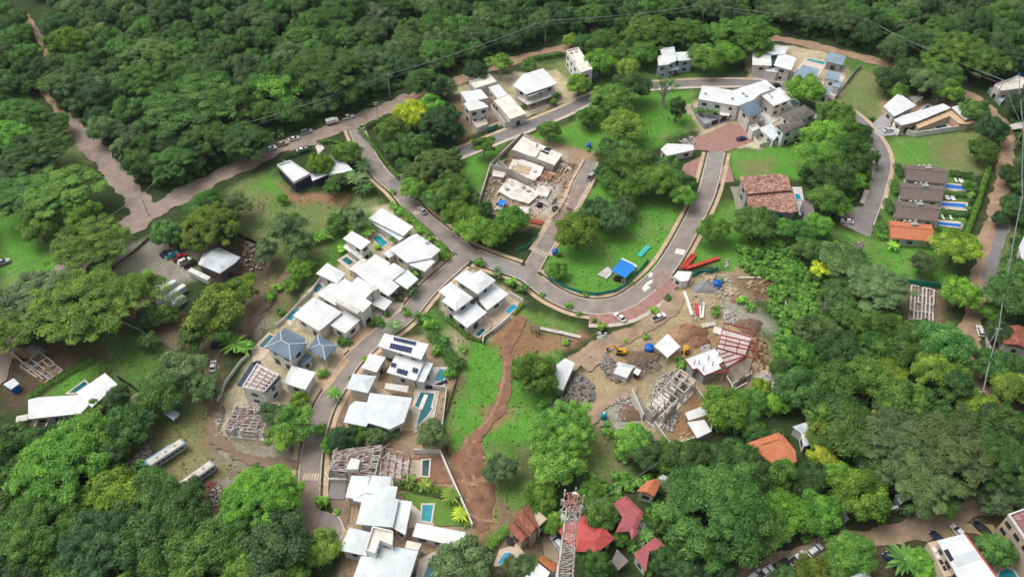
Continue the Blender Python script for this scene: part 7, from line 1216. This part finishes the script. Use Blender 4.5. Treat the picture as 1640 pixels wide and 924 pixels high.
for k, (a, b_, l) in enumerate((((1089,431),(1108,409),'red steel beam leftmost of the stack beside guard hut'), ((1092,432),(1112,408),'red steel beam in the middle of the stack beside guard hut'), ((1096,432),(1114,410),'red steel beam rightmost of the stack beside guard hut'), ((1098,432),(1151,415),'long red steel beam lying across the grass above guard hut'))):
    r = empty('steel_beam', P(*a), 0, l, 'beam')
    A, B = P(*a), P(*b_)
    for nm, z, w_, h in (('flange', .12, .8 if k < 3 else 1.3, .12), ('web', .45, .14, .54), ('flange', .78, .8 if k < 3 else 1.3, .12)):
        mb = MB(r.location); mb.beam(A + Vector((0, 0, z)), B + Vector((0, 0, z)), w_, h); mb.build(nm, REDBEAM, r)
random.seed(4)
rubble('scattered chips and offcuts across the steel yard', [(1095,470),(1160,475),(1165,520),(1110,515)], 130, .12, .4, DUST); rubble('broken blocks strewn behind the guard hut', [(1120,440),(1165,440),(1180,470),(1150,480)], 120, .15, .5, DUST); rubble('rubble spread in front of the grey shell', [(1060,600),(1085,590),(1050,640),(1035,640)], 120, .12, .45, DUST); rubble('brick-red offcuts on the brown plot beside the slope', [(1200,440),(1235,440),(1235,475),(1210,480)], 90, .12, .45, REDDIRT)
def jack(cx, cy, n, sp, ln): return [((cx + x - math.cos(a) * l_, cy + y - math.sin(a) * l_ * .7), (cx + x + math.cos(a) * l_, cy + y + math.sin(a) * l_ * .7)) for x, y, a, l_ in ((random.uniform(-sp, sp), random.uniform(-sp, sp) * .6, random.uniform(-1.2, -.4), random.uniform(.5, 1) * ln) for _ in range(n))]
sticks('timber_pile', 'jumbled pale timber pile below the blue site tank', 'timber pile', jack(1172, 467, 26, 10, 7), PLANK, .3, 'plank', .14); sticks('timber_pile', 'pale boards leaning by the guard hut gravel', 'timber pile', jack(1135, 444, 14, 9, 5), PLANK, .35, 'plank', .14); sticks('timber_pile', 'boards stacked against the guard hut', 'timber pile', [((1098 + k * 2.2, 458), (1104 + k * 2.2, 449)) for k in range(4)], PLANK, .4, 'plank', .14); sticks('timber_pile', 'white boards on the rocks below the store shed', 'timber pile', [((915, 643), (938, 628)), ((914, 640), (936, 625)), ((926, 648), (936, 636)), ((928, 650), (939, 638))], PLANK, .35, 'plank', .14); sticks('board_stack', 'pale boards leaning against the blue tarpaulin canopy', 'board stack', [((958 + k * 3, 441 + k * 1.6), (974 + k * 1.8, 429 + k * 1.8)) for k in range(5)], PAINTW, .5, 'board', .12); sticks('timber_pile', 'loose planks on the brown corner of the slabs plot', 'timber pile', jack(795, 290, 16, 10, 5), PLANK, .3, 'plank', .12); sticks('timber_pile', 'boards scattered behind the workshop', 'timber pile', jack(405, 400, 16, 16, 5), PLANK, .35, 'plank', .12); sticks('timber_pile', 'loose planks on the brown plot beside the scrub slope', 'timber pile', jack(1210, 460, 9, 16, 6), PLANK, .3, 'plank', .12); sticks('timber_pile', 'planks in the dirt yard corner of grey shell', 'timber pile', jack(1095, 700, 8, 12, 5), PLANK, .28, 'plank', .12); sticks('pipe_stack', 'red painted tubes bundled in the steel yard', 'pipes', [((1110 + k * 2, 486 + k * .6), (1117 + k * 2, 506 + k * .6)) for k in range(5)], REDBEAM, .35, 'tube'); sticks('pipe_stack', 'white tubes lying in the steel yard', 'pipes', [((1127, 486), (1125, 510)), ((1120, 490), (1122, 511))], PAINTW, .6, 'tube'); sticks('white_barrier', 'long white barrier board at the edge of the steel yard', 'barrier', [((1096, 468), (1108, 506))], PAINTW, .9, 'board', .6); sticks('concrete_pipe', 'grey concrete channel pieces above the fan-shaped shell', 'channel', [((1122, 522), (1145, 518)), ((1124, 525), (1146, 521))], CONC, .7, 'channel', .5); sticks('pipe', 'pale pipe running down the scrub slope', 'pipe', [((1261, 421), (1258, 475)), ((1258, 475), (1257, 527))], STEELW, .35, 'pipe'); sticks('steel_bars', 'rusty red bars beside the stored grey-white bus', 'steel bars', jack(335, 778, 8, 7, 8), STEELRED, .3, 'bar'); sticks('rust_panel', 'rusty formwork panels below the slabs plot', 'panel', [((848, 352), (870, 357)), ((846, 355), (868, 360))], STEELRED, 1.2, 'sheet', .15); sticks('pink_wall_footing', 'pale pink footing beam at the top of the brown plot', 'footing', [((1182, 446), (1218, 446))], DECKPINK, .6, 'beam', .6); sticks('turquoise_sheet', 'turquoise sheets laid on the grass beside the tarpaulin canopy', 'sheet', [((1024, 412), (1040, 396)), ((1022, 410), (1037, 395))], mat('turquoise_sheet', (.06, .50, .45), .5, .15, 1), 1.0, 'sheet', .1)
r = empty('engine_block', P(990, 447), 0, 'dark engine block on bare soil in front of the tarpaulin canopy', 'engine'); boxpart(r, 'engine', tuple(P(990, 447, .5)), (2.6, 1.6, 1.0), BLACKPL, rz=-.4); boxpart(r, 'radiator', tuple(P(997, 449, .5)), (.4, 1.3, .9), GREYW, rz=-.4)
r = empty('trestle', P(857, 530), 0, 'wooden trestle hut with pale chute on the red soil', 'hut'); slab(r, 'roof_board', [(850,522),(856,520),(865,525),(860,530)], 2.2, 2.4, SHED_BROWN)
for x, y in ((851,524),(857,522),(864,527),(859,531)): p = P(x, y, 2.2); boxpart(r, 'post', (p.x, p.y, 1.1), (.25, .25, 2.2), WOOD)
for a, b_ in (((865,527),(895,533)), ((895,533),(930,541))): mb = MB(r.location); mb.beam(P(*a) + Vector((0, 0, .5)), P(*b_) + Vector((0, 0, .3)), 1.2, .2); mb.build('chute', CONC, r)
for k, (x, y, lab) in enumerate(((1530,291,'white lounger left of three behind the rear blue pool'),(1537,292,'white lounger middle of three behind the rear blue pool'),(1541,293,'white lounger right of three behind the rear blue pool'),(1515,319,'white lounger first of four above the second blue pool'),(1518,319,'white lounger second of four above the second blue pool'),(1524,320,'white lounger third of four above the second blue pool'),(1527,320,'white lounger fourth of four above the second blue pool'),(1509,350,'white lounger left of two above the third blue pool'),(1522,351,'white lounger right of two above the third blue pool'),(814,867,'dark lounger left of two above the kidney pool'),(820,869,'dark lounger right of two above the kidney pool'))):
    p = P(x, y); r = empty('sun_lounger', p, .1, lab, 'sun lounger', 'sun loungers'); m_ = WHITE if k < 9 else DARK; mb = MB(); mb.box((0, -.3, .6), (.75, 1.5, .12)); mb.build('seat', m_, r); mb = MB(); mb.beam((0, .4, .62), (0, 1.0, 1.05), .75, .1); mb.build('backrest', m_, r)
    for dx, dy in ((-.3, -.9), (.3, -.9), (-.3, .3), (.3, .3)): mb = MB(); mb.box((dx, dy, .28), (.07, .07, .58)); mb.build('leg', m_, r)
# ------------------------------------------------------------------ fences, poles, cables, mast
wall_run('site_fence', 'green shade-net fence curving round the island lawn', [(872,437),(880,448),(900,460),(930,471),(955,474),(985,468),(1005,457),(1020,440),(1038,418)], 1.5, TEALNET, .06, 'fence', 3.5); wall_run('site_fence', 'green net panel on the street front of the white stepped house', [(779,212),(798,204)], 1.8, TEALNET, .08, 'fence', 2.5); wall_run('site_fence', 'green net fence along the corner of the slabs plot', [(862,378),(845,397),(828,403)], 1.4, TEALNET, .06, 'fence', 3); wall_run('site_fence', 'long teal site fence above the white foundation grid', [(1450,455),(1482,459),(1516,463)], 2.4, TEALNET, .1, 'fence', 4); wall_run('site_fence', 'green net and tarp screen beside the guard hut', [(1108,444),(1118,438),(1140,437),(1150,432)], 1.6, TEALNET, .08, 'fence', 3)
wall_run('wire_fence', 'post and rail fence along the gravel yard', [(178,432),(215,405),(240,382),(262,362)], 1.1, BARK, .08, 'fence', 3); wall_run('wire_fence', 'dark fence between the workshop yard and lawn', [(283,398),(312,420)], 1.6, DARK, .08, 'fence', 3); wall_run('wire_fence', 'dark fence along the top of the workshop yard', [(380,378),(405,388),(435,405)], 1.4, DARK, .08, 'fence', 3); wall_run('wire_fence', 'thin fence crossing rough grass below the long trailers', [(190,515),(225,530),(245,543),(290,566)], 1.2, GREYW, .07, 'fence', 3.5)
wall_run('boundary_fence', 'pale boundary wall along the left of the white houses', [(443,525),(458,512),(482,486),(500,470),(530,425)], 1.6, OFFW, .2, 'wall'); wall_run('boundary_fence', 'pale low wall along the left of the unfinished house', [(350,645),(362,615),(388,580),(400,570)], 1.4, OFFW, .2, 'wall'); wall_run('boundary_fence', 'grey fence between blue villa and the grass lot', [(1336,160),(1350,142),(1368,118),(1378,108)], 1.8, GREYW, .12, 'fence', 3); wall_run('boundary_fence', 'dark fence along the dry strip by the lap pool', [(742,575),(728,620),(712,672)], 1.0, WOOD, .08, 'fence', 3); wall_run('boundary_wall', 'grey retaining wall beside the wooded sandy right edge lane', [(1577,535),(1580,552),(1585,562)], 1.4, OFFW, .3)
wall_run('garden_wall', 'dark low wall between the solar house and lap pool', [(655,618),(690,622),(716,612)], 1.2, TARPN, .25); wall_run('garden_wall', 'white driveway wall at the crossing house', [(522,760),(528,770),(556,770)], 1.2, WHITE, .3); wall_run('garden_wall', 'white wall at the gate of the tall trailer yard', [(610,478),(632,466)], 1.2, WHITE, .25) if False else None
def pole(px, py, h, label, arms=1, m=None):
    p = P(px, py); o = empty('power_pole', p, 0, label, 'power pole', 'power poles'); mb = MB(); mb.tube((0, 0, -.3), (0, 0, h), .2, .13, 8); mb.build('shaft', m or CONC, o)
    for k in range(arms):
        mb = MB(); mb.beam((-1.1, 0, h - .4 - k * .9), (1.1, 0, h - .4 - k * .9), .14); mb.build('crossarm', STEELW, o)
        for x in (-.95, 0, .95): mb = MB(); mb.tube((x, 0, h - .33 - k * .9), (x, 0, h - .1 - k * .9), .07, .05, 6); mb.build('insulator', OFFW, o)
    return p + Vector((0, 0, h))
def cable(label, pts, sag=.6, r=.09, name='power_cable'):
    mb = MB(pts[0])
    for a, b_ in zip(pts[:-1], pts[1:]):
        prev = a
        for i in range(1, 9): t = i / 8; q = a.lerp(b_, t) - Vector((0, 0, sag * 4 * t * (1 - t))); mb.tube(prev, q, r, r, 5); prev = q
    tag(mb.build(name, mat('cable_grey', (.24, .25, .26), .7, .1, 1), None, pts[0]), label, 'cable')
tops = [pole(625, 156, 11, 'concrete power pole at the edge of the forest by the gravel road', 1), pole(873, 68, 11, 'power pole at the forest edge above the orange dirt road'), pole(1124, 42, 11, 'power pole deepest in the forest at the top middle'), pole(1376, 66, 11, 'power pole above the grass lot by the dirt road'), pole(1592, 162, 10, 'power pole beside the white building at the top right')]
first = P(380, 240) + Vector((0, 0, 10.5))
cable('thick grey power cable strung along the forest edge', [P(300, 275) + Vector((0, 0, 10)), first] + tops, 1.2, .14); cable('second thinner cable strung below the thick forest-edge cable', [q - Vector((0, .5, 1.5)) for q in [first] + tops], 1.4, .06)
pole(605, 190, 8, 'short pole with two crossarms on the near side of gravel road', 2); pole(238, 345, 9, 'power pole at the fork of the gravel road'); cable('pale cable crossing from the left edge to the road fork', [P(20, 480) + Vector((0, 0, 9)), P(238, 345) + Vector((0, 0, 9)), P(300, 275) + Vector((0, 0, 10))], .8, .09)
rt = [pole(1622, 240, 10, 'power pole at the gateway slab of the right-hand dirt road'), pole(1618, 350, 10, 'power pole beside the asphalt strip'), pole(1598, 450, 10, 'power pole at the lower end of the asphalt strip'), pole(1578, 560, 10, 'power pole beside the white-roofed car'), pole(1552, 660, 10, 'power pole lowest on the right-hand dirt road')]
cable('grey power cable along the right-hand dirt road', [P(1618, 150) + Vector((0, 0, 9))] + rt, .8, .16); cable('thin cable from the top right pole to the right-hand road', [tops[-1], rt[0]], .8, .07)
for x, y, h, l in ((1584,262,5,'white street lamp post at the corner of the grass lot'), (1510,425,5,'lamp post in the woods above the white foundation grid')):
    p = P(x, y); o = empty('lamp_post', p, 0, l, 'lamp post'); mb = MB(); mb.tube((0, 0, -.2), (0, 0, h), .12, .08, 8); mb.build('shaft', STEELW, o); mb = MB(); mb.beam((0, 0, h), (.9, 0, h + .15), .1); mb.build('arm', STEELW, o); mb = MB(); mb.box((1.1, 0, h + .12), (.5, .22, .12)); mb.build('lamp_head', OFFW, o)
# red and white lattice mast
base = Vector((12.3, 86.0, 0)); MH = 44.0; mast = empty('lattice_mast', base, 0, 'red and white steel lattice mast with dishes at the bottom edge', 'mast')
def mw(z): return 2.1 - 1.2 * z / MH
nb = 18
for k in range(nb):
    z0, z1 = MH * k / nb, MH * (k + 1) / nb; a, b_ = mw(z0), mw(z1); q0 = [Vector((x * a, y * a, z0)) for x, y in ((-1, -1), (1, -1), (1, 1), (-1, 1))]; q1 = [Vector((x * b_, y * b_, z1)) for x, y in ((-1, -1), (1, -1), (1, 1), (-1, 1))]; m_ = REDPAINT if k % 5 == 1 or k == 17 else PAINTW
    mb = MB()
    for i in range(4):
        j = (i + 1) % 4; mb.beam(q0[i], q1[i], .17); mb.beam(q1[i], q1[j], .08); mb.beam(q0[i], q1[j], .08); mb.beam(q0[j], q1[i], .08)
    mb.build('lattice_section', m_, mast)
for z, n_ in ((MH - 1, 3), (MH - 5, 3)):
    mb = MB()
    for i in range(6):
        a = 6.283 * i / 6; mb.beam((0, 0, z), (math.cos(a) * 2.2, math.sin(a) * 2.2, z), .15)
        b_ = 6.283 * (i + 1) / 6; mb.beam((math.cos(a) * 2.2, math.sin(a) * 2.2, z), (math.cos(b_) * 2.2, math.sin(b_) * 2.2, z), .12)
    mb.build('antenna_frame', PAINTW if z < MH - 2 else REDPAINT, mast)
    for i in range(n_ * 2):
        a = 6.283 * i / (n_ * 2) + .2; mb = MB(); mb.box((math.cos(a) * 2.3, math.sin(a) * 2.3, z + .4), (.35, .2, 2.2), a); mb.build('panel_antenna', OFFW, mast)
for z, a in ((MH - 7, 3.3), (MH - 3, -.4), (MH - 1.5, 1.2)):
    mb = MB(); d = Vector((math.cos(a), math.sin(a), 0)); mb.tube(Vector((0, 0, z)) + d * 1.6, Vector((0, 0, z)) + d * 2.1, .8, .8, 14); mb.build('microwave_dish', WHITE, mast)
mb = MB(); mb.tube((0, 0, MH), (0, 0, MH + 2.5), .08, .04, 6); mb.build('lightning_rod', STEELW, mast)
cable('thin guy cable running from the mast towards the bright scrub', [base + Vector((1, 1, 36)), P(1058, 752) + Vector((0, 0, 5))], .5, .08, 'guy_cable')
# ------------------------------------------------------------------ haze volume, added to lift the darkest tones
mb = MB(); mb.prism([(-420, -40), (420, -40), (420, 560), (-420, 560)], -2.0, 205.0)
hz = mb.build('haze'); tag(hz, 'thin pale haze added over the whole valley to lift dark tones', 'haze', kind='stuff')
hm = bpy.data.materials.new('thin_haze'); hm.use_nodes = True; N = hm.node_tree.nodes; N.remove(N['Principled BSDF'])
pv = N.new('ShaderNodeVolumePrincipled'); pv.inputs['Color'].default_value = (.80, .88, .92, 1); pv.inputs['Density'].default_value = 0.00006; pv.inputs['Anisotropy'].default_value = 0.2
hm.node_tree.links.new(pv.outputs[0], N['Material Output'].inputs['Volume']); hz.data.materials.append(hm)
